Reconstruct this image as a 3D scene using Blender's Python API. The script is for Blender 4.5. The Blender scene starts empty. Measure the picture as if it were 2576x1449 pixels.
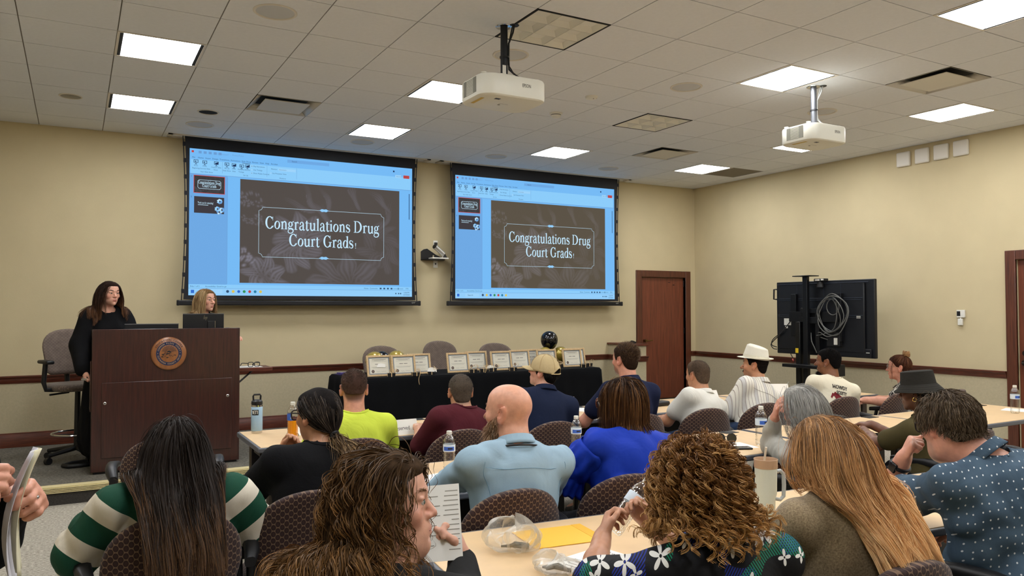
import bpy, bmesh, math, random
import numpy as np
from mathutils import Vector, Matrix, Euler

# ---------------------------------------------------------------- camera, world, exposure
scene = bpy.context.scene
COL = scene.collection
R = math.radians
PI = math.pi
random.seed(4)
cam_d = bpy.data.cameras.new('camera')
cam_d.sensor_width = 36.0
cam_d.lens = 1951.5 / 2576 * 36
cam_d.clip_start = 0.05
cam = bpy.data.objects.new('camera', cam_d)
COL.objects.link(cam)
cam.matrix_world = (Matrix.Translation((0, 0, 1.605)) @ Matrix.Rotation(R(-29.364), 4, 'Z')
                    @ Matrix.Rotation(R(90 + 1.588), 4, 'X') @ Matrix.Rotation(R(-0.106), 4, 'Z'))
scene.camera = cam
world = bpy.data.worlds.new('world')
scene.world = world
world.use_nodes = True
world.node_tree.nodes['Background'].inputs[0].default_value = (0.80, 0.86, 1.0, 1)
world.node_tree.nodes['Background'].inputs[1].default_value = 0.02
scene.view_settings.view_transform = 'Standard'
scene.view_settings.look = 'None'
scene.view_settings.gamma = 1.0
scene.view_settings.exposure = 0.0
scene.view_settings.use_curve_mapping = False
LAMP = 28.5        # radiance of a lit ceiling panel
SCREEN = 0.95      # radiance of a white pixel on the screens

# ---------------------------------------------------------------- helpers
def S(r, g, b):
    def f(v):
        v /= 255.0
        return v / 12.92 if v <= 0.04045 else ((v + 0.055) / 1.055) ** 2.4
    return (f(r), f(g), f(b), 1.0)

MATS = {}
def new_mat(name):
    m = bpy.data.materials.new(name)
    m.use_nodes = True
    nt = m.node_tree
    b = nt.nodes['Principled BSDF']
    return m, nt, b
def N(nt, typ, **kw):
    n = nt.nodes.new(typ)
    for k, v in kw.items():
        setattr(n, k, v)
    return n
def ramp(nt, stops, interp='LINEAR'):
    n = nt.nodes.new('ShaderNodeValToRGB')
    cr = n.color_ramp
    cr.interpolation = interp
    while len(cr.elements) < len(stops):
        cr.elements.new(0.5)
    for e, (p, c) in zip(cr.elements, stops):
        e.position = p
        e.color = c
    return n
def scl(c, k):
    return (min(1, c[0] * k), min(1, c[1] * k), min(1, c[2] * k), 1)
def M(name, col, rough=0.5, metal=0.0, vary=0.0, vscale=8.0, bump=0.0, bscale=60.0, trans=0.0, ior=1.45,
      spec=0.5, stretch=(1, 1, 1), sheen=0.0, coat=0.0, sss=0.0):
    if name in MATS:
        return MATS[name]
    m, nt, b = new_mat(name)
    b.inputs['Base Color'].default_value = col
    b.inputs['Roughness'].default_value = rough
    b.inputs['Metallic'].default_value = metal
    b.inputs['Specular IOR Level'].default_value = spec
    b.inputs['IOR'].default_value = ior
    b.inputs['Transmission Weight'].default_value = trans
    b.inputs['Sheen Weight'].default_value = sheen
    b.inputs['Coat Weight'].default_value = coat
    if sss:
        b.inputs['Subsurface Weight'].default_value = sss
        b.inputs['Subsurface Radius'].default_value = (1.0, 0.35, 0.2)
        b.inputs['Subsurface Scale'].default_value = 0.006
    if vary or bump:
        tc = N(nt, 'ShaderNodeTexCoord')
        mp = N(nt, 'ShaderNodeMapping')
        mp.inputs['Scale'].default_value = stretch
        nt.links.new(tc.outputs['Object'], mp.inputs[0])
    if vary:
        nz = N(nt, 'ShaderNodeTexNoise')
        nz.inputs['Scale'].default_value = vscale
        nz.inputs['Detail'].default_value = 5
        nt.links.new(mp.outputs[0], nz.inputs['Vector'])
        rp = ramp(nt, [(0.3, scl(col, 1 - vary)), (0.7, scl(col, 1 + vary))])
        nt.links.new(nz.outputs[0], rp.inputs[0])
        nt.links.new(rp.outputs[0], b.inputs['Base Color'])
    if bump:
        nb = N(nt, 'ShaderNodeTexNoise')
        nb.inputs['Scale'].default_value = bscale
        nb.inputs['Detail'].default_value = 4
        nt.links.new(mp.outputs[0], nb.inputs['Vector'])
        bp = N(nt, 'ShaderNodeBump')
        bp.inputs['Strength'].default_value = bump
        bp.inputs['Distance'].default_value = 0.01
        nt.links.new(nb.outputs[0], bp.inputs['Height'])
        nt.links.new(bp.outputs[0], b.inputs['Normal'])
    MATS[name] = m
    return m
def ME(name, col, strength):
    if name in MATS:
        return MATS[name]
    m, nt, b = new_mat(name)
    b.inputs['Base Color'].default_value = (0, 0, 0, 1)
    b.inputs['Specular IOR Level'].default_value = 0.1
    b.inputs['Roughness'].default_value = 0.6
    b.inputs['Emission Color'].default_value = col
    b.inputs['Emission Strength'].default_value = strength
    MATS[name] = m
    return m
def Mwood(name, c1, c2, stretch=(18, 18, 1.2), rough=0.35, coat=0.2):
    if name in MATS:
        return MATS[name]
    m, nt, b = new_mat(name)
    tc = N(nt, 'ShaderNodeTexCoord')
    mp = N(nt, 'ShaderNodeMapping')
    mp.inputs['Scale'].default_value = stretch
    nz = N(nt, 'ShaderNodeTexNoise')
    nz.inputs['Scale'].default_value = 3.0
    nz.inputs['Detail'].default_value = 8
    nz.inputs['Distortion'].default_value = 0.6
    rp = ramp(nt, [(0.3, c1), (0.72, c2)])
    nt.links.new(tc.outputs['Object'], mp.inputs[0])
    nt.links.new(mp.outputs[0], nz.inputs['Vector'])
    nt.links.new(nz.outputs[0], rp.inputs[0])
    nt.links.new(rp.outputs[0], b.inputs['Base Color'])
    b.inputs['Roughness'].default_value = rough
    b.inputs['Coat Weight'].default_value = coat
    b.inputs['Coat Roughness'].default_value = 0.25
    MATS[name] = m
    return m

class MB:
    def __init__(s):
        s.v = []
        s.f = []
    def add(s, vs, fs, mat=None):
        o = len(s.v)
        if mat is not None:
            vs = [mat @ Vector(v) for v in vs]
        s.v += [tuple(v) for v in vs]
        s.f += [tuple(i + o for i in f) for f in fs]
        return s
    def bx(s, x0, x1, y0, y1, z0, z1, mat=None):
        vs = [(x0, y0, z0), (x1, y0, z0), (x1, y1, z0), (x0, y1, z0), (x0, y0, z1), (x1, y0, z1), (x1, y1, z1), (x0, y1, z1)]
        return s.add(vs, [(3, 2, 1, 0), (4, 5, 6, 7), (0, 1, 5, 4), (1, 2, 6, 5), (2, 3, 7, 6), (3, 0, 4, 7)], mat)
    def box(s, c, d, mat=None):
        return s.bx(c[0] - d[0] / 2, c[0] + d[0] / 2, c[1] - d[1] / 2, c[1] + d[1] / 2, c[2] - d[2] / 2, c[2] + d[2] / 2, mat)
    def tube(s, pts, r, n=8, closed=False, caps=True, mat=None):
        pts = [Vector(p) for p in pts]
        k = len(pts)
        rs = r if isinstance(r, (list, tuple)) else [r] * k
        vs, fs = [], []
        up = None
        for i, p in enumerate(pts):
            if closed:
                t = pts[(i + 1) % k] - pts[i - 1]
            else:
                t = pts[min(i + 1, k - 1)] - pts[max(i - 1, 0)]
            if t.length < 1e-9:
                t = Vector((0, 0, 1))
            t.normalize()
            if up is None:
                a = Vector((0, 0, 1)) if abs(t.z) < 0.9 else Vector((1, 0, 0))
                up = t.cross(a).normalized()
            up = (up - t * up.dot(t))
            up = up.normalized() if up.length > 1e-6 else t.orthogonal().normalized()
            w = t.cross(up)
            for j in range(n):
                a = 2 * PI * j / n
                vs.append(p + (up * math.cos(a) + w * math.sin(a)) * rs[i])
        m = k if closed else k - 1
        for i in range(m):
            i2 = (i + 1) % k
            for j in range(n):
                j2 = (j + 1) % n
                fs.append((i * n + j, i * n + j2, i2 * n + j2, i2 * n + j))
        if caps and not closed:
            fs.append(tuple(reversed(range(n))))
            fs.append(tuple((k - 1) * n + j for j in range(n)))
        return s.add(vs, fs, mat)
    def cyl(s, a, b, r0, r1=None, n=16, mat=None):
        return s.tube([a, b], [r0, r0 if r1 is None else r1], n, mat=mat)
    def lathe(s, prof, n=24, mat=None, arc=2 * PI):
        vs, fs = [], []
        k = len(prof)
        full = arc > 6.28
        m = n if full else n + 1
        for j in range(m):
            a = arc * j / n
            for (r, z) in prof:
                vs.append((r * math.cos(a), r * math.sin(a), z))
        for j in range(n):
            j2 = (j + 1) % m
            for i in range(k - 1):
                fs.append((j * k + i, j2 * k + i, j2 * k + i + 1, j * k + i + 1))
        return s.add(vs, fs, mat)
    def ell(s, c, r, nu=16, nv=10, mat=None):
        prof = []
        for i in range(nv + 1):
            t = -PI / 2 + PI * i / nv
            prof.append((max(1e-5, math.cos(t)), math.sin(t)))
        mm = Matrix.Translation(c) @ Matrix.Diagonal((r[0], r[1], r[2], 1))
        return s.lathe(prof, nu, (mat @ mm) if mat is not None else mm)
    def prism(s, poly, d, mat=None):
        n = len(poly)
        vs = [(x, y, 0) for x, y in poly] + [(x, y, d) for x, y in poly]
        fs = [tuple(reversed(range(n))), tuple(range(n, 2 * n))]
        fs += [(i, (i + 1) % n, n + (i + 1) % n, n + i) for i in range(n)]
        return s.add(vs, fs, mat)
    def flat(s, poly, z=0.0, mat=None):
        return s.add([(x, y, z) for x, y in poly], [tuple(range(len(poly)))], mat)
    def grid(s, fn, nu, nv, mat=None, closed_u=False):
        vs = [fn(i / nu, j / nv) for j in range(nv + 1) for i in range(nu + (0 if closed_u else 1))]
        w = nu if closed_u else nu + 1
        fs = [(j * w + i, j * w + (i + 1) % w, (j + 1) * w + (i + 1) % w, (j + 1) * w + i) for j in range(nv) for i in range(nu)]
        return s.add(vs, fs, mat)
    def mesh(s, name, mat):
        me = bpy.data.meshes.new(name)
        me.from_pydata(s.v, [], s.f)
        if mat is not None:
            me.materials.append(mat)
        me.update()
        return me
    def build(s, name, mat, parent=None, loc=(0, 0, 0), rot=(0, 0, 0), bevel=0.0, smooth=38, seg=2, solid=0.0, sub=0):
        me = s.mesh(name, mat)
        if smooth:
            me.shade_smooth()
            me.set_sharp_from_angle(angle=R(smooth))
        return obj(name, me, parent, loc, rot, bevel, seg, solid, sub)
def obj(name, me, parent=None, loc=(0, 0, 0), rot=(0, 0, 0), bevel=0.0, seg=2, solid=0.0, sub=0):
    o = bpy.data.objects.new(name, me)
    COL.objects.link(o)
    o.location = loc
    o.rotation_euler = rot
    if parent:
        o.parent = parent
    if solid:
        md = o.modifiers.new('solid', 'SOLIDIFY')
        md.thickness = solid
        md.offset = 0
    if sub:
        md = o.modifiers.new('sub', 'SUBSURF')
        md.levels = sub
        md.render_levels = sub
    if bevel:
        md = o.modifiers.new('bevel', 'BEVEL')
        md.width = bevel
        md.segments = seg
        md.limit_method = 'ANGLE'
        md.angle_limit = R(40)
    return o
def tag(o, label, cat, group=None):
    o['label'] = label
    o['category'] = cat
    if group:
        o['group'] = group
    return o
def thing(name, label, cat, loc=(0, 0, 0), rz=0.0, group=None):
    o = bpy.data.objects.new(name, None)
    o.empty_display_size = 0.1
    COL.objects.link(o)
    o.location = loc
    o.rotation_euler = (0, 0, rz)
    return tag(o, label, cat, group)
def struct(o):
    o['kind'] = 'structure'
    return o
KIDS = {}
def dup(root, loc, rz=None, label=None, group=None):
    r = root.copy()
    COL.objects.link(r)
    r.location = loc
    if rz is not None:
        r.rotation_euler = (0, 0, rz)
    if label:
        r['label'] = label
    if group:
        r['group'] = group
    def rec(a, b):
        for ch in list(a.children):
            c = ch.copy()
            COL.objects.link(c)
            c.parent = b
            rec(ch, c)
    rec(root, r)
    return r
def XF(loc=(0, 0, 0), rot=(0, 0, 0), sc=(1, 1, 1)):
    return Matrix.Translation(loc) @ Euler(rot).to_matrix().to_4x4() @ Matrix.Diagonal((sc[0], sc[1], sc[2], 1))
def spl(pts, k=6):
    p = [Vector(q) for q in pts]
    out = []
    for i in range(len(p) - 1):
        a, b, c, d = p[max(0, i - 1)], p[i], p[i + 1], p[min(len(p) - 1, i + 2)]
        for j in range(k):
            t = j / k
            out.append(.5 * ((2 * b) + (c - a) * t + (2 * a - 5 * b + 4 * c - d) * t * t + (3 * b - a - 3 * c + d) * t ** 3))
    return [tuple(q) for q in out + [p[-1]]]
_tc = {}
def text_geo(body):
    if body not in _tc:
        cu = bpy.data.curves.new('t', 'FONT')
        cu.body = body
        cu.resolution_u = 2
        cu.align_x = 'CENTER'
        cu.align_y = 'CENTER'
        ob = bpy.data.objects.new('t', cu)
        COL.objects.link(ob)
        dg = bpy.context.evaluated_depsgraph_get()
        me = ob.evaluated_get(dg).to_mesh()
        vs = [tuple(v.co) for v in me.vertices]
        fs = [tuple(p.vertices) for p in me.polygons]
        ob.evaluated_get(dg).to_mesh_clear()
        bpy.data.objects.remove(ob)
        bpy.data.curves.remove(cu)
        xs = [v[0] for v in vs] or [0]
        _tc[body] = (vs, fs, min(xs), max(xs))
    return _tc[body]
def text_into(mb, body, size, mat, width=None, align='C'):
    vs, fs, a, b = text_geo(body)
    kx = size
    if width:
        kx = width / max(1e-6, b - a)
    off = -(a + b) / 2 if align == 'C' else (-a if align == 'L' else -b)
    mb.add([((x + off) * kx, y * size, z) for x, y, z in vs], fs, mat)
FACE_NEG_Y = Euler((R(90), 0, 0)).to_matrix().to_4x4()      # text plane x->x, y->z, normal -> -Y

# ---------------------------------------------------------------- materials of the room
m_wall = M('wall_paint', S(202, 187, 150), 0.85, vary=0.03, vscale=3, bump=0.10, bscale=160)
m_wall2 = M('wainscot_covering', S(184, 172, 142), 0.88, vary=0.05, vscale=40, bump=0.14, bscale=120)
m_tile = M('ceiling_tile', S(224, 226, 230), 0.95, vary=0.02, vscale=30, bump=0.12, bscale=220)
m_bar = M('ceiling_grid_shaded', S(128, 122, 112), 0.8)  # darker than the tiles: the shadow lines between them painted as grid colour
m_wood = Mwood('mahogany_trim', S(66, 28, 18), S(112, 52, 32), stretch=(2.0, 2.0, 30))
m_door = Mwood('door_veneer', S(92, 44, 28), S(128, 66, 42), stretch=(26, 26, 1.0), rough=0.42)
m_frame = Mwood('door_casing', S(66, 32, 20), S(104, 56, 36), stretch=(26, 26, 1.2))
m_black = M('black_plastic', S(22, 22, 24), 0.45)
m_blackm = M('black_metal', S(20, 21, 24), 0.38, metal=0.3)
m_white = M('white_plastic', S(226, 224, 214), 0.4)
m_chrome = M('chrome', S(200, 200, 200), 0.15, metal=1)
m_paper = M('paper', S(240, 238, 230), 0.8)
m_ink = M('ink', S(40, 38, 40), 0.8)

def carpet(name, c1, c2, c3, sc):
    m, nt, b = new_mat(name)
    tc = N(nt, 'ShaderNodeTexCoord')
    mp = N(nt, 'ShaderNodeMapping')
    mp.inputs['Scale'].default_value = (1.0, 2.4, 1)
    nz = N(nt, 'ShaderNodeTexNoise')
    nz.inputs['Scale'].default_value = sc
    nz.inputs['Detail'].default_value = 6
    nz.inputs['Roughness'].default_value = 0.75
    rp = ramp(nt, [(0.36, c1), (0.5, c2), (0.64, c3)])
    nt.links.new(tc.outputs['Object'], mp.inputs[0])
    nt.links.new(mp.outputs[0], nz.inputs['Vector'])
    nt.links.new(nz.outputs[0], rp.inputs[0])
    nt.links.new(rp.outputs[0], b.inputs['Base Color'])
    bp = N(nt, 'ShaderNodeBump')
    bp.inputs['Strength'].default_value = 0.6
    bp.inputs['Distance'].default_value = 0.006
    nt.links.new(nz.outputs[0], bp.inputs['Height'])
    nt.links.new(bp.outputs[0], b.inputs['Normal'])
    b.inputs['Roughness'].default_value = 0.95
    b.inputs['Specular IOR Level'].default_value = 0.1
    return m
m_carpet = carpet('carpet', S(120, 114, 103), S(168, 161, 147), S(212, 205, 190), 48)
m_carpet2 = carpet('stage_carpet', S(74, 71, 65), S(108, 104, 95), S(144, 139, 127), 52)

# ---------------------------------------------------------------- room shell
XL, XR, YB, YF, ZC, ST = -2.8, 9.05, -3.2, 9.83, 3.625, 0.149
SE = 7.46                                      # front edge of the stage
struct(MB().bx(XL - .1, XR + .1, YB - .1, YF + .1, -0.1, 0).build('floor', m_carpet))
stage = struct(MB().bx(XL, XR, SE, YF, 0.001, ST).build('floor_stage', m_carpet2))
m_riser = M('riser_vinyl', S(52, 48, 44), 0.7, vary=0.35, vscale=60, bump=0.5, bscale=90, stretch=(1, 1, 2))
MB().bx(XL, XR, SE - 0.012, SE, 0.001, ST - 0.03).build('riser_facing', m_riser, stage)
m_nose = M('nosing_strip', S(214, 200, 150), 0.45)
MB().bx(XL, XR, SE - 0.03, SE + 0.055, ST - 0.002, ST + 0.008).build('nosing', m_nose, stage, bevel=0.003)
for i in range(4):
    MB().bx(XL, XR, SE - 0.032 - 0.002 * i, SE - 0.012, ST - 0.048 + 0.0125 * i, ST - 0.040 + 0.0125 * i).build('nosing_rib', m_nose, stage, bevel=0.002)
RAIL = 0.905
def wall(name, x0, x1, y0, y1):
    return struct(MB().bx(x0, x1, y0, y1, 0, ZC + 0.4).build(name, m_wall))
# front wall with the opening of door 1 ; right wall with the opening of door 2
D1 = (7.91, 8.83, ST, 2.125)                   # x0 x1 z0 z1
D2 = (3.85, 4.73, 0.0, 2.145)                  # y0 y1 z0 z1
wf = MB()
wf.bx(XL - .12, D1[0], YF, YF + .12, 0, ZC + .4).bx(D1[1], XR + .12, YF, YF + .12, 0, ZC + .4).bx(D1[0], D1[1], YF, YF + .12, D1[3], ZC + .4)
wf.bx(D1[0], D1[1], YF + .10, YF + .12, 0, D1[3])
wf = struct(wf.build('wall_front', m_wall, smooth=0))
wr = MB()
wr.bx(XR, XR + .12, YB - .12, D2[0], 0, ZC + .4).bx(XR, XR + .12, D2[1], YF, 0, ZC + .4).bx(XR, XR + .12, D2[0], D2[1], D2[3], ZC + .4)
wr.bx(XR + .10, XR + .12, D2[0], D2[1], 0, D2[3])
wr = struct(wr.build('wall_right', m_wall, smooth=0))
wall('wall_left', XL - .12, XL, YB - .12, YF)
wall('wall_back', XL, XR, YB - .12, YB)
# wainscot covering below the rail
MB().bx(XL, 7.80, YF - 0.004, YF, ST, RAIL - 0.04).build('wainscot', m_wall2, wf, smooth=0)
MB().bx(8.94, XR, YF - 0.004, YF, ST, RAIL - 0.04).build('wainscot', m_wall2, wf, smooth=0)
MB().bx(XR - 0.004, XR, 4.84, YF, 0.0, RAIL - 0.04).build('wainscot', m_wall2, wr, smooth=0)
MB().bx(XR - 0.004, XR, YB, 3.74, 0.0, RAIL - 0.04).build('wainscot', m_wall2, wr, smooth=0)
# chair rail profile (depth, height)
RP = [(0, -0.082), (0.012, -0.082), (0.016, -0.066), (0.022, -0.058), (0.022, -0.034), (0.034, -0.022), (0.042, -0.012), (0.042, 0.0), (0, 0.0)]
def rail_x(name, x0, x1, y, top, prof=RP):
    return struct(MB().prism(prof, x1 - x0, XF((x0, y, top)) @ Matrix(((0, 0, 1, 0), (-1, 0, 0, 0), (0, 1, 0, 0), (0, 0, 0, 1)))).build(name, m_wood, bevel=0.002))
def rail_y(name, y0, y1, x, top, prof=RP):
    return struct(MB().prism(prof, y1 - y0, XF((x, y0, top)) @ Matrix(((-1, 0, 0, 0), (0, 0, 1, 0), (0, 1, 0, 0), (0, 0, 0, 1)))).build(name, m_wood, bevel=0.002))
rail_x('trim_1', XL, 7.25, YF, RAIL + 0.003)
rail_x('trim_2', 8.94, XR, YF, RAIL + 0.003)
rail_y('trim_3', 4.845, YF, XR, RAIL + 0.003)
rail_y('trim_4', YB, 3.735, XR, RAIL + 0.003)
BP = [(0, 0), (0.022, 0), (0.022, 0.115), (0.012, 0.135), (0.012, 0.15), (0, 0.155)]
rail_x('baseboard_front', XL, 7.25, YF, ST, BP)
rail_y('baseboard_right', 4.845, SE, XR, 0, BP)
# half wall beside door 1
hw = struct(MB().bx(7.25, 7.45, 9.15, YF, ST, 1.06).build('wall_partition', m_wall2))
MB().bx(7.225, 7.475, 9.12, YF, 1.06, 1.09).build('cap_board', m_wood, hw, bevel=0.006)
rail_y('trim_5', 9.15, YF, 7.25, RAIL + 0.003)
struct(MB().prism(RP, 0.26, XF((7.21, 9.15, RAIL + .003)) @ Matrix(((0, 0, 1, 0), (-1, 0, 0, 0), (0, 1, 0, 0), (0, 0, 0, 1)))).build('trim_6', m_wood, bevel=0.002))
struct(MB().prism(RP, 0.68, XF((7.45, 9.15, RAIL + .003)) @ Matrix(((1, 0, 0, 0), (0, 0, 1, 0), (0, 1, 0, 0), (0, 0, 0, 1)))).build('trim_7', m_wood, bevel=0.002))
# corner pilaster strip at the right end of the front wall
# door 1 on the front wall
d1 = struct(MB().bx(D1[0] + .004, D1[1] - .004, YF + 0.035, YF + 0.08, D1[2] + .006, D1[3] - .004).build('door_1', m_door, bevel=0.002))
for (a, b, z0, z1) in ((7.80, 7.91, ST, 2.232), (8.83, 8.94, ST, 2.232)):
    MB().bx(a, b, YF - .02, YF + .02, z0, z1).build('door_casing', m_frame, d1, bevel=0.006)
MB().bx(7.91, 8.83, YF - .02, YF + .02, 2.125, 2.232).build('door_casing', m_frame, d1, bevel=0.006)
for x in (7.90, 8.83):
    MB().bx(x, x + .012, YF - .012, YF + .09, ST, 2.13).build('door_stop', m_frame, d1)
m_brass = M('brass', S(120, 100, 60), 0.3, metal=1)
MB().cyl((7.99, YF + .035, ST + .95), (7.99, YF - .03, ST + .95), .022, n=14).tube([(7.99, YF - .03, ST + .95), (8.03, YF - .035, ST + .95), (8.11, YF - .035, ST + .955)], .009).build('door_handle', m_brass, d1)
for z in (0.35, 1.1, 1.88):
    MB().cyl((8.828, YF + .03, ST + z - .05), (8.828, YF + .03, ST + z + .05), .008, n=8).build('hinge', m_blackm, d1)
MB().bx(8.50, 8.515, YF + .03, YF + .036, 2.04, 2.05).bx(8.525, 8.54, YF + .03, YF + .036, 2.04, 2.05).bx(8.60, 8.615, YF + .03, YF + .036, 2.0, 2.01).bx(8.62, 8.632, YF + .03, YF + .036, 2.0, 2.01).build('screw_hole', m_black, d1)
# door 2 on the right wall
d2 = struct(MB().bx(XR + .035, XR + .08, D2[0] + .004, D2[1] - .004, .008, D2[3] - .004).build('door_2', m_door, bevel=0.002))
for (a, b) in ((3.74, 3.85), (4.73, 4.84)):
    MB().bx(XR - .02, XR + .02, a, b, 0, 2.25).build('door_casing', m_frame, d2, bevel=0.006)
MB().bx(XR - .02, XR + .02, 3.85, 4.73, 2.145, 2.25).build('door_casing', m_frame, d2, bevel=0.006)
m_bronze = M('dark_bronze', S(48, 42, 38), 0.35, metal=0.7)
MB().cyl((XR + .035, 4.66, 1.01), (XR - .005, 4.66, 1.01), .032, n=18).tube([(XR - .005, 4.66, 1.01), (XR - .05, 4.66, 1.01), (XR - .055, 4.62, 1.01), (XR - .055, 4.55, 1.008)], .011).build('door_handle', m_bronze, d2)
MB().cyl((XR + .035, 4.66, 1.115), (XR + .01, 4.66, 1.115), .03, n=18).build('deadbolt', m_bronze, d2)

# ---------------------------------------------------------------- ceiling: slab, tiles, lamps
T = 0.61
X0, Y0 = -0.368, 5.628
ceil = struct(MB().bx(XL - .1, XR + .1, YB - .1, YF + .1, ZC + 0.007, ZC + 0.2).build('ceiling', m_bar, smooth=0))
LIT = [(1, 1), (1, 4), (5, 1), (5, 4), (9, 4), (9, -2), (13, 4), (13, -2), (9, -5), (13, 1), (1, -2), (1, -5), (5, -5), (13, -5),
       (-3, -2), (1, -8), (5, -8), (9, -8), (13, -8), (5, -11), (9, -11), (13, -11)]  # leading one: unseen lamp added to brighten the left wall and ceiling
DARK = [(5, -2), (9, 1)]
GREY = [(14, 4)]  # darker panel: an unlit louvered light drawn as a plain tile
VENT = [(3, 3), (11, -3), (11, 3)]
SKIP = set(LIT + DARK + VENT)
def cell(c, r):
    x0, x1 = X0 + c * T, X0 + (c + 1) * T
    y0, y1 = Y0 + r * T, Y0 + (r + 1) * T
    return max(x0, XL), min(x1, XR), max(y0, YB), min(y1, YF)
def in_view(x, y):
    a = R(29.364)
    u = x * math.cos(a) - y * math.sin(a)
    d = x * math.sin(a) + y * math.cos(a)
    if d < 0.5:
        return False
    return abs(u / d) < 0.70 and (ZC - 1.605) / d < 0.44
tile_me = {}
rest = MB()
for c in range(-4, 16):
    for r in range(-15, 7):
        if (c, r) in SKIP:
            continue
        x0, x1, y0, y1 = cell(c, r)
        if x1 - x0 < 0.03 or y1 - y0 < 0.03:
            continue
        g = 0.004
        sx, sy = round(x1 - x0 - 2 * g, 3), round(y1 - y0 - 2 * g, 3)
        cx, cy = (x0 + x1) / 2, (y0 + y1) / 2
        if any(in_view(x, y) for x in (x0, x1) for y in (y0, y1)):
            dk = (c, r) in GREY
            key = (sx, sy, dk)
            if key not in tile_me:
                tile_me[key] = MB().bx(-sx / 2, sx / 2, -sy / 2, sy / 2, 0, 0.012).mesh('ceiling_tile', M('dark_tile', S(128, 120, 106), .95, bump=.1, bscale=200) if dk else m_tile)
            obj('ceiling_tile', tile_me[key], ceil, (cx, cy, ZC + (0.004 if dk else 0)))
        else:
            rest.bx(cx - sx / 2, cx + sx / 2, cy - sy / 2, cy + sy / 2, ZC, ZC + .012)
rest = rest.build('ceiling_tiles', m_tile, ceil, smooth=0)
rest['kind'] = 'stuff'
m_lamp = ME('lamp_diffuser', (0.985, 1.0, 1.03, 1), LAMP)
m_lframe = M('lamp_frame', S(214, 208, 196), 0.5)
m_dark = M('lamp_gap', S(26, 26, 27), 0.8)
def ring(mb, a, b, z0, z1):       # square ring between half sizes a (outer) and b (inner)
    for (x0, x1, y0, y1) in ((-a, a, -a, -b), (-a, a, b, a), (-a, -b, -b, b), (b, a, -b, b)):
        mb.bx(x0, x1, y0, y1, z0, z1)
    return mb
def lamp(c, r, label):
    t = thing('ceiling_light', label, 'ceiling light', (X0 + (c + .5) * T, Y0 + (r + .5) * T, ZC), group='square ceiling lights')
    ring(MB(), .305, .287, -0.004, 0.006).build('frame', m_lframe, t)
    for sx in (-1, 1):
        MB().bx(min(sx * .287, sx * .262), max(sx * .287, sx * .262), -.287, .287, -0.001, 0.004).build('side_gap', m_dark, t)
    MB().bx(-.262, .262, -.283, .283, -.002, .004).build('diffuser', m_lamp, t, smooth=0)
    return t
LNAME = {(1, 1): 'lit square ceiling light, nearer of the two at left', (1, 4): 'lit square ceiling light, farther of the two at left',
         (5, 1): 'lit square ceiling light half hidden by the nearer projector', (5, 4): 'lit square ceiling light above the left screen',
         (9, 4): 'lit square ceiling light above the right screen', (9, -2): 'lit square ceiling light beside the pole of the farther projector',
         (13, 4): 'lit square ceiling light nearest the far corner of the room', (13, -2): 'lit square ceiling light above the four white wall boxes',
         (9, -5): 'lit square ceiling light cut by the top right edge of the photo', (13, 1): 'lit ceiling light almost hidden behind the farther projector'}
for (c, r) in LIT:
    lamp(c, r, LNAME.get((c, r)) or ('lit square ceiling light outside the picture, %s row, %s' % ({-2: 'row of the projectors', -5: 'row before the camera', -8: 'row above the camera', -11: 'row behind the camera'}[r], {-3: 'added beyond the left edge to brighten that side', 1: 'leftmost', 5: 'second from left', 9: 'third from left', 13: 'by the right wall'}[c])))
m_louv = M('louver_white', S(226, 224, 214), 0.35)
for (c, r) in DARK:
    t = thing('louvered_ceiling_light', 'unlit nine-cell louvered ceiling light ' + ('beside the nearer projector pole' if c == 5 else 'between the two projectors'), 'ceiling light', (X0 + (c + .5) * T, Y0 + (r + .5) * T, ZC), group='unlit louvered lights')
    ring(MB(), .305, .29, -0.004, 0.006).build('frame', m_dark, t)
    for i in range(3):
        for j in range(3):
            a = .58 / 3
            mb = MB()
            b, zt = a / 2 - .034, 0.004
            h = a / 2 - .001
            pts = [(-h, -h, -.003), (h, -h, -.003), (h, h, -.003), (-h, h, -.003)]
            mids = [(-h + .012, -h + .012, .0), (h - .012, -h + .012, .0), (h - .012, h - .012, .0), (-h + .012, h - .012, .0)]
            top = [(-b, -b, zt), (b, -b, zt), (b, b, zt), (-b, b, zt)]
            vs = pts + mids + top
            fs = [(k, 4 + k, 4 + (k + 1) % 4, (k + 1) % 4) for k in range(4)] + [(4 + k, 8 + k, 8 + (k + 1) % 4, 4 + (k + 1) % 4) for k in range(4)] + [(8, 11, 10, 9)]
            # deep cell : the light body above the ceiling plane
            vs = [(x, y, z if k < 4 else (z + (.010 if k < 8 else .028))) for k, (x, y, z) in enumerate(vs)]
            mb.add(vs, fs)
            mb.build('louver_cell', m_louv, t, loc=((i - 1) * a, (j - 1) * a, 0))
m_vent = M('vent_white', S(206, 200, 188), 0.4)
for (c, r) in VENT:
    lb = {(3, 3): 'square panel air diffuser above the left screen', (11, -3): 'square panel air diffuser right of the farther projector', (11, 3): 'square panel air diffuser above the right screen'}[(c, r)]
    t = thing('air_vent', lb, 'air vent', (X0 + (c + .5) * T, Y0 + (r + .5) * T, ZC), group='ceiling air diffusers')
    mb = MB()
    for k in range(4):
        a = Matrix.Rotation(k * PI / 2, 4, 'Z')
        mb.add([(-.302, -.302, -.004), (.302, -.302, -.004), (.225, -.225, .05), (-.225, -.225, .05)], [(0, 3, 2, 1)], a)
    mb.build('cone', m_vent, t, solid=.002)
    MB().bx(-.26, .26, -.26, .26, .05, .055).build('throat', m_dark, t)
    MB().bx(-.215, .215, -.215, .215, -.012, -.004).build('plaque', m_vent, t, bevel=.003)
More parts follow.
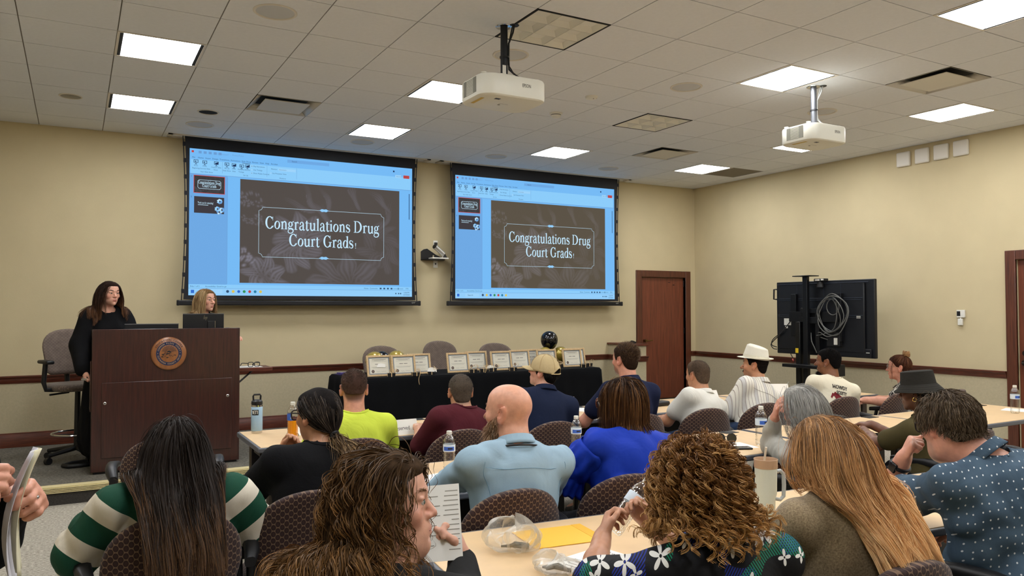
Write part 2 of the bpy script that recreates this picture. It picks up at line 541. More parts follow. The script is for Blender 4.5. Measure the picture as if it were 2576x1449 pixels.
# the ceiling slab needs holes for recessed pieces: done with a boolean-free trick, the slab is rebuilt around them
hol = MB()
cells = set(DARK + VENT)
for c in range(-5, 17):
    for r in range(-16, 8):
        x0, x1, y0, y1 = X0 + c * T, X0 + (c + 1) * T, Y0 + r * T, Y0 + (r + 1) * T
        if (c, r) in cells:
            hol.bx(x0, x1, y0, y1, ZC + .12, ZC + .2)
        else:
            hol.bx(x0, x1, y0, y1, ZC + .007, ZC + .2)
ceil.data = hol.mesh('ceiling', m_bar)
# round ceiling items
m_grille = M('speaker_grille', S(196, 197, 198), 0.7, bump=0.2, bscale=400)
def disc(c, r, name, label, kind, rad):
    t = thing(name, label, kind, (X0 + c * T, Y0 + r * T, ZC), group='round ceiling fittings')
    MB().lathe([(rad * .86, -.001), (rad * .88, -.006), (rad * .96, -.007), (rad, -.003), (rad, .0)], 40).build('rim', m_lframe, t)
    return t
SP = [(2.5, -.5, 'round ceiling speaker at the upper left edge of the photo'), (2.5, 5.5, 'round ceiling speaker beside the top left corner of the left screen'),
      (5.5, 5.5, 'round ceiling speaker below the light above the left screen'), (5.5, -.5, 'round ceiling speaker behind the nearer projector pole'),
      (8.5, -.5, 'round ceiling speaker midway between the projectors'), (8.5, 5.5, 'round ceiling speaker above the gap between the screens'),
      (11.5, 5.5, 'round ceiling speaker above the right end of the right screen'), (11.5, -.5, 'round ceiling speaker behind the farther projector pole')]
for (c, r, lb) in SP:
    t = disc(c, r, 'ceiling_speaker', lb, 'speaker', .145)
    MB().lathe([(.0001, -.004), (.06, -.004), (.127, -.001)], 40).build('grille', m_grille, t)
t = disc(.5, 4.5, 'recessed_downlight', 'unlit grey recessed downlight at far left of the ceiling', 'ceiling light', .10)
MB().lathe([(.086, -.0008), (.07, -.0035), (.0001, -.005)], 32).build('reflector', M('downlight_grey', S(108, 104, 98), .3, metal=.5), t)
t = disc(2.5, 4.5, 'recessed_downlight', 'black recessed downlight with white ring near the left screen', 'ceiling light', .105)
MB().lathe([(.092, -.0012), (.0001, -.0016)], 32).build('baffle', M('baffle_black', S(10, 10, 11), .9), t)
t = thing('motion_sensor', 'white motion sensor on the ceiling with two dark eyes', 'sensor', (X0 + 7.57 * T, Y0 + .62 * T, ZC))
MB().lathe([(.0001, -.028), (.03, -.027), (.055, -.018), (.062, 0)], 28).build('dome', m_white, t)
MB().ell((.0, -.03, -.022), (.008, .008, .006)).build('eye', m_black, t)
MB().ell((.035, -.03, -.017), (.006, .006, .005)).build('eye', m_black, t)
t = thing('smoke_detector', 'white round smoke detector with slotted rim', 'smoke detector', (X0 + 7.63 * T, Y0 + 1.74 * T, ZC))
MB().lathe([(.068, 0), (.068, -.012), (.052, -.014), (.052, -.02), (.048, -.02), (.048, -.024), (.052, -.024), (.05, -.04), (.03, -.05), (.0001, -.05)], 28).build('housing', m_white, t)
MB().lathe([(.0525, -.0195), (.0525, -.0245)], 28).build('slot', m_black, t)

# ---------------------------------------------------------------- serif lettering for the slide
def _arc(cx, cy, rx, ry, a0, a1, w0, w1, n=22, slant=0.0):
    """stroke along an ellipse; thin (w0) at top/bottom and thick (w1) at the sides"""
    L, Rr = [], []
    for i in range(n + 1):
        a = R(a0 + (a1 - a0) * i / n)
        w = 1.22 * (w0 + .006 + (w1 - w0) * abs(math.cos(a + slant)) ** 1.4)
        L.append((cx + (rx) * math.cos(a), cy + (ry) * math.sin(a)))
        Rr.append((cx + (rx - w) * math.cos(a), cy + (ry - min(w, ry * .8)) * math.sin(a)))
    return (L, Rr)
def _line(pts):
    """stroke through (x, y, width)"""
    L, Rr = [], []
    for i, (x, y, w) in enumerate(pts):
        a = pts[max(0, i - 1)]
        b = pts[min(len(pts) - 1, i + 1)]
        dx, dy = b[0] - a[0], b[1] - a[1]
        d = math.hypot(dx, dy) or 1
        w = w * 1.2 + .006
        L.append((x - dy / d * w / 2, y + dx / d * w / 2))
        Rr.append((x + dy / d * w / 2, y - dx / d * w / 2))
    return (L, Rr)
def _bez(p0, p1, p2, p3, ws, n=10):
    out = []
    for i in range(n + 1):
        t = i / n
        a, b, c, d = (1 - t) ** 3, 3 * t * (1 - t) ** 2, 3 * t * t * (1 - t), t ** 3
        k = t * (len(ws) - 1)
        j = min(int(k), len(ws) - 2)
        w = ws[j] + (ws[j + 1] - ws[j]) * (k - j)
        out.append((a * p0[0] + b * p1[0] + c * p2[0] + d * p3[0], a * p0[1] + b * p1[1] + c * p2[1] + d * p3[1], w))
    return out
def _dot(x, y, r):
    return _arc(x, y, r, r, 0, 360, r, r, 12)
def _foot(x, y=0.0, w=.23, h=.03):
    return ([(x - w / 2, y), (x + w / 2, y)], [(x - w / 2 + .015, y + h), (x + w / 2 - .015, y + h)])
def _stem(x, y0, y1, w=.108):
    return ([(x - w / 2, y0), (x - w / 2, y1)], [(x + w / 2, y0), (x + w / 2, y1)])
def _flag(x, y):
    return ([(x - .13, y - .035), (x - .04, y - .085)], [(x - .13, y - .055), (x + .044, y)])
GL = {
    'C': (.70, [_arc(.37, .345, .33, .36, 48, 318, .03, .11, 34), _stem(.605, .47, .69, .03), _line(_bez((.6, .1), (.62, .14), (.63, .16), (.64, .19), [.06, .02]))]),
    'G': (.76, [_arc(.37, .345, .33, .36, 48, 312, .03, .11, 34), _stem(.605, .47, .69, .03), _stem(.60, .03, .3, .1), _foot(.61, .285, .28)]),
    'D': (.76, [_stem(.15, 0, .69, .1), _foot(.12, 0, .22), _foot(.12, .66, .22), _arc(.32, .345, .38, .345, -90, 90, .032, .115, 24), ([(.12, 0), (.33, 0)], [(.12, .033), (.33, .033)]), ([(.12, .657), (.33, .657)], [(.12, .69), (.33, .69)])]),
    'o': (.49, [_arc(.245, .225, .225, .238, 0, 360, .026, .092, 36, .25)]),
    'n': (.56, [_stem(.14, 0, .44), _flag(.14, .455), _foot(.14), _line(_bez((.17, .33), (.24, .47), (.42, .5), (.42, .28), [.03, .06, .088])), _stem(.42, 0, .29), _foot(.42)]),
    'u': (.56, [_stem(.13, .14, .45), _flag(.13, .455), _line(_bez((.13, .16), (.13, -.04), (.3, -.03), (.39, .1), [.088, .06, .03])), _stem(.42, 0, .45), _flag(.42, .455), _foot(.46, 0, .16)]),
    'r': (.40, [_stem(.14, 0, .44), _flag(.14, .455), _foot(.15, 0, .25), _line(_bez((.17, .31), (.2, .43), (.27, .46), (.32, .43), [.03, .035, .06])), _dot(.325, .405, .045)]),
    't': (.33, [_stem(.14, .09, .55), _line(_bez((.14, .12), (.14, -.03), (.24, -.03), (.32, .06), [.088, .06, .022])), ([(.02, .44), (.31, .44)], [(.02, .41), (.31, .41)]), ([(.03, .44), (.1, .46)], [(.1, .44), (.17, .56)])]),
    'l': (.28, [_stem(.14, 0, .70), _flag(.14, .72), _foot(.14)]),
    'i': (.28, [_stem(.14, 0, .44), _flag(.14, .455), _foot(.14), _dot(.13, .61, .055)]),
    'a': (.47, [_stem(.33, .06, .33), _line(_bez((.33, .3), (.34, .5), (.14, .5), (.085, .36), [.088, .035, .05])), _dot(.105, .345, .045), _line(_bez((.33, .27), (.16, .23), (.07, .2), (.07, .11), [.028, .04, .08])), _line(_bez((.07, .12), (.06, -.03), (.22, -.04), (.33, .09), [.08, .05, .026])), _line(_bez((.33, .09), (.34, -.02), (.4, -.02), (.46, .04), [.088, .05, .02]))]),
    's': (.40, [_line(_bez((.33, .34), (.3, .47), (.07, .5), (.07, .34), [.022, .03, .07])), _line(_bez((.07, .35), (.07, .22), (.34, .26), (.34, .11), [.07, .095, .07])), _line(_bez((.34, .12), (.34, -.03), (.08, -.04), (.05, .12), [.07, .03, .022])), _stem(.335, .32, .45, .022), _stem(.05, .0, .14, .022)]),
    'g': (.48, [_arc(.215, .30, .175, .155, 0, 360, .026, .08, 30), _line(_bez((.12, .18), (.02, .12), (.03, .05), (.16, .05), [.03, .05, .07])), _line(_bez((.14, .055), (.34, .05), (.44, .03), (.42, -.09), [.07, .08, .06])), _line(_bez((.42, -.08), (.4, -.25), (.02, -.25), (.03, -.1), [.06, .03, .05])), _line(_bez((.03, -.11), (.04, -.02), (.1, .0), (.16, .04), [.05, .03, .04])), _line(_bez((.34, .4), (.38, .46), (.42, .47), (.46, .45), [.025, .03, .06]))]),
    'd': (.53, [_arc(.235, .225, .205, .238, 0, 360, .026, .088, 36, .25), _stem(.405, 0, .70), _flag(.405, .72), _foot(.45, 0, .16)]),
    ' ': (.27, []), '!': (.2, [_line([(.1, .5, .07), (.1, .16, .025)]), _dot(.1, .03, .04)]),
}
def serif_into(mb, text, cx, base, width, height, mat, boldx=0.0):
    adv = sum(GL[c][0] for c in text)
    kx = width / adv
    x = 0
    for ch in text:
        w, strokes = GL[ch]
        for (A, B) in strokes:
            n = len(A)
            vs = [(cx - width / 2 + (x + p[0]) * kx, base + p[1] * height, 0) for p in A] + [(cx - width / 2 + (x + p[0]) * kx, base + p[1] * height, 0) for p in B]
            mb.add(vs, [(i, i + 1, n + i + 1, n + i) for i in range(n - 1)], mat)
        x += w

# ---------------------------------------------------------------- the two projection screens
m_scr = M('screen_border', S(18, 20, 28), 0.6)
m_bar_s = M('screen_bar', S(16, 17, 22), 0.4)
UI = {'sky': S(120, 190, 250), 'pale': S(150, 210, 255), 'ribbon': S(142, 208, 255), 'line': S(110, 160, 215), 'ink': S(52, 84, 120), 'dark': S(30, 50, 90),
      'slide': S(86, 80, 78), 'white': S(200, 235, 255), 'red': S(196, 70, 66), 'faint': S(112, 172, 232), 'box': S(160, 215, 255), 'teal': S(40, 130, 170), 'yellow': S(226, 200, 90), 'green': S(50, 150, 90), 'blue': S(50, 110, 210), 'black': S(18, 26, 40)}
def em(k):
    return ME('screen_' + k, UI[k], SCREEN)
def petal_field(U, V):
    """soft faded bouquet printed on the slide: grey level 0..1 over slide coordinates (0..1, 0..1 downward)"""
    rng = np.random.RandomState(5)
    g = np.zeros_like(U)
    U0, V0 = U, V
    U = U0 + .020 * np.sin(9 * V0 + 3 * U0) + .010 * np.sin(23 * V0 - 11 * U0 + 1) + .006 * np.sin(41 * U0 + 17 * V0)
    V = V0 + .030 * np.sin(8 * U0 + 1.3) + .014 * np.sin(21 * U0 + 13 * V0) + .008 * np.sin(37 * V0 - 29 * U0)
    def petal(cx, cy, a, b, ang, amp):
        ca, sa = math.cos(ang), math.sin(ang)
        x = (U - cx) * 1.78
        y = V - cy
        p, q = x * ca + y * sa, -x * sa + y * ca
        d = (p / a) ** 2 + (q / b) ** 2
        edge = np.exp(-((np.sqrt(d) - .86) / .08) ** 2) * .62 * (.4 + .6 * np.clip(q / b, 0, 1))
        body = np.clip(1 - d, 0, 1) ** .6 * (.36 + .40 * np.clip(p / a, -1, 1) + .22 * np.sin(14 * q / b + 5 * p / a))
        return amp * np.maximum(np.clip(body, 0, 1), edge * (p > -a * .3))
    for i in range(9):
        a = i * 2 * PI / 9 + .4
        g = np.maximum(g, petal(.34 + .085 * math.cos(a), .56 + .15 * math.sin(a), .17, .085, a, .36 + .1 * rng.rand()))
    for i in range(6):
        a = i * PI / 3
        g = np.maximum(g, petal(.34 + .03 * math.cos(a), .56 + .055 * math.sin(a), .08, .05, a, .42))
    for i in range(8):
        a = i * 2 * PI / 8 + .2
        g = np.maximum(g, petal(.62 + .13 * math.cos(a), 1.02 + .16 * math.sin(a), .2, .1, a, .24))
        g = np.maximum(g, petal(.88 + .07 * math.cos(a), .62 + .15 * math.sin(a), .17, .06, a + .9, .15))
        g = np.maximum(g, petal(.16 + .06 * math.cos(a), .96 + .1 * math.sin(a), .14, .07, a, .5))
    for (cx, cy, ang) in ((.42, .1, 1.2), (.36, .2, .3), (.52, .12, 1.4), (.46, .22, 1.0), (.7, .1, 1.5), (.86, .14, .8), (.5, .3, 1.3), (.9, .3, 1.9)):
        g = np.maximum(g, petal(cx, cy, .16, .035, ang, .26))
    for i in range(46):
        cx, cy = rng.rand() * .14 + .0, .16 + rng.rand() * .12
        g = np.maximum(g, .25 * np.exp(-(((U - cx) * 1.78) ** 2 + (V - cy) ** 2) / .00008))
    for i in range(40):
        cx, cy = rng.rand() * .12, .36 + rng.rand() * .12
        g = np.maximum(g, .23 * np.exp(-(((U - cx) * 1.78) ** 2 + (V - cy) ** 2) / .00008))
    for i in range(22):
        cx, cy = rng.rand() * .09, .68 + rng.rand() * .16
        g = np.maximum(g, .5 * np.exp(-(((U - cx) * 1.78) ** 2 + (V - cy) ** 2) / .00022))
    return g
def slide_mat(name, warm):
    m, nt, b = new_mat(name)
    at = N(nt, 'ShaderNodeAttribute', attribute_name='print')
    b.inputs['Base Color'].default_value = (0, 0, 0, 1)
    b.inputs['Roughness'].default_value = .7
    b.inputs['Specular IOR Level'].default_value = .1
    nt.links.new(at.outputs['Color'], b.inputs['Emission Color'])
    b.inputs['Emission Strength'].default_value = SCREEN
    return m
def slide_mesh(name, w, h, nx, ny, mat, base, tip):
    xs, ys = np.meshgrid(np.linspace(0, 1, nx + 1), np.linspace(0, 1, ny + 1))
    g = petal_field(xs, ys)
    vs = np.stack([(xs - .5) * w, (0.5 - ys) * h, np.zeros_like(xs)], -1).reshape(-1, 3)
    idx = np.arange((nx + 1) * (ny + 1)).reshape(ny + 1, nx + 1)
    fs = np.stack([idx[1:, :-1], idx[1:, 1:], idx[:-1, 1:], idx[:-1, :-1]], -1).reshape(-1, 4)
    me = bpy.data.meshes.new(name)
    me.from_pydata(vs.tolist(), [], fs.tolist())
    at = me.color_attributes.new('print', 'FLOAT_COLOR', 'POINT')
    base = np.array(base[:3])
    tip = np.array(tip[:3])
    c = base + (tip - base) * g.reshape(-1, 1)
    c = np.concatenate([c, np.ones((len(c), 1))], 1).astype(np.float32)
    at.data.foreach_set('color', c.ravel())
    me.materials.append(mat)
    return me
def frame_line(mb, x0, x1, y0, y1, w, notch, mat):
    n = notch
    pts = []
    for (cx, cy, a0) in ((x0, y0, 90), (x1, y0, 180), (x1, y1, 270), (x0, y1, 0)):
        for i in range(7):
            a = R(a0 - 90 * i / 6) if True else 0
            pts.append((cx + n * math.cos(a), cy + n * math.sin(a)))
    k = len(pts)
    vs, fs = [], []
    for i, (x, y) in enumerate(pts):
        a, b = pts[i - 1], pts[(i + 1) % k]
        dx, dy = b[0] - a[0], b[1] - a[1]
        d = math.hypot(dx, dy) or 1
        vs += [(x - dy / d * w, y + dx / d * w, 0), (x + dy / d * w, y - dx / d * w, 0)]
    fs = [(2 * i, 2 * i + 1, (2 * i + 3) % (2 * k), (2 * i + 2) % (2 * k)) for i in range(k)]
    mb.add(vs, fs, mat)
def build_screen(name, label, x0, x1, ix0, ix1, iz0, iz1, warm):
    Y = 9.66
    zb = 1.70
    t = thing('projection_screen', label, 'projection screen', ((x0 + x1) / 2, Y, zb), group='pull-down screens')
    hw = (x1 - x0) / 2
    W, H = ix1 - ix0, iz1 - iz0
    cx = (ix0 + ix1) / 2 - (x0 + x1) / 2
    cz = (iz0 + iz1) / 2 - zb
    # fabric with inward scalloped side edges
    mb = MB()
    nz = 40
    ztop = ZC + .004 - zb
    def fab(u, v):
        x = (u - .5) * 2 * (hw - .055 + .028 * (2 * v - 1) ** 2)
        return (x, 0, .03 + v * (ztop - .03))
    mb.grid(fab, 1, nz)
    mb.build('fabric', m_scr, t, smooth=0, solid=.003)
    # side tension cables with tabs
    for s in (-1, 1):
        pts = [(s * (hw - .035 + .03 * (2 * i / 20 - 1) ** 2), 0, .02 + (ztop - .02) * i / 20) for i in range(21)]
        MB().tube(pts, .006, 6).build('tension_cable', m_scr, t)
        for i in range(10):
            v = (i + .5) / 10
            x = s * (hw - .042 + .03 * (2 * v - 1) ** 2)
            MB().box((x, 0, .03 + v * (ztop - .03)), (.03, .008, .05)).build('tension_tab', m_scr, t, bevel=.006)
    MB().bx(-hw - .03, hw + .03, -.022, .022, -.04, .02).build('bottom_bar', m_bar_s, t, bevel=.01)
    for s in (-1, 1):
        MB().box((s * (hw + .03), 0, -.01), (.03, .05, .065)).build('bar_end_cap', m_bar_s, t, bevel=.008)
    mb = MB()
    mb.tube([(hw - .09, -.0235, .0), (hw - .075, -.0235, -.012), (hw - .07, -.0235, .008), (hw - .055, -.0235, -.01), (hw - .04, -.0235, .006)], .002, 5)
    mb.build('maker_mark', m_white, t)
    # picture, in plane coordinates (u right, v down)
    img = MB().bx(-W / 2, W / 2, -.001, 0, -H / 2, H / 2).build('picture', em('sky'), t, loc=(cx, -.004, cz), smooth=0)
    def P(u, v, d):
        return XF(((u - .5) * W, -.0012 - d * .0004, (.5 - v) * H)) @ FACE_NEG_Y
    def rect(nm, u0, u1, v0, v1, k, d=1):
        mb = MB()
        mb.flat([((u0 - .5) * W, (.5 - v1) * H), ((u1 - .5) * W, (.5 - v1) * H), ((u1 - .5) * W, (.5 - v0) * H), ((u0 - .5) * W, (.5 - v0) * H)], 0, XF((0, -.0012 - d * .0004, 0)) @ FACE_NEG_Y)
        return mb.build(nm, em(k), img, smooth=0)
    rect('title_strip', 0, 1, 0, .045, 'sky', 1)
    rect('ribbon', 0.004, .992, .074, .170, 'ribbon', 1)
    rect('ribbon_edge', 0, 1, .170, .173, 'line', 2)
    rect('thumbnail_strip', 0, .152, .173, .925, 'faint', 1)
    rect('strip_divider', .152, .1535, .18, .92, 'line', 2)
    rect('status_strip', 0, 1, .925, .952, 'ribbon', 1)
    rect('task_bar', 0, 1, .952, 1, 'pale', 1)
    rect('task_edge', 0, 1, .951, .953, 'line', 2)
    rect('search_field', .405, .594, .018, .040, 'faint', 2)
    rect('search_field', .055, .135, .96, .988, 'box', 2)
    txt = MB()
    def tx(s, u, v, h, al='L', wid=None):
        text_into(txt, s, h * H, P(u, v, 3), None if wid is None else wid * W, al)
    hh = .0145
    for s, u in (('File', .016), ('Home', .044), ('Insert', .073), ('Design', .102), ('Transitions', .139), ('Animations', .184), ('Slide Show', .229), ('Review', .267), ('View', .294), ('Help', .318), ('Acrobat', .348)):
        tx(s, u, .060, hh, 'C')
    for s, u, v in (('From', .025, .116), ('Beginning', .025, .133), ('From', .060, .116), ('Current Slide', .061, .133), ('Custom Slide', .106, .118), ('Show', .104, .135), ('Set Up', .149, .118), ('Slide Show', .149, .135), ('Hide', .178, .118), ('Slide', .178, .135), ('Rehearse', .208, .118), ('Timings', .208, .135), ('Record', .234, .118),
                    ('Start Slide Show', .068, .155), ('Set Up', .227, .157), ('Monitors', .385, .158)):
        tx(s, u, v, .0120, 'C')
    for s, u, v in (('Play Narrations', .259, .088), ('Use Timings', .259, .113), ('Show Media Controls', .259, .137), ('Monitor:', .335, .096), ('Automatic', .369, .096), ('Use Presenter View', .339, .126)):
        tx(s, u, v, .0125, 'L')
    tx('Slide 1 of 2', .006, .939, .0135)
    tx('Accessibility: Good to go', .066, .939, .0135)
    for s, u in (('Notes', .772), ('Comments', .808), ('77%', .975)):
        tx(s, u, .939, .014, 'C')
    tx('2:58 PM', .972, .969, .014, 'C')
    tx('6/5/2024', .972, .986, .014, 'C')
    tx('Search', .425, .029, .014)
    tx('Search', .07, .974, .018)
    tx('Record', .931, .071, .0125, 'C')
    tx('Share', .970, .071, .0125, 'C')
    tx('1', .008, .190, .015, 'C')
    tx('2', .008, .33, .015, 'C')
    txt.build('menu_lettering', em('ink'), img, smooth=0)['kind'] = 'stuff'
    tl = MB()
    text_into(tl, 'Presentation1  -  PowerPoint', .016 * H, P(.16, .023, 3), None, 'C')
    for i in range(5):
        tl.flat([((.035 + .02 * i - .5) * W, (.5 - .03) * H), ((.047 + .02 * i - .5) * W, (.5 - .03) * H), ((.047 + .02 * i - .5) * W, (.5 - .013) * H), ((.035 + .02 * i - .5) * W, (.5 - .013) * H)], 0, XF((0, -.0024, 0)) @ FACE_NEG_Y)
    tl.build('title_lettering', em('line'), img, smooth=0)['kind'] = 'stuff'
    # icons
    def icon(nm, u, v, w, h, k):
        return rect(nm, u - w / 2, u + w / 2, v - h / 2, v + h / 2, k, 3)
    for i, (u, v) in enumerate(((.025, .089), (.060, .091), (.106, .091), (.149, .092), (.178, .094), (.210, .096), (.234, .093))):
        mb = MB()
        for (a0, a1, b0, b1) in ((-.009, .009, -.014, -.011), (-.009, -.007, -.011, .006), (.007, .009, -.011, .006), (-.009, .009, .004, .007), (-.001, .001, .007, .016), (-.005, .005, .015, .018), (-.004, .001, -.006, .001)):
            mb.flat([((u + a0 - .5) * W, (.5 - v - b1) * H), ((u + a1 - .5) * W, (.5 - v - b1) * H), ((u + a1 - .5) * W, (.5 - v - b0) * H), ((u + a0 - .5) * W, (.5 - v - b0) * H)], 0, XF((0, -.0026, 0)) @ FACE_NEG_Y)
        if i in (2, 4, 6):
            mb.flat([((u - .007 - .5) * W, (.5 - v - .004) * H), ((u + .007 - .5) * W, (.5 - v - .004) * H), ((u + .007 - .5) * W, (.5 - v + .011) * H)], 0, XF((0, -.0026, 0)) @ FACE_NEG_Y)
        mb.build('ribbon_icon', em('dark'), img, smooth=0)['kind'] = 'stuff'
    for v in (.088, .113, .137):
        icon('check_box', .2525, v, .007, .012, 'box')
        icon('check_mark', .2525, v, .0035, .005, 'ink') if v != .113 else None
    icon('check_box', .3335, .126, .007, .012, 'box')
    icon('drop_down', .404, .096, .076, .019, 'box')
    icon('record_button', .9285, .071, .03, .022, 'box')
    icon('share_button', .970, .070, .030, .024, 'red')
    icon('window_mark', .906, .034, .008, .012, 'dark')
    icon('app_mark', .012, .020, .009, .014, 'red')
    icon('tab_underline', .229, .0725, .034, .003, 'dark')
    for u in (.131, .143, .317, .45):
        if u != .143:
            icon('ribbon_divider', u if u != .45 else .446, .115, .001, .08, 'line')
    icon('scroll_bar', .985, .30, .003, .2, 'dark')
    icon('zoom_slider', .93, .939, .05, .002, 'ink')
    icon('zoom_knob', .93, .939, .003, .014, 'ink')
    for i in range(4):
        icon('view_icon', .842 + .018 * i, .939, .009, .012, 'ink')
    icon('start_mark', .016, .974, .013, .022, 'blue')
    for i, k in enumerate(('ink', 'yellow', 'blue', 'green', 'red', 'teal', 'yellow')):
        u = .156 + .0228 * i
        mb = MB()
        mb.flat([((u - .5) * W + .017 * math.cos(2 * PI * j / 12), (.5 - .972) * H + .017 * math.sin(2 * PI * j / 12)) for j in range(12)], 0, XF((0, -.0026, 0)) @ FACE_NEG_Y)
        mb.build('task_icon', em(k), img, smooth=0)
        if k in ('blue', 'green', 'red', 'yellow'):
            icon('task_icon_face', u, .972, .004, .008, 'white')
    for u in (.918, .932, .942):
        icon('tray_icon', u, .976, .006, .009, 'ink')
    # the big slide
    sm = MATS.setdefault('slide_print', slide_mat('slide_print', warm))
    su0, su1, sv0, sv1 = .2045, .9345, .184, .911
    sw, sh = (su1 - su0) * W, (sv1 - sv0) * H
    sc = ((su0 + su1) / 2, (sv0 + sv1) / 2)
    base, tip = (S(84, 77, 73), S(160, 158, 176)) if not warm else (S(92, 83, 70), S(156, 150, 158))
    sl = obj('slide', slide_mesh('slide', sw, sh, 240, 135, sm, base, tip), img, rot=(R(90), 0, 0), loc=((sc[0] - .5) * W, -.0022, (.5 - sc[1]) * H))
    fr = MB()
    frame_line(fr, (.2835 - .5) * W, (.857 - .5) * W, (.5 - .725) * H, (.5 - .372) * H, .0019, .042, XF((0, -.0034, 0)) @ FACE_NEG_Y)
    fr.build('slide_frame', em('white'), img, smooth=0)
    for v in (.371, .7215):
        mb = MB()
        for s in (-1, 1):
            for (l, hgt, dy) in ((.062, .013, 0), (.042, .009, .009), (.042, .009, -.009)):
                pts = [(0, -hgt / 2 + dy), (s * l * .5, -hgt + dy), (s * l, dy * 1.6), (s * l * .5, hgt + dy), (0, hgt / 2 + dy)]
                mb.flat(pts if s > 0 else pts[::-1], 0, P(.571, v, 6))
        mb.build('slide_ornament', em('pale'), img, smooth=0)['kind'] = 'stuff'
    lt = MB()
    serif_into(lt, 'Congratulations Drug', (.5715 - .5) * W, (.5 - .522) * H, .525 * W, .157 * H * .80, XF((0, -.0040, 0)) @ FACE_NEG_Y)
    serif_into(lt, 'Court Grads', (.561 - .5) * W, (.5 - .640) * H, .297 * W, .157 * H * .80, XF((0, -.0040, 0)) @ FACE_NEG_Y)
    serif_into(lt, '!', (.7195 - .5) * W, (.5 - .640) * H, .010 * W, .078 * H, XF((0, -.0040, 0)) @ FACE_NEG_Y)
    lt.build('slide_lettering', em('white'), img, smooth=0)['kind'] = 'stuff'
    # thumbnails
    for k, (v0, v1) in enumerate(((.184, .298), (.325, .438))):
        tw, th = .120 * W, (v1 - v0) * H
        if k == 0:
            rect('thumbnail_border', .0165, .1415, v0 - .004, v1 + .004, 'red', 2)
        g = obj('thumbnail', slide_mesh('thumbnail', tw, th, 60, 34, sm, S(60, 58, 60), S(110, 110, 124)) if k == 0 else MB().flat([(-tw / 2, -th / 2), (tw / 2, -th / 2), (tw / 2, th / 2), (-tw / 2, th / 2)]).mesh('thumbnail', ME('screen_thumb', S(62, 58, 64), SCREEN)), img, rot=(R(90), 0, 0), loc=((.079 - .5) * W, -.0023, (.5 - (v0 + v1) / 2) * H))
        mb = MB()
        if k == 0:
            frame_line(mb, (.033 - .5) * W, (.125 - .5) * W, (.5 - .270) * H, (.5 - .211) * H, .002, .012, XF((0, -.0030, 0)) @ FACE_NEG_Y)
            serif_into(mb, 'Congratulations Drug', (.079 - .5) * W, (.5 - .238) * H, .088 * W, .032 * H, XF((0, -.0032, 0)) @ FACE_NEG_Y)
            serif_into(mb, 'Court Grads', (.079 - .5) * W, (.5 - .260) * H, .056 * W, .032 * H, XF((0, -.0032, 0)) @ FACE_NEG_Y)
        else:
            text_into(mb, 'Thank you for attending!', .02 * H, P(.064, .368, 5), .062 * W, 'C')
            mb.flat([((.034 - .5) * W, (.5 - .384) * H), ((.075 - .5) * W, (.5 - .384) * H), ((.075 - .5) * W, (.5 - .381) * H), ((.034 - .5) * W, (.5 - .381) * H)], 0, XF((0, -.0032, 0)) @ FACE_NEG_Y)
        mb.build('thumbnail_lettering', em('white'), img, smooth=0)['kind'] = 'stuff'
        if k == 1:
            rng = random.Random(3)
            for (fu, fv, n) in ((.121, .352, 7), (.112, .405, 7), (.130, .410, 6), (.120, .425, 6)):
                for j in range(n):
                    a = 2 * PI * j / n
                    pu, pv = fu + .007 * math.cos(a), fv + .012 * math.sin(a)
                    mb = MB()
                    mb.flat([((pu - .5) * W + .014 * math.cos(q * PI / 4 + a) * (1.1 if q % 2 else .8), (.5 - pv) * H + .011 * math.sin(q * PI / 4 + a)) for q in range(8)], 0, XF((0, -.0028 - .00004 * j, 0)) @ FACE_NEG_Y)
                    mb.build('printed_petal', em(rng.choice(['white', 'faint', 'line', 'box'])), img, smooth=0)
    return t
build_screen('screen', 'large pull-down projection screen at left behind the podium, bluish slide program', 1.057, 3.98, 1.136, 3.903, 1.777, 3.489, False)
build_screen('screen', 'pull-down projection screen at right beside the wooden door, same slide program', 4.461, 7.35, 4.54, 7.25, 1.760, 3.462, True)
m_slot = M('ceiling_slot', S(200, 194, 182), .6)
for x in (2.52, 5.90):
    tag(MB().bx(x - 1.62, x + 1.62, 9.57, 9.595, ZC - .012, ZC).bx(x - 1.62, x + 1.62, 9.725, 9.75, ZC - .012, ZC).bx(x - 1.62, x - 1.57, 9.57, 9.75, ZC - .012, ZC).bx(x + 1.57, x + 1.62, 9.57, 9.75, ZC - .012, ZC).build('screen_slot_trim', m_slot), 'white ceiling slot trim above the ' + ('left' if x < 4 else 'right') + ' projection screen', 'ceiling trim')

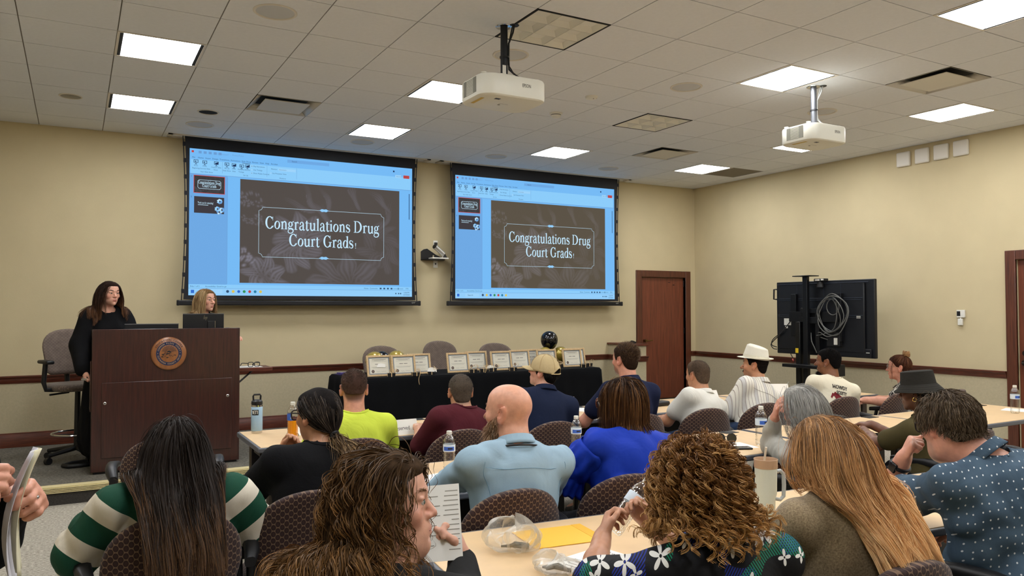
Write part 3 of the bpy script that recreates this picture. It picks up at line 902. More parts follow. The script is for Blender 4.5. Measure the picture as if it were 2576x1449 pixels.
# ---------------------------------------------------------------- projectors
m_proj = M('projector_white', S(222, 220, 206), 0.42)
m_vslot = M('vent_slot', S(126, 124, 112), 0.6)
m_yel = M('yellow_label', S(196, 164, 60), 0.5)
def projector(x0, x1, y0, y1, z0, pole, lab, cabc, polemat):
    cx, cy = (x0 + x1) / 2, (y0 + y1) / 2
    t = thing('ceiling_projector', lab, 'projector', (cx, cy, z0), group='ceiling projectors')
    hx, hy, H = (x1 - x0) / 2, (y1 - y0) / 2, .145
    rr = .10
    def outline(hx, hy, rr, k=8):
        pts = []
        for (sx, sy, a0) in ((1, 1, 0), (-1, 1, 90), (-1, -1, 180), (1, -1, 270)):
            for i in range(k + 1):
                a = R(a0 + 90 * i / k)
                pts.append((sx * (hx - rr) + rr * math.cos(a), sy * (hy - rr) + rr * math.sin(a)))
        return pts
    mb = MB()
    lv = [(0, .93), (.008, .985), (.022, 1.0), (H - .012, 1.0), (H, .98)]
    rings = []
    for z, k in lv:
        rings.append([(x * k, y * k, z) for x, y in outline(hx, hy, rr)])
    n = len(rings[0])
    vs = [p for rg in rings for p in rg]
    fs = [(i * n + j, i * n + (j + 1) % n, (i + 1) * n + (j + 1) % n, (i + 1) * n + j) for i in range(len(rings) - 1) for j in range(n)]
    fs += [tuple(reversed(range(n))), tuple((len(rings) - 1) * n + j for j in range(n))]
    mb.add(vs, fs)
    mb.build('housing', m_proj, t, smooth=30)
    # grille slats on the left flank
    for i in range(11):
        z = .03 + i * .0098
        MB().bx(-hx - .0015, -hx + .002, -hy + .105, hy - .105, z, z + .004).build('vent_slat', m_vslot, t)
    for (a, b) in ((-hy + .108, -hy + .15), (hy - .145, hy - .106)):
        MB().bx(-hx - .002, -hx + .002, a, b, .03, .135).build('vent_mesh', m_vslot, t)
    mb = MB()
    text_into(mb, 'EPSON', .034, XF((hx * .28, -hy - .0015, .086)) @ FACE_NEG_Y, .066)
    mb.build('maker_lettering', m_ink, t, smooth=0)['kind'] = 'stuff'
    MB().bx(-hx + .045, -hx + .07, -hy + .12, hy - .12, -.0012, .002).build('warning_label', m_yel, t)
    MB().bx(-hx + .14, -hx + .18, -hy + .085, -hy + .115, -.001, .004).build('sensor_window', m_black, t)
    mb = MB()
    text_into(mb, 'EPSON', .02, XF((0, 0, -.0006), (PI, 0, 0)), .07)
    mb.build('underside_lettering', m_vslot, t, smooth=0)['kind'] = 'stuff'
    MB().lathe([(.0001, -.002), (.008, -.002), (.012, .001)], 14, XF((-.02, .03, 0))).build('screw_cap', m_vslot, t)
    MB().cyl((.06, hy - .02, .075), (.06, hy + .03, .075), .05, .046, n=24).build('lens_barrel', m_black, t)
    MB().ell((.06, hy + .028, .075), (.04, .008, .04)).build('lens_glass', M('lens_glass', S(30, 34, 60), .05, spec=.8), t)
    for (a, b) in ((-hx + .05, hy - .06), (-hx + .05, -hy + .09), (hx - .06, hy - .06), (hx - .06, -hy + .08)):
        MB().lathe([(.014, H - .01), (.014, H + .012), (.019, H + .016), (.019, H + .022), (.0001, H + .024)], 16, XF((a, b, 0))).build('foot', m_proj, t)
    # mount
    px, py = pole[0] - cx, pole[1] - cy
    zt = ZC - z0
    MB().bx(px - .06, px + .06, py - .06, py + .06, H + .02, H + .07).bx(px - .085, px + .085, py - .04, py + .04, H + .015, H + .03).bx(px - .075, px - .06, py - .05, py + .05, H + .04, H + .065).build('mount_head', m_proj, t, bevel=.004)
    for s in (-1, 1):
        for q in (-1, 1):
            MB().tube([(px + s * .04, py + q * .03, H + .025), (px + s * .13, py + q * .1, H + .022), (px + s * .16, py + q * .12, H + .008)], .009, 6).build('mount_arm', m_proj, t)
    MB().cyl((px, py, H + .06), (px, py, zt), .026, n=18).build('pole', polemat, t)
    MB().lathe([(.0275, zt - .002), (.058, zt - .006), (.062, zt - .001), (.062, zt)], 24, XF((px, py, 0))).build('ceiling_flange', m_chrome, t)
    MB().lathe([(.0001, zt - .003), (.032, zt - .005), (.036, zt - .0005)], 18, XF((px + .05, py - .06, 0))).build('cable_grommet', m_black, t)
    MB().tube([(px + .05, py - .06, zt - .002), (px + .045, py - .05, zt - .05), (px + .03, py - .015, zt - .12), (px + .031, py - .01, H + .2), (px + .034, py - .012, H + .12), (px + .07, py - .05, H + .07), (px + .11, py - .07, H + .035), (px + .13, py - .07, H)], .007, 8).build('cable', cabc, t)
    MB().tube([(px + .04, py - .05, zt - .01), (px + .034, py + .004, zt - .14), (px + .035, py + .003, H + .16), (px + .06, py - .03, H + .09), (px + .14, py - .09, H + .02)], .005, 8).build('cable', cabc, t)
    MB().lathe([(.0345, H + .2), (.0345, H + .212)], 16, XF((px + .003, py, 0))).build('cable_tie', m_black, t)
    if cabc is m_black:
        MB().bx(px - .027, px + .0, py - .029, py - .026, H + .075, H + .14).build('pole_label', m_paper, t)
    return t
projector(2.35, 2.872, 4.56, 4.965, 3.053, (2.645, 4.81), 'white ceiling projector hanging from a black pole, nearer the camera', m_black, M('pole_dark', S(36, 38, 42), .4, metal=.4))
projector(5.455, 5.935, 4.46, 4.85, 3.058, (5.83, 4.76), 'white ceiling projector hanging from a grey pole under a lit panel', M('grey_cable', S(150, 150, 146), .4), M('pole_grey', S(98, 100, 104), .35, metal=.6))

# ---------------------------------------------------------------- things on the walls
t = thing('camera_shelf', 'black triangular wall shelf between the two screens', 'shelf', (4.29, 9.83, 2.29))
MB().prism([(-.19, 0), (.15, 0), (.15, .02), (.03, .07), (-.1, .15), (-.15, .14), (-.19, .11)], .012, XF((0, -.005, 0)) @ FACE_NEG_Y).build('back_plate', m_black, t)
MB().prism([(-.19, 0), (.15, 0), (.10, -.16), (-.02, -.21), (-.12, -.16)], .012, XF((0, -.0, -.01))).build('shelf_board', m_black, t)
MB().bx(-.10, .14, -.20, -.06, .004, .022).build('white_tray', m_white, t, bevel=.003)
t = thing('webcam', 'silver cylindrical conference camera tilted on the black wall shelf', 'camera', (4.29, 9.70, 2.314))
MB().tube([(.09, .0, .05), (-.05, -.03, .15)], .034, 20).build('barrel', M('silver', S(196, 194, 188), .3, metal=.6), t)
MB().tube([(-.05, -.03, .15), (-.056, -.032, .154)], [.036, .034], 20).build('lens_face', m_black, t)
MB().tube([(.08, .0, .0), (.085, .0, .03), (.07, -.005, .055)], .014, 10).build('stand', M('silver', S(196, 194, 188), .3, metal=.6), t)
MB().cyl((-.06, -.0, .0), (-.06, -.0, .03), .012, n=12).build('knob', m_chrome, t)
MB().prism([(-.02, 0), (.05, 0), (.02, .05)], .05, XF((.09, .03, 0.002)) @ FACE_NEG_Y).build('wedge', m_black, t)
for (z, lb) in ((2.50, 'white wall plate with black outlet above the camera shelf'), (2.24, 'white wall plate with a round jack below the camera shelf')):
    t = thing('wall_plate', lb, 'wall plate', (4.318, 9.828, z))
    MB().bx(-.034, .034, -.006, 0, -.058, .058).build('cover', m_white, t, bevel=.003)
    if z > 2.4:
        MB().bx(-.02, .02, -.03, -.006, -.045, .03).build('plug', m_black, t, bevel=.003)
    else:
        MB().cyl((0, -.01, -.005), (0, -.005, -.005), .012, n=14).build('jack', m_black, t)
APL = ['white square wall box farthest from the camera, of four in a row', 'white square wall box, second from the far corner', 'white square wall box, third from the far corner', 'white square wall box nearest the camera, of four in a row']
apw = M('box_white', S(222, 216, 204), .45)
for i, y in enumerate((6.03, 5.785, 5.545, 5.305)):
    t = thing('wall_access_box', APL[i], 'wall box', (9.048, y, 3.478 + .004 * i), group='white wall boxes')
    MB().bx(-.035, 0, -.092, .092, -.092, .092).build('cover', apw, t, bevel=.02, seg=4)
    MB().bx(-.012, 0, -.08, .08, -.08, .08).build('base', m_vslot, t)
t = thing('wall_intercom', 'small white wall control with dark screen and hanging handset', 'wall control', (9.048, 5.345, 1.50))
MB().bx(-.022, 0, -.05, .045, .0, .09).build('body', m_white, t, bevel=.004)
MB().bx(-.025, -.015, .0, .04, .02, .075).build('screen', m_black, t, bevel=.002)
MB().bx(-.03, -.004, -.025, .03, -.09, -.012).build('handset', m_white, t, bevel=.006)
MB().tube([(-.01, .0, .0), (-.02, .0, -.01), (-.015, .0, -.02)], .006, 6).build('hook', m_white, t)

# ---------------------------------------------------------------- podium
m_pod = Mwood('podium_mahogany', S(48, 23, 19), S(72, 35, 27), stretch=(1.2, 22, 22), rough=0.32, coat=0.4)
m_podv = Mwood('podium_mahogany_upright', S(44, 22, 19), S(70, 34, 27), stretch=(22, 22, 1.2), rough=0.3, coat=0.45)
t = thing('podium', 'tall dark mahogany podium with a round wooden seal', 'podium', (0.76, 7.82, ST))
pw, pd, ph = .627, .66, 1.285
MB().bx(-pw, pw, 0, .03, 0.02, ph).build('front_panel', m_podv, t, bevel=.004)
MB().bx(-pw - .0, -pw + .03, .03, pd, .02, ph - .01).build('side_panel', m_podv, t, bevel=.003)
MB().bx(pw - .03, pw, .03, pd, .02, ph - .01).build('side_panel', m_podv, t, bevel=.003)
MB().bx(-pw, pw, .03, pd, ph - .10, ph - .075).build('desk_top', m_pod, t, bevel=.004)
MB().bx(-pw + .03, pw - .03, .04, pd, .55, .57).build('inner_shelf', m_pod, t)
MB().bx(-pw + .02, pw - .02, .02, pd - .02, 0.0, .02).build('plinth', m_black, t)
MB().bx(-.548, .556, -.012, .0, .138, .81).build('inset_panel', m_podv, t, bevel=.004)
MB().bx(-pw - .012, -pw, .05, .5, .55, 1.0).build('side_door', m_podv, t, bevel=.004)
for x, z in ((-.522, .628), (.516, .64)):
    MB().lathe([(.0001, .006), (.009, .006), (.013, .003), (.013, 0)], 18, XF((x, -.012, z), (R(90), 0, 0))).build('lock', m_chrome, t)
    MB().lathe([(.0001, .0065), (.006, .0065)], 12, XF((x, -.0121, z), (R(90), 0, 0))).build('keyhole', m_black, t)
MB().tube([(-pw - .04, .03, .845), (-pw - .075, .03, .845), (-pw - .075, .17, .845), (-pw - .04, .17, .845)], .008, 8).build('pull_handle', m_chrome, t)
# seal on the podium front
m_seal = Mwood('seal_wood', S(126, 76, 42), S(164, 106, 60), stretch=(6, 6, 1.2), rough=.3, coat=.5)
sl = MB().lathe([(.0001, .024), (.135, .024), (.147, .018), (.152, .009), (.152, 0)], 56, XF((-.003, -.001, 1.205 - ST), (R(90), 0, 0))).build('seal', m_seal, t)
def seal_xf(dz):
    return XF((-.003, -.0255 - dz, 1.205 - ST)) @ FACE_NEG_Y
mb = MB()
mb.lathe([(.080, 0), (.110, 0)], 64, seal_xf(.0))
mb.build('seal_ring', M('seal_navy', S(30, 38, 70), .6), sl, smooth=0)
def ring_text(mb, s, rad, a0, a1, h, flip=False):
    n = len(s)
    for i, ch in enumerate(s):
        if ch == ' ':
            continue
        a = R(a0 + (a1 - a0) * (i + .5) / n)
        rot = a - PI / 2 if not flip else a + PI / 2
        text_into(mb, ch, h, seal_xf(.0012) @ XF((rad * math.cos(a), rad * math.sin(a), 0), (0, 0, rot)))
mb = MB()
ring_text(mb, 'EDUCATION CENTER', .124, 155, 25, .024)
mb.build('seal_lettering', m_ink, sl, smooth=0)['kind'] = 'stuff'
mb = MB()
ring_text(mb, 'COMMON PLEAS COURT', .095, 165, 12, .019)
ring_text(mb, 'CUYAHOGA COUNTY OHIO', .095, 190, 350, .019, True)
for a in (178, 4):
    mb.flat([(.095 * math.cos(R(a)) + .003 * math.cos(q), .095 * math.sin(R(a)) + .003 * math.sin(q)) for q in np.linspace(0, 2 * PI, 8)[:-1]], 0, seal_xf(.0012))
mb.build('seal_lettering', M('seal_tan', S(190, 160, 120), .6), sl, smooth=0)
mb = MB()
for i in range(17):
    a = R(12 + 156 * i / 16)
    d = Vector((math.cos(a), math.sin(a)))
    n2 = Vector((-d.y, d.x))
    p, q = Vector((0, .012)) + d * .022, Vector((0, .012)) + d * (.060 if i % 2 else .064)
    q *= min(1, .077 / q.length)
    mb.flat([tuple(p - n2 * .0009), tuple(q - n2 * .0022), tuple(q + n2 * .0022), tuple(p + n2 * .0009)], 0, seal_xf(.0008))
mb.flat([(.018 * math.cos(a), .012 + .016 * math.sin(a)) for a in np.linspace(0, PI, 10)], 0, seal_xf(.0008))
rng = random.Random(8)
for i in range(26):
    x, y = rng.uniform(-.06, .06), rng.uniform(-.045, .012)
    w, h = rng.uniform(.006, .02), rng.uniform(.0015, .004)
    if x * x + y * y < .066 ** 2:
        mb.flat([(x - w, y), (x, y - h), (x + w, y + h * .4), (x, y + h)], 0, seal_xf(.0008))
mb.flat([(-.03, -.005), (-.005, .004), (.022, .018), (.024, .014), (.0, -.002), (-.02, -.012)], 0, seal_xf(.0009))
mb.build('seal_scene', m_ink, sl, smooth=0)['kind'] = 'stuff'
# fold-out side tray of the podium
tr = thing('side_tray', 'small mahogany fold-out tray on the right side of the podium', 'tray', (1.39, 7.95, 1.0))
MB().bx(0, .335, 0, .32, 0, .035).build('tray_board', m_wood, tr, bevel=.004)
MB().tube([(.16, .1, .0), (.01, .1, -.13)], .009, 8).tube([(.16, .1, .0), (.13, .1, 0)], .012, 8).build('brace', M('brace_grey', S(70, 70, 72), .4, metal=.6), tr)
MB().bx(.0, .012, .07, .13, -.2, -.05).build('brace_bracket', m_blackm, tr)
MB().bx(.02, .25, .02, .25, 0, .002).build('p', m_paper, None, loc=(1.39, 7.955, 1.0361), rot=(0, 0, .06))
tag(bpy.data.objects['p'], 'white sheet of paper on the podium side tray', 'paper').name = 'paper_sheet'
def glasses(mats, parent=None, w=.135, lens=None, name='eyeglasses', label=None, loc=(0, 0, 0), rot=(0, 0, 0), rr=.0022, rnd=False, temples=True, lensmat=None):
    """origin between the lenses, lenses face +Y, temples run to -Y"""
    if parent is None:
        t = thing(name, label, 'glasses', loc)
        t.rotation_euler = rot
    else:
        t = bpy.data.objects.new(name, None)
        COL.objects.link(t)
        t.parent = parent
        t.location = loc
        t.rotation_euler = rot
    kids = []
    for s in (-1, 1):
        cx = s * w * .25
        a, b = w * .205, (w * .205 if rnd else w * .16)
        pts = []
        for i in range(20):
            q = 2 * PI * i / 20
            k = 1 if rnd else .62
            x = math.copysign(abs(math.cos(q)) ** k, math.cos(q)) * a
            z = math.copysign(abs(math.sin(q)) ** k, math.sin(q)) * b
            pts.append((cx + x, -.06 * x * x / .03 * 0.3, z))
        MB().tube(pts, rr, 6, closed=True).build('rim', mats, t)
        if lensmat:
            MB().add([(p[0], p[1], p[2]) for p in pts], [tuple(range(20))]).build('lens', lensmat, t, smooth=0)
        if temples:
            MB().tube([(s * w * .47, -.002, b * .55), (s * w * .5, -.012, b * .55), (s * w * .52, -.09, b * .5), (s * w * .5, -.115, b * .2), (s * w * .49, -.135, -b * .8)], rr, 6).build('temple', mats, t)
    MB().tube([(-w * .05, 0, .006), (0, .003, .011), (w * .05, 0, .006)], rr, 6).build('bridge', mats, t)
    return t
m_clear = M('clear_lens', (1, 1, 1, 1), 0.02, trans=1.0, ior=1.05, spec=.3)
glasses(M('glasses_black', S(24, 22, 22), .3), None, label='dark-framed folded eyeglasses on the podium side tray', loc=(1.56, 8.03, 1.063), rot=(0, 0, .35 + PI), w=.14, rr=.004, lensmat=m_clear)
# monitors standing on the podium desk
t = thing('monitor', 'black desktop monitor seen from behind, in front of the blond speaker', 'monitor', (1.087, 8.05, ST + ph - .075))
MB().bx(-.187, .187, -.012, .012, .0, .208).build('panel', M('monitor_black', S(20, 22, 26), .35), t, bevel=.006)
MB().bx(-.187, .187, -.014, .012, .2075, .2125).build('top_edge', M('monitor_edge', S(120, 120, 122), .35, metal=.5), t)
MB().bx(.035, .10, -.035, -.012, -.0, .14).build('stand_column', m_black, t, bevel=.004)
MB().bx(.10, .104, -.037, -.012, .0, .14).build('stand_trim', m_chrome, t)
MB().bx(-.1, .12, -.10, .09, -.003, .006).build('stand_foot', m_black, t, bevel=.003)
mb = MB()
for i, (x, z0, z1) in enumerate(((.0, .0, .038), (.009, .0, .022), (.018, .0, .022), (.018, -.012, .022), (.029, 0, .022))):
    mb.tube([(x, -.0125, .158 + z0), (x + (z1 - z0) * .18, -.0125, .158 + z1)], .0016, 5)
mb.build('maker_mark', m_chrome, t)['kind'] = 'stuff'
t = thing('low_monitor', 'low flat black monitor lying at the left of the podium desk', 'monitor', (0.632, 8.05, ST + ph - .075))
MB().bx(-.23, .23, -.01, .012, .0, .114).build('panel', M('monitor_black', S(20, 22, 26), .35), t, bevel=.004)
MB().bx(-.232, .232, -.013, .012, .112, .119).build('top_edge', M('monitor_edge', S(120, 120, 122), .35, metal=.5), t)
MB().bx(-.12, .12, .0, .12, -.003, .006).build('foot', m_black, t)
t = thing('cable_loop', 'thick black cable loop on the stage beside the podium', 'cable', (.06, 8.30, ST))
MB().tube([(.09, .0, .02), (-.0, -.04, .02), (-.1, -.04, .02), (-.14, .02, .02), (-.08, .12, .02), (.03, .16, .02), (.09, .15, .02)], .021, 10).build('sleeve', m_black, t)

# ---------------------------------------------------------------- television on a rolling stand
XT = 8.3
t = thing('rolling_tv', 'large black television on a rolling stand, seen from behind', 'television', (XT, 6.68, 0))
m_tv = M('tv_back', S(15, 17, 23), .42, vary=.1, vscale=6)
m_tv2 = M('tv_back_ridge', S(50, 56, 68), .35, metal=.3)
def tvb(n, y0, y1, z0, z1, x0, x1, m, b=.004):       # y to the right in the photo is -y
    return MB().bx(x0, x1, y0, y1, z0, z1).build(n, m, t, bevel=b)
tvb('tv_panel', -.74, .74, 1.01, 1.965, 0, .05, m_tv, .008)
tvb('tv_back_cover', -.62, .68, 1.07, 1.93, -.03, 0, m_tv, .012)
tvb('tv_lower_bulge', -.7, .70, 1.02, 1.12, -.022, 0, m_tv)
for z in (1.735, 1.52):
    tvb('ridge', -.60, .69, z, z + .008, -.037, -.03, m_tv2, .001)
    tvb('ridge', -.58, .68, z - .02, z - .014, -.036, -.03, m_tv2, .001)
tvb('top_ridge', -.68, .70, 1.925, 1.935, -.034, -.02, m_tv2, .002)
for y in (.37, -.05, -.3):
    tvb('seam', y, y + .004, 1.55, 1.92, -.032, -.03, m_tv2, .0)
tvb('mount_arm', .36, .44, 1.25, 1.80, -.075, -.03, m_blackm)
tvb('mount_arm', -.33, -.25, 1.20, 1.80, -.075, -.03, m_blackm)
tvb('mount_plate', -.30, .46, 1.44, 1.57, -.09, -.07, m_blackm)
tvb('mount_frame', .18, .24, 1.12, 1.62, -.12, -.08, m_blackm)
tvb('mount_frame', -.04, .02, 1.05, 1.62, -.12, -.08, m_blackm)
tvb('mount_cross', -.04, .24, 1.42, 1.50, -.13, -.10, m_blackm)
tvb('mount_cross', -.04, .24, 1.55, 1.61, -.13, -.10, m_blackm)
tvb('column', .10, .17, .10, 2.02, -.17, -.12, m_blackm)
tvb('lower_column', .20, .27, .09, 1.44, -.19, -.12, M('column_black', S(12, 12, 13), .3))
tvb('top_plate', -.0, .27, 2.02, 2.032, -.24, -.06, m_blackm, .003)
tvb('yellow_tag', .225, .27, 1.04, 1.10, -.194, -.19, M('tag_yellow', S(232, 196, 40), .5), .001)
tvb('shelf', -.25, .38, .86, .90, -.32, -.0, m_blackm)
tvb('device_box', -.36, -.17, .78, .92, -.2, -.05, m_black)
tvb('power_brick', -.31, -.12, 1.14, 1.32, -.08, -.03, m_black)
tvb('adapter', -.28, -.245, 1.16, 1.245, -.11, -.08, m_white)
tvb('rating_label', .46, .59, 1.39, 1.48, -.033, -.03, m_white, .0)
tvb('rating_label', .53, .57, 1.35, 1.38, -.033, -.03, m_white, .0)
tvb('rating_label', -.57, -.515, 1.49, 1.525, -.033, -.03, m_white, .0)
tvb('badge', -.68, -.635, 1.073, 1.080, -.026, -.02, m_white, .0)
tvb('badge', -.30, -.27, 1.10, 1.11, -.026, -.02, m_white, .0)
MB().tube([(.02, .74, 1.87), (.0, .785, 1.87), (.0, .79, 1.74), (.02, .74, 1.735)], .012, 8).build('side_handle', m_black, t)
cm = MB().bx(-.10, -.02, -.11, .05, 1.955, 1.99).build('top_camera', m_black, t, bevel=.006)
MB().bx(-.103, -.10, -.04, .03, 1.962, 1.983).bx(-.103, -.10, -.1, -.06, 1.965, 1.985).build('camera_label', m_white, cm)
MB().cyl((-.06, -.02, 1.88), (-.06, -.02, 1.955), .045, .03, n=16).build('camera_base', m_black, cm)
m_cab = M('cable_grey', S(96, 96, 92), .45)
rng = random.Random(12)
for k in range(4):
    pts = []
    for i in range(28):
        a = 2 * PI * i / 28
        ry = .15 + .02 * k
        rz = .21 + .012 * k
        pts.append((-.11 - .012 * (k % 2) - .01 * math.sin(3 * a + k), -.19 + ry * math.cos(a) * (1 + .12 * math.sin(2 * a + k)) - .02 * k, 1.52 + .02 * (k % 3) + rz * math.sin(a)))
    MB().tube(pts, .0065, 6, closed=True).build('coiled_cable', m_cab, t)
MB().tube([(-.11, -.24 + .09 * math.cos(2 * PI * i / 20), 1.63 + .1 * math.sin(2 * PI * i / 20)) for i in range(20)], .006, 6, closed=True).build('coiled_cable', m_cab, t)
for pts in ([(-.1, -.28, 1.72), (-.12, -.3, 1.5), (-.11, -.24, 1.35), (-.11, -.1, 1.29), (-.12, .0, 1.27)], [(-.1, -.3, 1.3), (-.12, -.16, 1.26), (-.12, -.05, 1.31), (-.1, .02, 1.27), (-.1, -.15, 1.22)], [(-.1, .1, 1.3), (-.14, .06, 1.2), (-.14, .02, 1.12), (-.12, .0, 1.05)], [(-.04, .48, 1.44), (-.06, .6, 1.3), (-.05, .7, 1.22), (-.03, .78, 1.17), (-.02, .83, 1.12), (-.01, .8, 1.07), (0, .745, 1.06)], [(-.05, .6, 1.3), (-.05, .76, 1.2), (-.05, .79, 1.12), (0, .745, 1.09)], [(.0, .52, 1.02), (-.05, .42, .93), (-.12, .33, .88), (-.15, .25, .87)]):
    MB().tube(spl(pts), .006, 6).build('cable', m_cab if pts[0][1] < .2 else m_black, t)
MB().tube([(-.05, .44, .945), (-.07, .41, .925)], .009, 8).build('red_plug', M('plug_red', S(196, 90, 80), .5), t)
for s in (-1, 1):
    MB().tube([(-.15, .18, .09), (-.15 + s * .02, .18 + s * .42, .075)], .03, 8).build('base_leg', m_blackm, t)
    MB().tube([(-.15, .18, .09), (.22, .18 + s * .3, .075)], .03, 8).build('base_leg', m_blackm, t)
    MB().cyl((-.17 + s * .02, .18 + s * .42, .035), (-.13 + s * .02, .18 + s * .42, .035), .035, n=14).build('caster', m_black, t)
    MB().cyl((.20, .18 + s * .3, .035), (.24, .18 + s * .3, .035), .035, n=14).build('caster', m_black, t)
t = thing('small_clamp', 'small black clip lying on top of the half wall', 'clip', (7.33, 9.33, 1.0905))
MB().prism([(-.05, 0), (.05, 0), (.06, .02), (.02, .035), (-.01, .045), (-.03, .03)], .05, XF((0, .02, 0)) @ FACE_NEG_Y).build('jaw', m_black, t, bevel=.004)

# ---------------------------------------------------------------- patterned upholstery
def oval_fabric(name, c_oval, c_oval2, c_net, sx, sy, plane='xz', rough=.85):
    m, nt, b = new_mat(name)
    L = nt.links.new
    tc = N(nt, 'ShaderNodeTexCoord')
    sp = N(nt, 'ShaderNodeSeparateXYZ')
    L(tc.outputs['Object'], sp.inputs[0])
    cb = N(nt, 'ShaderNodeCombineXYZ')
    L(sp.outputs['X'], cb.inputs[0])
    L(sp.outputs['Z' if plane == 'xz' else 'Y'], cb.inputs[1])
    ds = []
    for off in ((0, 0), (.5, .5)):
        ma = N(nt, 'ShaderNodeVectorMath', operation='MULTIPLY_ADD')
        ma.inputs[1].default_value = (1 / sx, 1 / sy, 0)
        ma.inputs[2].default_value = (off[0] + 50, off[1] + 50, 0)
        L(cb.outputs[0], ma.inputs[0])
        fr = N(nt, 'ShaderNodeVectorMath', operation='FRACTION')
        L(ma.outputs[0], fr.inputs[0])
        su = N(nt, 'ShaderNodeVectorMath', operation='MULTIPLY_ADD')
        su.inputs[1].default_value = (1.0, .66, 0)
        su.inputs[2].default_value = (-.5, -.33, 0)
        L(fr.outputs[0], su.inputs[0])
        ln = N(nt, 'ShaderNodeVectorMath', operation='LENGTH')
        L(su.outputs[0], ln.inputs[0])
        ds.append(ln)
    mi = N(nt, 'ShaderNodeMath', operation='MINIMUM')
    L(ds[0].outputs['Value'], mi.inputs[0])
    L(ds[1].outputs['Value'], mi.inputs[1])
    rp = ramp(nt, [(0.0, c_oval2), (.20, c_oval), (.252, c_oval), (.268, scl(c_oval, .45)), (.287, c_net), (.5, scl(c_net, 1.05))])
    L(mi.outputs[0], rp.inputs[0])
    nz = N(nt, 'ShaderNodeTexNoise')
    nz.inputs['Scale'].default_value = 18
    mx = N(nt, 'ShaderNodeMix', data_type='RGBA', blend_type='MULTIPLY')
    mx.inputs[0].default_value = .5
    L(tc.outputs['Object'], nz.inputs['Vector'])
    L(rp.outputs[0], mx.inputs[6])
    L(nz.outputs[0], mx.inputs[7])
    mul = N(nt, 'ShaderNodeMix', data_type='RGBA', blend_type='MULTIPLY')
    mul.inputs[0].default_value = 1
    mul.inputs[7].default_value = (1.35, 1.35, 1.35, 1)
    L(mx.outputs[2], mul.inputs[6])
    L(mul.outputs[2], b.inputs['Base Color'])
    bp = N(nt, 'ShaderNodeBump')
    bp.inputs['Strength'].default_value = .25
    bp.inputs['Distance'].default_value = .002
    L(mi.outputs[0], bp.inputs['Height'])
    L(bp.outputs[0], b.inputs['Normal'])
    b.inputs['Roughness'].default_value = rough
    b.inputs['Specular IOR Level'].default_value = .2
    b.inputs['Sheen Weight'].default_value = .15
    return m
fab_b = oval_fabric('chair_oval_fabric', S(52, 36, 35), S(64, 46, 42), S(116, 93, 75), .0325, .027)
fab_s = oval_fabric('seat_oval_fabric', S(52, 36, 35), S(64, 46, 42), S(116, 93, 75), .0325, .027, 'xy')
fab_t = oval_fabric('taupe_oval_fabric', S(106, 92, 84), S(112, 98, 90), S(128, 114, 102), .034, .03)
fab_ts = oval_fabric('taupe_seat_fabric', S(96, 84, 76), S(104, 92, 84), S(124, 110, 98), .034, .03, 'xy')

def back_mesh(w0, w1, z0, z1, thick, arch, lean=.10, wrap=.06, nv=18, nu=28):
    """closed cushion: lower half width w0, upper half width w1, arched top"""
    mb = MB()
    H = z1 - z0
    rings = []
    for j in range(nv + 1):
        v = j / nv
        zz = v
        if v < 1 - arch:
            w = w0 + (w1 - w0) * (v / (1 - arch)) ** .8
        else:
            q = (v - (1 - arch)) / arch
            q = math.sin(q * PI / 2)
            zz = (1 - arch) + arch * q
            w = w1 * max(0.0, 1 - q ** 2.6) ** (1 / 2.2)
        if j == 0:
            w = w0 - .03
        th = thick * (1 if 0 < j < nv else .3)
        if j >= nv - 2:
            th = thick * (.9, .75, .3)[j - nv + 2]
        w = max(w, .012)
        ring = []
        for i in range(nu):
            a = 2 * PI * i / nu
            ca, sa = math.cos(a), math.sin(a)
            x = w * math.copysign(abs(ca) ** .55, ca)
            y = th / 2 * math.copysign(abs(sa) ** .7, sa)
            y += wrap * (x / w1) ** 2 - lean * zz * H / .4 * .4
            ring.append((x, y, z0 + zz * H))
        rings.append(ring)
    vs = [p for r in rings for p in r]
    n = nu
    fs = [(j * n + i, j * n + (i + 1) % n, (j + 1) * n + (i + 1) % n, (j + 1) * n + i) for j in range(nv) for i in range(n)]
    fs += [tuple(reversed(range(n))), tuple(nv * n + i for i in range(n))]
    mb.add(vs, fs)
    return mb
def seat_mesh(w, d, z0, z1):
    mb = MB()
    rings = []
    n = 32
    for (z, k) in ((z0, .90), (z0 + .012, .97), ((z0 + z1) / 2, 1.0), (z1 - .015, .98), (z1 - .003, .93), (z1, .8), (z1 + .002, .4)):
        rg = []
        for i in range(n):
            a = 2 * PI * i / n
            ca, sa = math.cos(a), math.sin(a)
            rg.append((w * k * math.copysign(abs(ca) ** .5, ca), d * k * math.copysign(abs(sa) ** .5, sa), z))
        rings.append(rg)
    vs = [p for r in rings for p in r]
    fs = [(j * n + i, j * n + (i + 1) % n, (j + 1) * n + (i + 1) % n, (j + 1) * n + i) for j in range(len(rings) - 1) for i in range(n)]
    fs += [tuple(reversed(range(n))), tuple((len(rings) - 1) * n + i for i in range(n))]
    return mb.add(vs, fs)
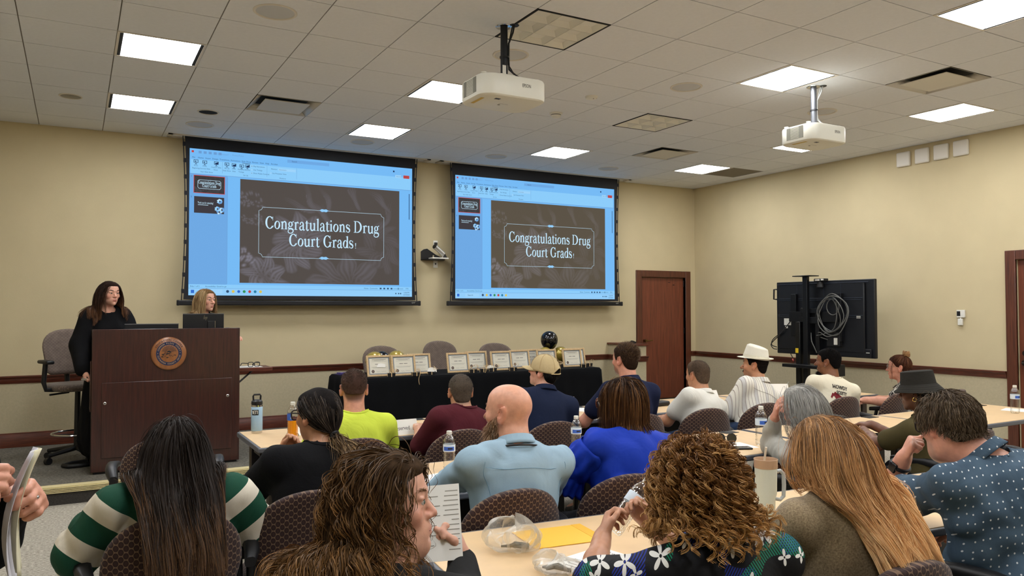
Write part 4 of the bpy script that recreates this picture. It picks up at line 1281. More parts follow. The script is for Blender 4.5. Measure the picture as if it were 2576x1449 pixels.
def make_chair(label):
    t = thing('conference_chair', label, 'chair', group='patterned conference chairs')
    seat_mesh(.245, .235, .425, .49).build('seat', fab_s, t, smooth=60)
    back_mesh(.195, .245, .50, .865, .055, .62).build('backrest', fab_b, t, loc=(0, -.235, 0), smooth=70)
    MB().bx(-.2, .2, -.2, .2, .405, .428).build('seat_pan', m_black, t, bevel=.01)
    for s in (-1, 1):
        MB().tube([(s * .10, -.15, .41), (s * .11, -.24, .43), (s * .12, -.265, .52), (s * .12, -.275, .62)], .014, 8).build('back_support', m_black, t)
        # curved arm pad: flat on top, swept
        pts = [(s * .285, .16, .655), (s * .30, .06, .667), (s * .30, -.06, .668), (s * .292, -.15, .655), (s * .275, -.205, .625)]
        mb = MB()
        vs, fs = [], []
        for i, p in enumerate(pts):
            w, h = (.022, .030, .032, .03, .022)[i], (.018, .024, .026, .026, .02)[i]
            for k in range(10):
                a = 2 * PI * k / 10
                vs.append((p[0] + w * math.copysign(abs(math.cos(a)) ** .7, math.cos(a)), p[1], p[2] + h * math.copysign(abs(math.sin(a)) ** .7, math.sin(a)) - (0)))
        for i in range(4):
            for k in range(10):
                fs.append((i * 10 + k, i * 10 + (k + 1) % 10, (i + 1) * 10 + (k + 1) % 10, (i + 1) * 10 + k))
        fs += [tuple(range(10)), tuple(40 + k for k in reversed(range(10)))]
        mb.add(vs, fs)
        mb.build('arm_pad', m_black, t, smooth=60)
        MB().tube([(s * .285, -.16, .64), (s * .283, -.17, .45), (s * .27, -.22, .02)], [.017, .017, .014], 10).build('rear_leg', m_black, t)
        MB().tube([(s * .292, .10, .65), (s * .285, .14, .45), (s * .27, .21, .02)], [.015, .016, .014], 10).build('front_leg', m_black, t)
        MB().tube([(s * .283, -.165, .42), (s * .283, .145, .42)], .012, 8).build('side_bar', m_black, t)
        for (y, q) in ((-.22, 'g'), (.21, 'g')):
            MB().lathe([(.0001, 0), (.02, 0), (.02, .012), (.014, .022)], 12, XF((s * .27, y, 0))).build('glide', m_black, t)
    MB().tube([(-.283, -.05, .415), (.283, -.05, .415)], .012, 8).build('cross_bar', m_black, t)
    return t
CH = [  # x, y (seat centre), turn, label
    (1.43, 4.62, 0.02, 'patterned chair of the man in the yellow shirt'),
    (2.10, 4.62, 0.05, 'patterned chair of the man in the maroon shirt'),
    (2.79, 4.62, 0.0, 'patterned chair of the man in the tan cap'),
    (3.52, 4.62, 0.0, 'patterned chair of the man in the navy polo, behind the blue blouse'),
    (4.17, 4.62, -.08, 'patterned chair of the man in the white polo'),
    (4.79, 4.64, -.05, 'patterned chair of the man in the white hat'),
    (5.70, 4.62, 0.0, 'patterned chair of the man in the cream printed shirt'),
    (6.36, 4.60, 0.15, 'empty patterned chair between the cream shirt and the woman with the bun'),
    (6.95, 4.42, .65, 'chair of the woman with the hair bun'),
    (0.88, 3.46, -.05, 'patterned chair of the woman with the low ponytail'),
    (0.33, 3.36, 0.0, 'patterned chair of the woman with very long dark hair'),
    (1.60, 3.06, 0.0, 'patterned chair of the bald bearded man'),
    (2.22, 3.06, -.12, 'patterned chair of the woman in the blue blouse'),
    (3.72, 3.02, 0.1, 'chair of the woman with grey hair'),
    (4.85, 3.02, 0.1, 'chair of the person in the bucket hat'),
    (0.50, 1.62, 0.25, 'chair of the woman holding the program sheet'),
    (1.60, 1.64, 0.0, 'chair of the woman with curly golden hair'),
    (2.17, 1.68, -.05, 'patterned chair of the woman with long ginger hair'),
    (3.08, 1.62, 0.05, 'chair of the man in the dotted shirt'),
    (5.75, 2.95, 0.0, 'empty chair at the right end of the second table row'),
    (0.50, 5.22, -.12, 'empty patterned chair in front of the podium'),
]
ch0 = None
for (x, y, rz, lb) in CH:
    if ch0 is None:
        ch0 = make_chair(lb)
        ch0.location = (x, y, 0)
        ch0.rotation_euler = (0, 0, rz)
    else:
        dup(ch0, (x, y, 0), rz, lb)

# chairs on the stage: two-tone task chairs behind the award table and a tall one by the podium
def task_chair(label, h, arms, ringf, name='task_chair'):
    t = thing(name, label, 'chair', group='taupe task chairs on the stage')
    seat_mesh(.25, .24, h - .07, h).build('seat', fab_ts, t, smooth=60)
    back_mesh(.20, .255, h + .07, h + .52, .06, .4, lean=.08).build('backrest', fab_t, t, loc=(0, -.235, 0), smooth=70)
    MB().tube([(0, -.1, h - .06), (0, -.27, h - .03), (0, -.285, h + .12), (0, -.285, h + .28)], .025, 8).build('back_stem', m_black, t)
    MB().cyl((0, 0, .12), (0, 0, h - .06), .03, .025, n=14).build('gas_column', m_black, t)
    MB().tube([(.08, 0, h - .09), (.26, .03, h - .1)], .01, 6).build('lever', m_black, t)
    for i in range(5):
        a = 2 * PI * i / 5 + .3
        MB().tube([(0, 0, .12), (.3 * math.cos(a), .3 * math.sin(a), .08)], [.03, .018], 8).build('base_arm', m_black, t)
        MB().cyl((.3 * math.cos(a) - .02 * math.sin(a), .3 * math.sin(a) + .02 * math.cos(a), .032), (.3 * math.cos(a) + .02 * math.sin(a), .3 * math.sin(a) - .02 * math.cos(a), .032), .032, n=14).build('caster', m_black, t)
    if arms:
        for s in (-1, 1):
            MB().tube([(s * .16, .02, h - .06), (s * .29, .02, h - .05), (s * .31, .02, h + .02), (s * .30, .03, h + .20)], .022, 10).build('arm_post', m_black, t)
            MB().box((s * .30, .04, h + .215), (.075, .25, .035)).build('arm_pad', m_black, t, bevel=.015, seg=3)
    if ringf:
        MB().tube([(.22 * math.cos(2 * PI * i / 28), .22 * math.sin(2 * PI * i / 28), .26) for i in range(28)], .010, 8, closed=True).build('foot_ring', m_chrome, t)
        for i in range(3):
            a = 2 * PI * i / 3
            MB().tube([(0, 0, .24), (.22 * math.cos(a), .22 * math.sin(a), .26)], .008, 6).build('ring_spoke', m_black, t)
    return t
tc0 = task_chair('taupe task chair behind the award table, at the left end beside gold balloons', .48, False, False)
tc0.location = (3.37, 9.13, ST)
tc0.rotation_euler = (0, 0, PI)
dup(tc0, (4.20, 9.16, ST + .045), PI + .1, 'taupe task chair behind the award table, middle and tallest of three')
dup(tc0, (4.98, 9.13, ST - .0), PI - .05, 'taupe task chair behind the award table, nearest the black balloon')
dr = task_chair('tall taupe drafting chair with armrests and foot ring beside the podium', .75, True, True, 'drafting_chair')
dr.location = (.03, 8.74, ST)
dr.rotation_euler = (0, 0, PI + .35)

# ---------------------------------------------------------------- seminar tables
m_lam = M('table_laminate', S(222, 190, 146), 0.42, vary=0.035, vscale=14, spec=.4)
m_band = M('table_edge_band', S(96, 98, 104), 0.4)
m_leg = M('table_leg_bronze', S(84, 76, 68), 0.4, metal=.5)
TH = .73
def make_table(label, L=1.52, D=.765):
    t = thing('seminar_table', label, 'table', group='seminar tables')
    MB().bx(.018, L - .018, .018, D - .018, TH - .03, TH).build('tabletop', m_lam, t, bevel=.002)
    MB().bx(.0, L, .0, .018, TH - .034, TH - .001).build('edge_band', m_band, t, bevel=.008)
    MB().bx(.0, L, D - .018, D, TH - .034, TH - .001).build('edge_band', m_band, t, bevel=.008)
    MB().bx(.0, .018, .018, D - .018, TH - .034, TH - .001).build('edge_band', m_band, t, bevel=.004)
    MB().bx(L - .018, L, .018, D - .018, TH - .034, TH - .001).build('edge_band', m_band, t, bevel=.004)
    MB().bx(.08, L - .08, D - .14, D - .12, .28, TH - .03).build('modesty_panel', m_black, t)
    MB().bx(.06, L - .06, .25, .45, TH - .10, TH - .034).build('cable_trough', m_black, t)
    for x in (.10, L - .10):
        for y in (.10, D - .10):
            MB().bx(x - .03, x + .03, y - .022, y + .022, .03, TH - .03).build('leg', m_leg, t, bevel=.014)
            MB().bx(x - .032, x + .032, y - .026, y + .026, 0, .03).build('foot', m_black, t, bevel=.006)
    MB().bx(L - .22, L - .10, D - .11, D - .03, TH - .001, TH + .004).build('power_module', m_black, t, bevel=.002)
    MB().bx(L - .205, L - .115, D - .085, D - .055, TH + .002, TH + .006).build('module_lid', m_blackm, t, bevel=.001)
    return t
TB = [(1.02, 5.085, 0, 'seminar table in the front row with the light blue bottle, at the podium end'), (2.56, 5.085, 0, 'front-row seminar table between the maroon shirt and the tan cap'),
      (4.135, 5.12, 0, 'front-row seminar table with the black radio'), (5.675, 5.12, 0, 'front-row seminar table at the far end, by the white hat'),
      (1.17, 3.37, 0, 'second-row seminar table in front of the bald man'), (2.69, 3.37, 0, 'second-row seminar table with the sunglasses'),
      (4.24, 3.37, 0, 'second-row seminar table under the arm of the bucket-hat wearer'), (5.765, 3.37, 0, 'second-row seminar table by the right-hand door, water bottle on it'),
      (1.04, 2.045, -.083, 'third-row seminar table with the yellow envelope'), (2.56, 1.918, -.083, 'third-row seminar table with the tall tumbler, right side')]
tb0 = None
for (x, y, rz, lb) in TB:
    if tb0 is None:
        tb0 = make_table(lb)
        tb0.location = (x, y, 0)
        tb0.rotation_euler = (0, 0, rz)
    else:
        dup(tb0, (x, y, 0), rz, lb)

# ---------------------------------------------------------------- award table on the stage
AX0, AX1, AY0, AY1, AZ = 2.52, 5.74, 7.92, 8.70, .88
t = thing('award_table', 'long table under a black cloth, lined with framed certificates', 'table', (AX0, AY0, ST))
m_cloth = M('black_cloth', S(11, 12, 15), 0.9, vary=.15, vscale=5, bump=.1, bscale=300, spec=.15)
L_, D_, H_ = AX1 - AX0, AY1 - AY0, AZ - ST
MB().bx(.02, L_ - .02, .02, D_ - .02, H_ - .03, H_ - .006).build('tabletop', M('folding_top', S(120, 112, 100), .6), t)
for x in (.15, L_ / 2 - .1, L_ / 2 + .1, L_ - .15):
    for y in (.1, D_ - .1):
        MB().cyl((x, y, 0), (x, y, H_ - .03), .015, n=10).build('leg', m_leg, t)
per = []
n = 220
for i in range(n):
    s = i / n * 2 * (L_ + D_)
    if s < L_:
        per.append((s, 0, 0, -1))
    elif s < L_ + D_:
        per.append((L_, s - L_, 1, 0))
    elif s < 2 * L_ + D_:
        per.append((2 * L_ + D_ - s, D_, 0, 1))
    else:
        per.append((0, 2 * (L_ + D_) - s, -1, 0))
def cl(u, v):
    i = int(round(u * n)) % n
    x, y, nx, ny = per[i]
    s = u * 2 * (L_ + D_)
    if v == 0:
        return (L_ / 2 + (x - L_ / 2) * .99, D_ / 2 + (y - D_ / 2) * .98, H_ - .001)
    k = max(0, (v - .08) / .92)
    corner = math.exp(-min(abs(x - a) + abs(y - b) for a in (0, L_) for b in (0, D_)) / .18)
    w = k * (.012 + .022 * math.sin(s * 17 + 2 * math.sin(s * 5)) + .012 * math.sin(s * 31 + 1)) + k * corner * .07
    return (x + nx * (w + .006), y + ny * (w + .006), max(.012, H_ - .004 - k * (H_ - .015)))
mb = MB()
mb.grid(cl, n, 9, closed_u=True)
mb.f.append(tuple(range(n)))
mb.build('tablecloth', m_cloth, t, smooth=60)

m_cert = M('certificate_paper', S(226, 222, 206), .7)
m_certb = M('certificate_border', S(136, 144, 150), .7)
m_fwood = Mwood('frame_light_wood', S(190, 158, 112), S(212, 184, 140), stretch=(20, 20, 20), rough=.5, coat=0)
m_line = M('print_grey', S(150, 146, 136), .8)
def make_frame(label):
    t = thing('certificate_frame', label, 'picture frame', group='framed certificates')
    W, Hh = .288, .232
    A = XF((0, 0, 0), (R(-12), 0, 0))
    def b(nm, x0, x1, y0, y1, z0, z1, m, bv=0.0):
        return MB().bx(x0, x1, y0, y1, z0, z1, A).build(nm, m, t, bevel=bv, smooth=0)
    fw = .022
    b('frame_side', -W / 2, -W / 2 + fw, 0, .018, 0, Hh, m_fwood, .003)
    b('frame_side', W / 2 - fw, W / 2, 0, .018, 0, Hh, m_fwood, .003)
    b('frame_side', -W / 2 + fw, W / 2 - fw, 0, .018, 0, fw, m_fwood, .003)
    b('frame_side', -W / 2 + fw, W / 2 - fw, 0, .018, Hh - fw, Hh, m_fwood, .003)
    b('backing', -W / 2 + .01, W / 2 - .01, .010, .02, .01, Hh - .01, m_black)
    b('border_print', -W / 2 + fw, W / 2 - fw, .009, .0101, fw, Hh - fw, m_certb)
    b('certificate', -W / 2 + fw + .013, W / 2 - fw - .013, .0082, .0092, fw + .012, Hh - fw - .012, m_cert)
    mb = MB()
    for (z, w, h) in ((.185, .16, .006), (.175, .11, .003), (.165, .17, .002), (.105, .18, .002), (.096, .15, .002)):
        mb.bx(-w / 2, w / 2, .0075, .0083, z - h / 2, z + h / 2, A)
    mb.tube([(.02 + .006 * i, .0078, .055 + .004 * math.sin(i * 2.1)) for i in range(10)], .0008, 4, mat=A)
    mb.tube([(-.035 + .006 * i, .0078, .053 + .004 * math.sin(i * 1.7)) for i in range(8)], .0008, 4, mat=A)
    k = mb.build('printed_lines', m_line, t, smooth=0)
    k['kind'] = 'stuff'
    mb = MB()
    for i in range(9):
        if i != 4:
            mb.bx(-.046 + .0105 * i, -.0385 + .0105 * i, .0072, .008, .131, .137, A)
    k = mb.build('printed_name', m_ink, t, smooth=0)
    k['kind'] = 'stuff'
    MB().lathe([(.0001, .0006), (.017, .0006), (.017, 0)], 20, A @ XF((-.075, .0082, .057), (R(90), 0, 0))).build('printed_seal', M('seal_brown', S(70, 52, 44), .7), t)
    MB().lathe([(.0001, .0009), (.011, .0009), (.011, 0)], 16, A @ XF((-.075, .0082, .057), (R(90), 0, 0))).build('printed_seal_core', M('seal_grey', S(128, 112, 104), .7), t)
    MB().bx(-.03, .03, .05, .056, 0, .16, XF((0, .07, 0), (R(14), 0, 0))).build('easel_leg', m_black, t)
    return t
FR = [(2.90, 8.08, .03, 'framed certificate with a white card stuck on it, first from the left'), (3.17, 8.05, .03, 'framed certificate, second from the left, ribbon hanging over the table edge'),
      (3.40, 8.16, .03, 'framed certificate, third from the left, partly behind its neighbour'), (3.87, 8.12, .03, 'framed certificate, fourth from the left, behind the head of the maroon-shirt man'),
      (4.19, 8.28, .03, 'framed certificate, fifth from the left, curly gold ribbons in front'), (4.46, 8.16, .02, 'framed certificate, sixth from the left'),
      (4.78, 8.27, .02, 'framed certificate, seventh from the left, beside the tan cap visor'), (5.00, 8.35, .0, 'framed certificate half hidden behind the tan cap'),
      (5.14, 8.22, .0, 'framed certificate under the black balloon, right of the tan cap'), (5.50, 8.19, .0, 'framed certificate, last but one at the right end'), (5.63, 8.30, .0, 'framed certificate at the far right end, behind its neighbour')]
f0 = None
for (x, y, rz, lb) in FR:
    if f0 is None:
        f0 = make_frame(lb)
        f0.location = (x, y, AZ + .0005)
        f0.rotation_euler = (0, 0, rz)
    else:
        dup(f0, (x, y, AZ + .0005), rz, lb)
# small black gift boxes with curled ribbon
m_rib = M('gold_ribbon', S(214, 184, 136), .35)
def curl(rng, x, y, z, over=False):
    pts = []
    a0 = rng.uniform(0, 6)
    r = rng.uniform(.02, .035)
    for i in range(18):
        a = a0 + i * .5
        pts.append((x + r * math.cos(a) + .002 * i, y - .012 + .01 * math.sin(a * .5), z + .02 + r * math.sin(a) * .8 + .001 * i))
    if over:
        pts = [(x + .012 * math.sin(i * .6), y - .03 - .05 * min(1, i / 4), z + .02 - .004 * i * i * .35 if i > 4 else z + .03) for i in range(11)]
    return pts
def ribbon_mesh(pts, w=.006):
    mb = MB()
    vs = []
    for p in pts:
        vs += [(p[0] - w / 2, p[1] - w * .4, p[2]), (p[0] + w / 2, p[1] + w * .4, p[2])]
    mb.add(vs, [(2 * i, 2 * i + 1, 2 * i + 3, 2 * i + 2) for i in range(len(pts) - 1)])
    return mb
GB = [(2.99, 7.98, 'small black gift box with gold ribbon before the leftmost certificate'), (3.26, 7.95, 'small black gift box whose ribbon hangs over the table edge'), (3.48, 8.03, 'small black gift box with a white mask-shaped card on it'),
      (3.99, 8.01, 'small black gift box before the fourth certificate'), (4.13, 8.02, 'small black gift box with looping ribbon between two certificates'), (4.28, 8.07, 'small black gift box with a tangle of gold ribbon'),
      (4.52, 8.02, 'small black gift box before the sixth certificate'), (4.84, 8.12, 'small black gift box beside the cap visor'), (5.22, 8.12, 'small black gift box right of the tan cap'), (5.56, 8.05, 'small black gift box before the last certificates'), (5.74 - .03, 8.16, 'small black gift box at the very right end of the table')]
rng = random.Random(21)
for i, (x, y, lb) in enumerate(GB):
    t = thing('gift_box', lb, 'gift box', (x, y, AZ + .0005), rng.uniform(-.4, .4), 'black gift boxes with ribbon')
    MB().bx(-.04, .04, -.03, .03, 0, .034).build('box', m_black, t, bevel=.002)
    MB().bx(-.042, .042, -.032, .032, .024, .04).build('lid', m_black, t, bevel=.002)
    MB().bx(-.005, .005, -.033, .033, 0, .0412).bx(-.043, .043, -.005, .005, 0, .0408).build('ribbon_band', m_rib, t, smooth=0)
    for k in range(2):
        ribbon_mesh(curl(rng, rng.uniform(-.02, .02), -.01, .035)).build('ribbon_curl', m_rib, t, solid=.0006)
    if i in (1, 4):
        ribbon_mesh(curl(rng, .01, -.01, .03, True), .009).build('ribbon_tail', m_rib, t, solid=.0006)
for (x, y, z, lb, s) in ((2.915, 8.105, AZ + .105, 'white card stuck on the leftmost certificate', 1.0), (3.47, 7.995, AZ + .043, 'white mask-shaped card on a gift box, third from the left', 1.15), (4.24, 8.06, AZ + .043, 'white card among ribbons on a gift box', .9)):
    mb = MB()
    mb.prism([(-.05 * s, -.005 * s), (-.03 * s, .03 * s), (.0, .036 * s), (.05 * s, .026 * s), (.052 * s, -.012 * s), (.0, -.008 * s)], .001, XF((0, 0, 0), (R(-14), 0, 0)) @ FACE_NEG_Y)
    o = tag(mb.build('white_card', m_paper, None, loc=(x, y, z)), lb, 'card')
# balloons
def balloon(x, y, z, r, mat, label, tilt=(0, 0, 0), grp='balloons on the award table'):
    t = thing('balloon', label, 'balloon', (x, y, z), group=grp)
    t.rotation_euler = tilt
    prof = []
    for i in range(21):
        a = -PI / 2 + PI * i / 20
        k = math.sin(a)
        rr = r * math.cos(a) * (1 + .10 * k)
        prof.append((max(1e-4, rr), r * 1.12 * k - (.10 * r if k < -.9 else 0)))
    MB().lathe(prof, 32).build('skin', mat, t, smooth=80)
    MB().lathe([(.004, -r * 1.22), (.012, -r * 1.30), (.002, -r * 1.30)], 12).build('knot', mat, t)
m_gold = M('gold_balloon', S(176, 152, 66), .22, metal=.35, coat=.6)
m_bbal = M('black_balloon', S(10, 11, 16), .12, coat=.6)
balloon(2.985, 8.50, AZ + .132, .105, m_gold, 'gold balloon at the left end of the award table', (.2, -.3, 0))
balloon(3.235, 8.48, AZ + .138, .105, m_gold, 'gold balloon between the first two certificates', (.1, .3, 0))
balloon(3.11, 8.62, AZ + .132, .10, m_bbal, 'black balloon wedged between two gold balloons at the left', (.0, 0, 0))
balloon(5.395, 8.60, 1.197, .112, m_bbal, 'shiny black balloon standing up at the right end of the award table')
balloon(5.27, 8.50, AZ + .130, .10, m_gold, 'gold balloon below the black balloon, left side', (.2, -.4, 0))
balloon(5.535, 8.55, AZ + .130, .10, m_gold, 'gold balloon below the black balloon, right side', (.2, .4, 0))
t = thing('folded_cloth', 'dark purple folded booklet at the left corner of the award table', 'booklet', (2.64, 8.50, AZ + .0005), .2)
MB().bx(-.10, .10, -.06, .06, 0, .014).build('booklet', M('purple_cover', S(52, 44, 96), .4), t, bevel=.002)
MB().bx(-.08, .09, -.05, .05, .014, .026).build('booklet_top', M('purple_cover2', S(64, 54, 120), .35), t, bevel=.002)

# ---------------------------------------------------------------- things on the seminar tables
def m_pet():
    if 'pet' in MATS:
        return MATS['pet']
    m, nt, b = new_mat('pet')
    out = nt.nodes['Material Output']
    tr = N(nt, 'ShaderNodeBsdfTransparent')
    tr.inputs[0].default_value = (.97, .98, .98, 1)
    gl = N(nt, 'ShaderNodeBsdfGlossy')
    gl.inputs['Roughness'].default_value = .08
    lw = N(nt, 'ShaderNodeLayerWeight')
    lw.inputs[0].default_value = .35
    mp = N(nt, 'ShaderNodeMapRange')
    mp.inputs[3].default_value = .05
    mp.inputs[4].default_value = .75
    mx = N(nt, 'ShaderNodeMixShader')
    nt.links.new(lw.outputs['Facing'], mp.inputs[0])
    nt.links.new(mp.outputs[0], mx.inputs[0])
    nt.links.new(tr.outputs[0], mx.inputs[1])
    nt.links.new(gl.outputs[0], mx.inputs[2])
    nt.links.new(mx.outputs[0], out.inputs[0])
    MATS['pet'] = m
    return m
PET = m_pet()
m_water = M('water', (.94, .97, .98, 1), .02, trans=1.0, ior=1.12, spec=.3)
m_lblue = M('bottle_label_blue', S(60, 100, 190), .5)
m_lwhite = M('bottle_label_white', S(214, 226, 236), .5)
def bottle_prof(k=1.0):
    p = [(.0001, .004), (.018, .002), (.028, .0), (.031, .006), (.0325, .02)]
    for i in range(6):
        z = .03 + i * .0135
        p += [(.0325, z), (.0300, z + .006)]
    p += [(.0325, .112), (.0325, .150), (.031, .154), (.031, .158), (.0318, .162), (.028, .178), (.020, .192), (.0135, .199), (.0128, .205)]
    return p
def make_bottle(label, fill='water'):
    t = thing('water_bottle', label, 'bottle', group='plastic drink bottles')
    MB().lathe(bottle_prof(), 24).build('bottle_shell', PET, t, smooth=70)
    MB().lathe([(.0329, .113), (.0331, .114), (.0331, .149), (.0329, .150)], 28).build('label', m_lwhite, t)
    MB().lathe([(.0334, .119), (.0334, .140)], 20, XF((0, 0, 0), (0, 0, -2.3)), arc=1.9).build('label_band', m_lblue, t)
    MB().lathe([(.0335, .126), (.0335, .134)], 12, XF((0, 0, 0), (0, 0, -1.5)), arc=.8).build('label_mark', m_ink, t)
    MB().lathe([(.0001, .221), (.0125, .221), (.0145, .219), (.0148, .206), (.0142, .203)], 20).build('cap', m_white, t)
    MB().lathe([(.0135, .198), (.0165, .199), (.0165, .2015), (.0135, .202)], 20).build('neck_ring', PET, t)
    return t
b0 = make_bottle('water bottle on the table beside the bald man')
b0.location = (1.765, 3.83, TH + .0005)
b0.rotation_euler = (0, 0, 2.4 - PI)
def bt(x, y, lb, rz=-.7, sc=1.0):
    o = dup(b0, (x, y, TH + .0005), rz, lb)
    o.scale = (sc, sc, sc)
    return o
bt(2.69, 3.98, 'water bottle half hidden by the blue sleeve', -.6)
bt(3.87, 3.60, 'water bottle beside the elbow of the grey-haired woman', -.3, 1.12)
bt(6.87, 3.62, 'water bottle at the right end of the second table row', -.3, 1.05)
# orange drink
t = thing('orange_drink', 'plastic bottle of orange drink with a blue label, front-row table', 'bottle', (1.30, 5.36, TH + .0005))
MB().lathe(bottle_prof(), 24).build('bottle_shell', PET, t, smooth=70)
MB().lathe([(.0001, .006), (.030, .006), (.0305, .11), (.0001, .11)], 24).build('juice', M('orange_juice', S(246, 156, 20), .2), t)
MB().lathe([(.0332, .112), (.0334, .113), (.0334, .150), (.0332, .151)], 28).build('label', m_lblue, t)
MB().lathe([(.0337, .122), (.0337, .134)], 16, XF((0, 0, 0), (0, 0, -2.2)), arc=1.5).build('label_mark', m_lwhite, t)
MB().lathe([(.0001, .221), (.0125, .221), (.0145, .219), (.0148, .206), (.0142, .203)], 20).build('cap', m_white, t)
t.scale = (1.12, 1.12, 1.12)
# light blue insulated bottle
t = thing('insulated_bottle', 'light blue insulated bottle with black loop cap and white lettering', 'bottle', (1.135, 5.725, TH + .0005))
MB().lathe([(.0001, 0), (.036, 0), (.0375, .004), (.0375, .018)], 32).build('steel_base', m_chrome, t)
MB().lathe([(.0375, .018), (.039, .020), (.039, .185), (.0375, .187)], 32).build('body', M('pale_blue', S(158, 190, 214), .45), t)
MB().lathe([(.0375, .187), (.037, .200), (.033, .204)], 32).build('steel_neck', m_chrome, t)
MB().lathe([(.038, .203), (.039, .206), (.038, .225), (.026, .236), (.0001, .236)], 32).build('cap', m_black, t)
MB().tube([(-.024, 0, .232), (-.026, 0, .262), (-.02, 0, .272), (.02, 0, .272), (.026, 0, .262), (.024, 0, .232)], .0065, 8).build('carry_loop', m_black, t)
a0 = -PI / 2 - 1.15
MB().lathe([(.0394, .130), (.0394, .168)], 20, XF((0, 0, 0), (0, 0, a0)), arc=1.25).build('logo_patch', m_black, t)
mb = MB()
for i, c in enumerate('YETI'):
    a = a0 + .22 + .28 * i
    text_into(mb, c, .034, XF((.0398 * math.cos(a), .0398 * math.sin(a), .149)) @ Matrix.Rotation(a + PI / 2, 4, 'Z') @ FACE_NEG_Y, None)
mb.build('logo_lettering', m_white, t, smooth=0)['kind'] = 'stuff'
def tent(x, y, rz, label, w=.21, h=.085, d=.05, words=None):
    t = thing('name_tent', label, 'name card', (x, y, TH + .0005), rz, 'folded name cards')
    for s in (-1, 1):
        mb = MB()
        mb.add([(-w / 2, s * d, 0), (w / 2, s * d, 0), (w / 2, 0, h), (-w / 2, 0, h)], [(0, 1, 2, 3)])
        mb.build('card_face', m_paper, t, solid=.0008, smooth=0)
    if words:
        mb = MB()
        tl = math.atan2(h, d)
        text_into(mb, words, .042, XF((0.005, -d * .56 - .0012, h * .44), (tl - PI / 2, 0, 0)) @ FACE_NEG_Y @ Matrix.Shear('XZ', 4, (.0, .0)), .115)
        for (cx, cz) in ((-.062, .012), (-.05, -.016), (-.07, -.006)):
            mb.tube([(cx + .010 * math.cos(q), -d * .5 - .004 - (h * .44 - cz - h * .44) * 0, h * .44 + cz * .8 + .008 * math.sin(q)) for q in np.linspace(0, 4.2, 10)], .0012, 4, mat=XF((0, -.003, 0)))
        mb.build('card_lettering', m_ink, t, smooth=0)['kind'] = 'stuff'
    return t
tent(1.36, 5.56, 1.2, 'folded white name card behind the orange drink')
tent(2.00, 5.17, .02, 'white folded card reading Reserved in front of the yellow shirt', .25, .10, .05, 'Reserved')
tent(3.62, 5.55, -.2, 'folded white name card right of the tan-cap man', .2, .13, .05)
tent(5.36, 5.66, -.15, 'folded white name card in front of the white polo')
tent(6.27, 5.60, -.5, 'folded white name card right of the white-hat man', .2, .11, .05)
def sheet(x, y, w, h, rz, label, lines=8, title=None, z=TH):
    t = thing('paper_sheet', label, 'paper', (x, y, z + .0006), rz)
    MB().bx(-w / 2, w / 2, -h / 2, h / 2, 0, .0008).build('paper', m_paper, t, smooth=0)
    mb = MB()
    r2 = random.Random(int(x * 100))
    for i in range(lines):
        ll = w * r2.uniform(.3, .8)
        yy = h * .30 - h * .72 * i / max(1, lines)
        mb.bx(-ll / 2, ll / 2, yy - .0012, yy + .0012, .0008, .0011)
    if title:
        text_into(mb, title, .022, XF((0, h * .40, .0012)), .09)
    if lines or title:
        mb.build('print', m_line if not title else m_ink, t, smooth=0)['kind'] = 'stuff'
    return t
sheet(3.88, 5.58, .216, .279, .5, 'printed sheet lying right of the tan-cap man', 3)
sheet(3.66, 3.66, .279, .216, -.2, 'white sheet under the sunglasses', 0)
sheet(7.09, 3.68, .216, .279, .3, 'white sheet near the water bottle at the right end', 0)
sheet(1.66, 3.72, .2, .2, .3, 'white sheet corner at the left elbow of the bald man', 0)
sheet(1.58, 2.22, .216, .279, -1.35, 'printed program sheet beside the plastic bags', 9, 'Program')
sheet(2.36, 2.19, .216, .279, -.4, 'printed program sheet at the elbow of the ginger-haired woman', 12)
sheet(2.50, 3.80, .216, .279, .3, 'printed sheet between the bald man and the blue blouse', 6)
sheet(4.55, 3.52, .2, .279, .6, 'white sheet in front of the bucket-hat wearer', 3)
# radio
t = thing('black_case', 'black zippered pouch on the front-row table beside the navy polo', 'pouch', (4.62, 5.50, TH + .0005), .1)
MB().box((0, 0, .022), (.19, .11, .042)).build('pouch_body', m_black, t, bevel=.016, seg=3)
MB().box((.02, -.045, .036), (.13, .006, .006)).build('zipper', m_blackm, t)
# sunglasses and phone
glasses(M('glasses_black', S(24, 22, 22), .3), None, label='dark sunglasses lying on the white sheet', loc=(3.72, 3.76, TH + .032), rot=(.15, 0, 2.55), w=.145, rr=.0026, rnd=True, name='sunglasses', lensmat=M('dark_lens', S(58, 54, 42), .1))
def phone(x, y, rz, label, case, scr):
    t = thing('phone', label, 'phone', (x, y, TH + .0018), rz)
    MB().bx(-.038, .038, -.078, .078, 0, .0095).build('case', case, t, bevel=.004)
    MB().bx(-.034, .034, -.074, .074, .0094, .0099).build('screen', scr, t, smooth=0)
    return t
m_pscr = M('phone_glass', S(16, 16, 18), .08)
phone(3.63, 3.56, 1.15, 'black phone lying beside the sunglasses', m_black, m_pscr)
phone(1.56, 2.11, -1.05, 'phone in a dark purple case with a pale screen, on the program', M('purple_case', S(52, 38, 60), .4), M('phone_pale', S(226, 206, 170), .3))
phone(4.80, 3.50, .9, 'dark phone under the hand of the bucket-hat wearer', m_black, m_pscr)
t = thing('key_bunch', 'small bunch of black keys between the bald man and the blue blouse', 'keys', (2.50, 3.98, TH + .0005))
rng = random.Random(5)
for i in range(6):
    a = rng.uniform(0, 6)
    MB().tube([(0, 0, .008 + .004 * i), (.045 * math.cos(a), .045 * math.sin(a), .012 + .006 * i), (.07 * math.cos(a + .4), .07 * math.sin(a + .4), .008)], .006, 6).build('key', m_black, t)
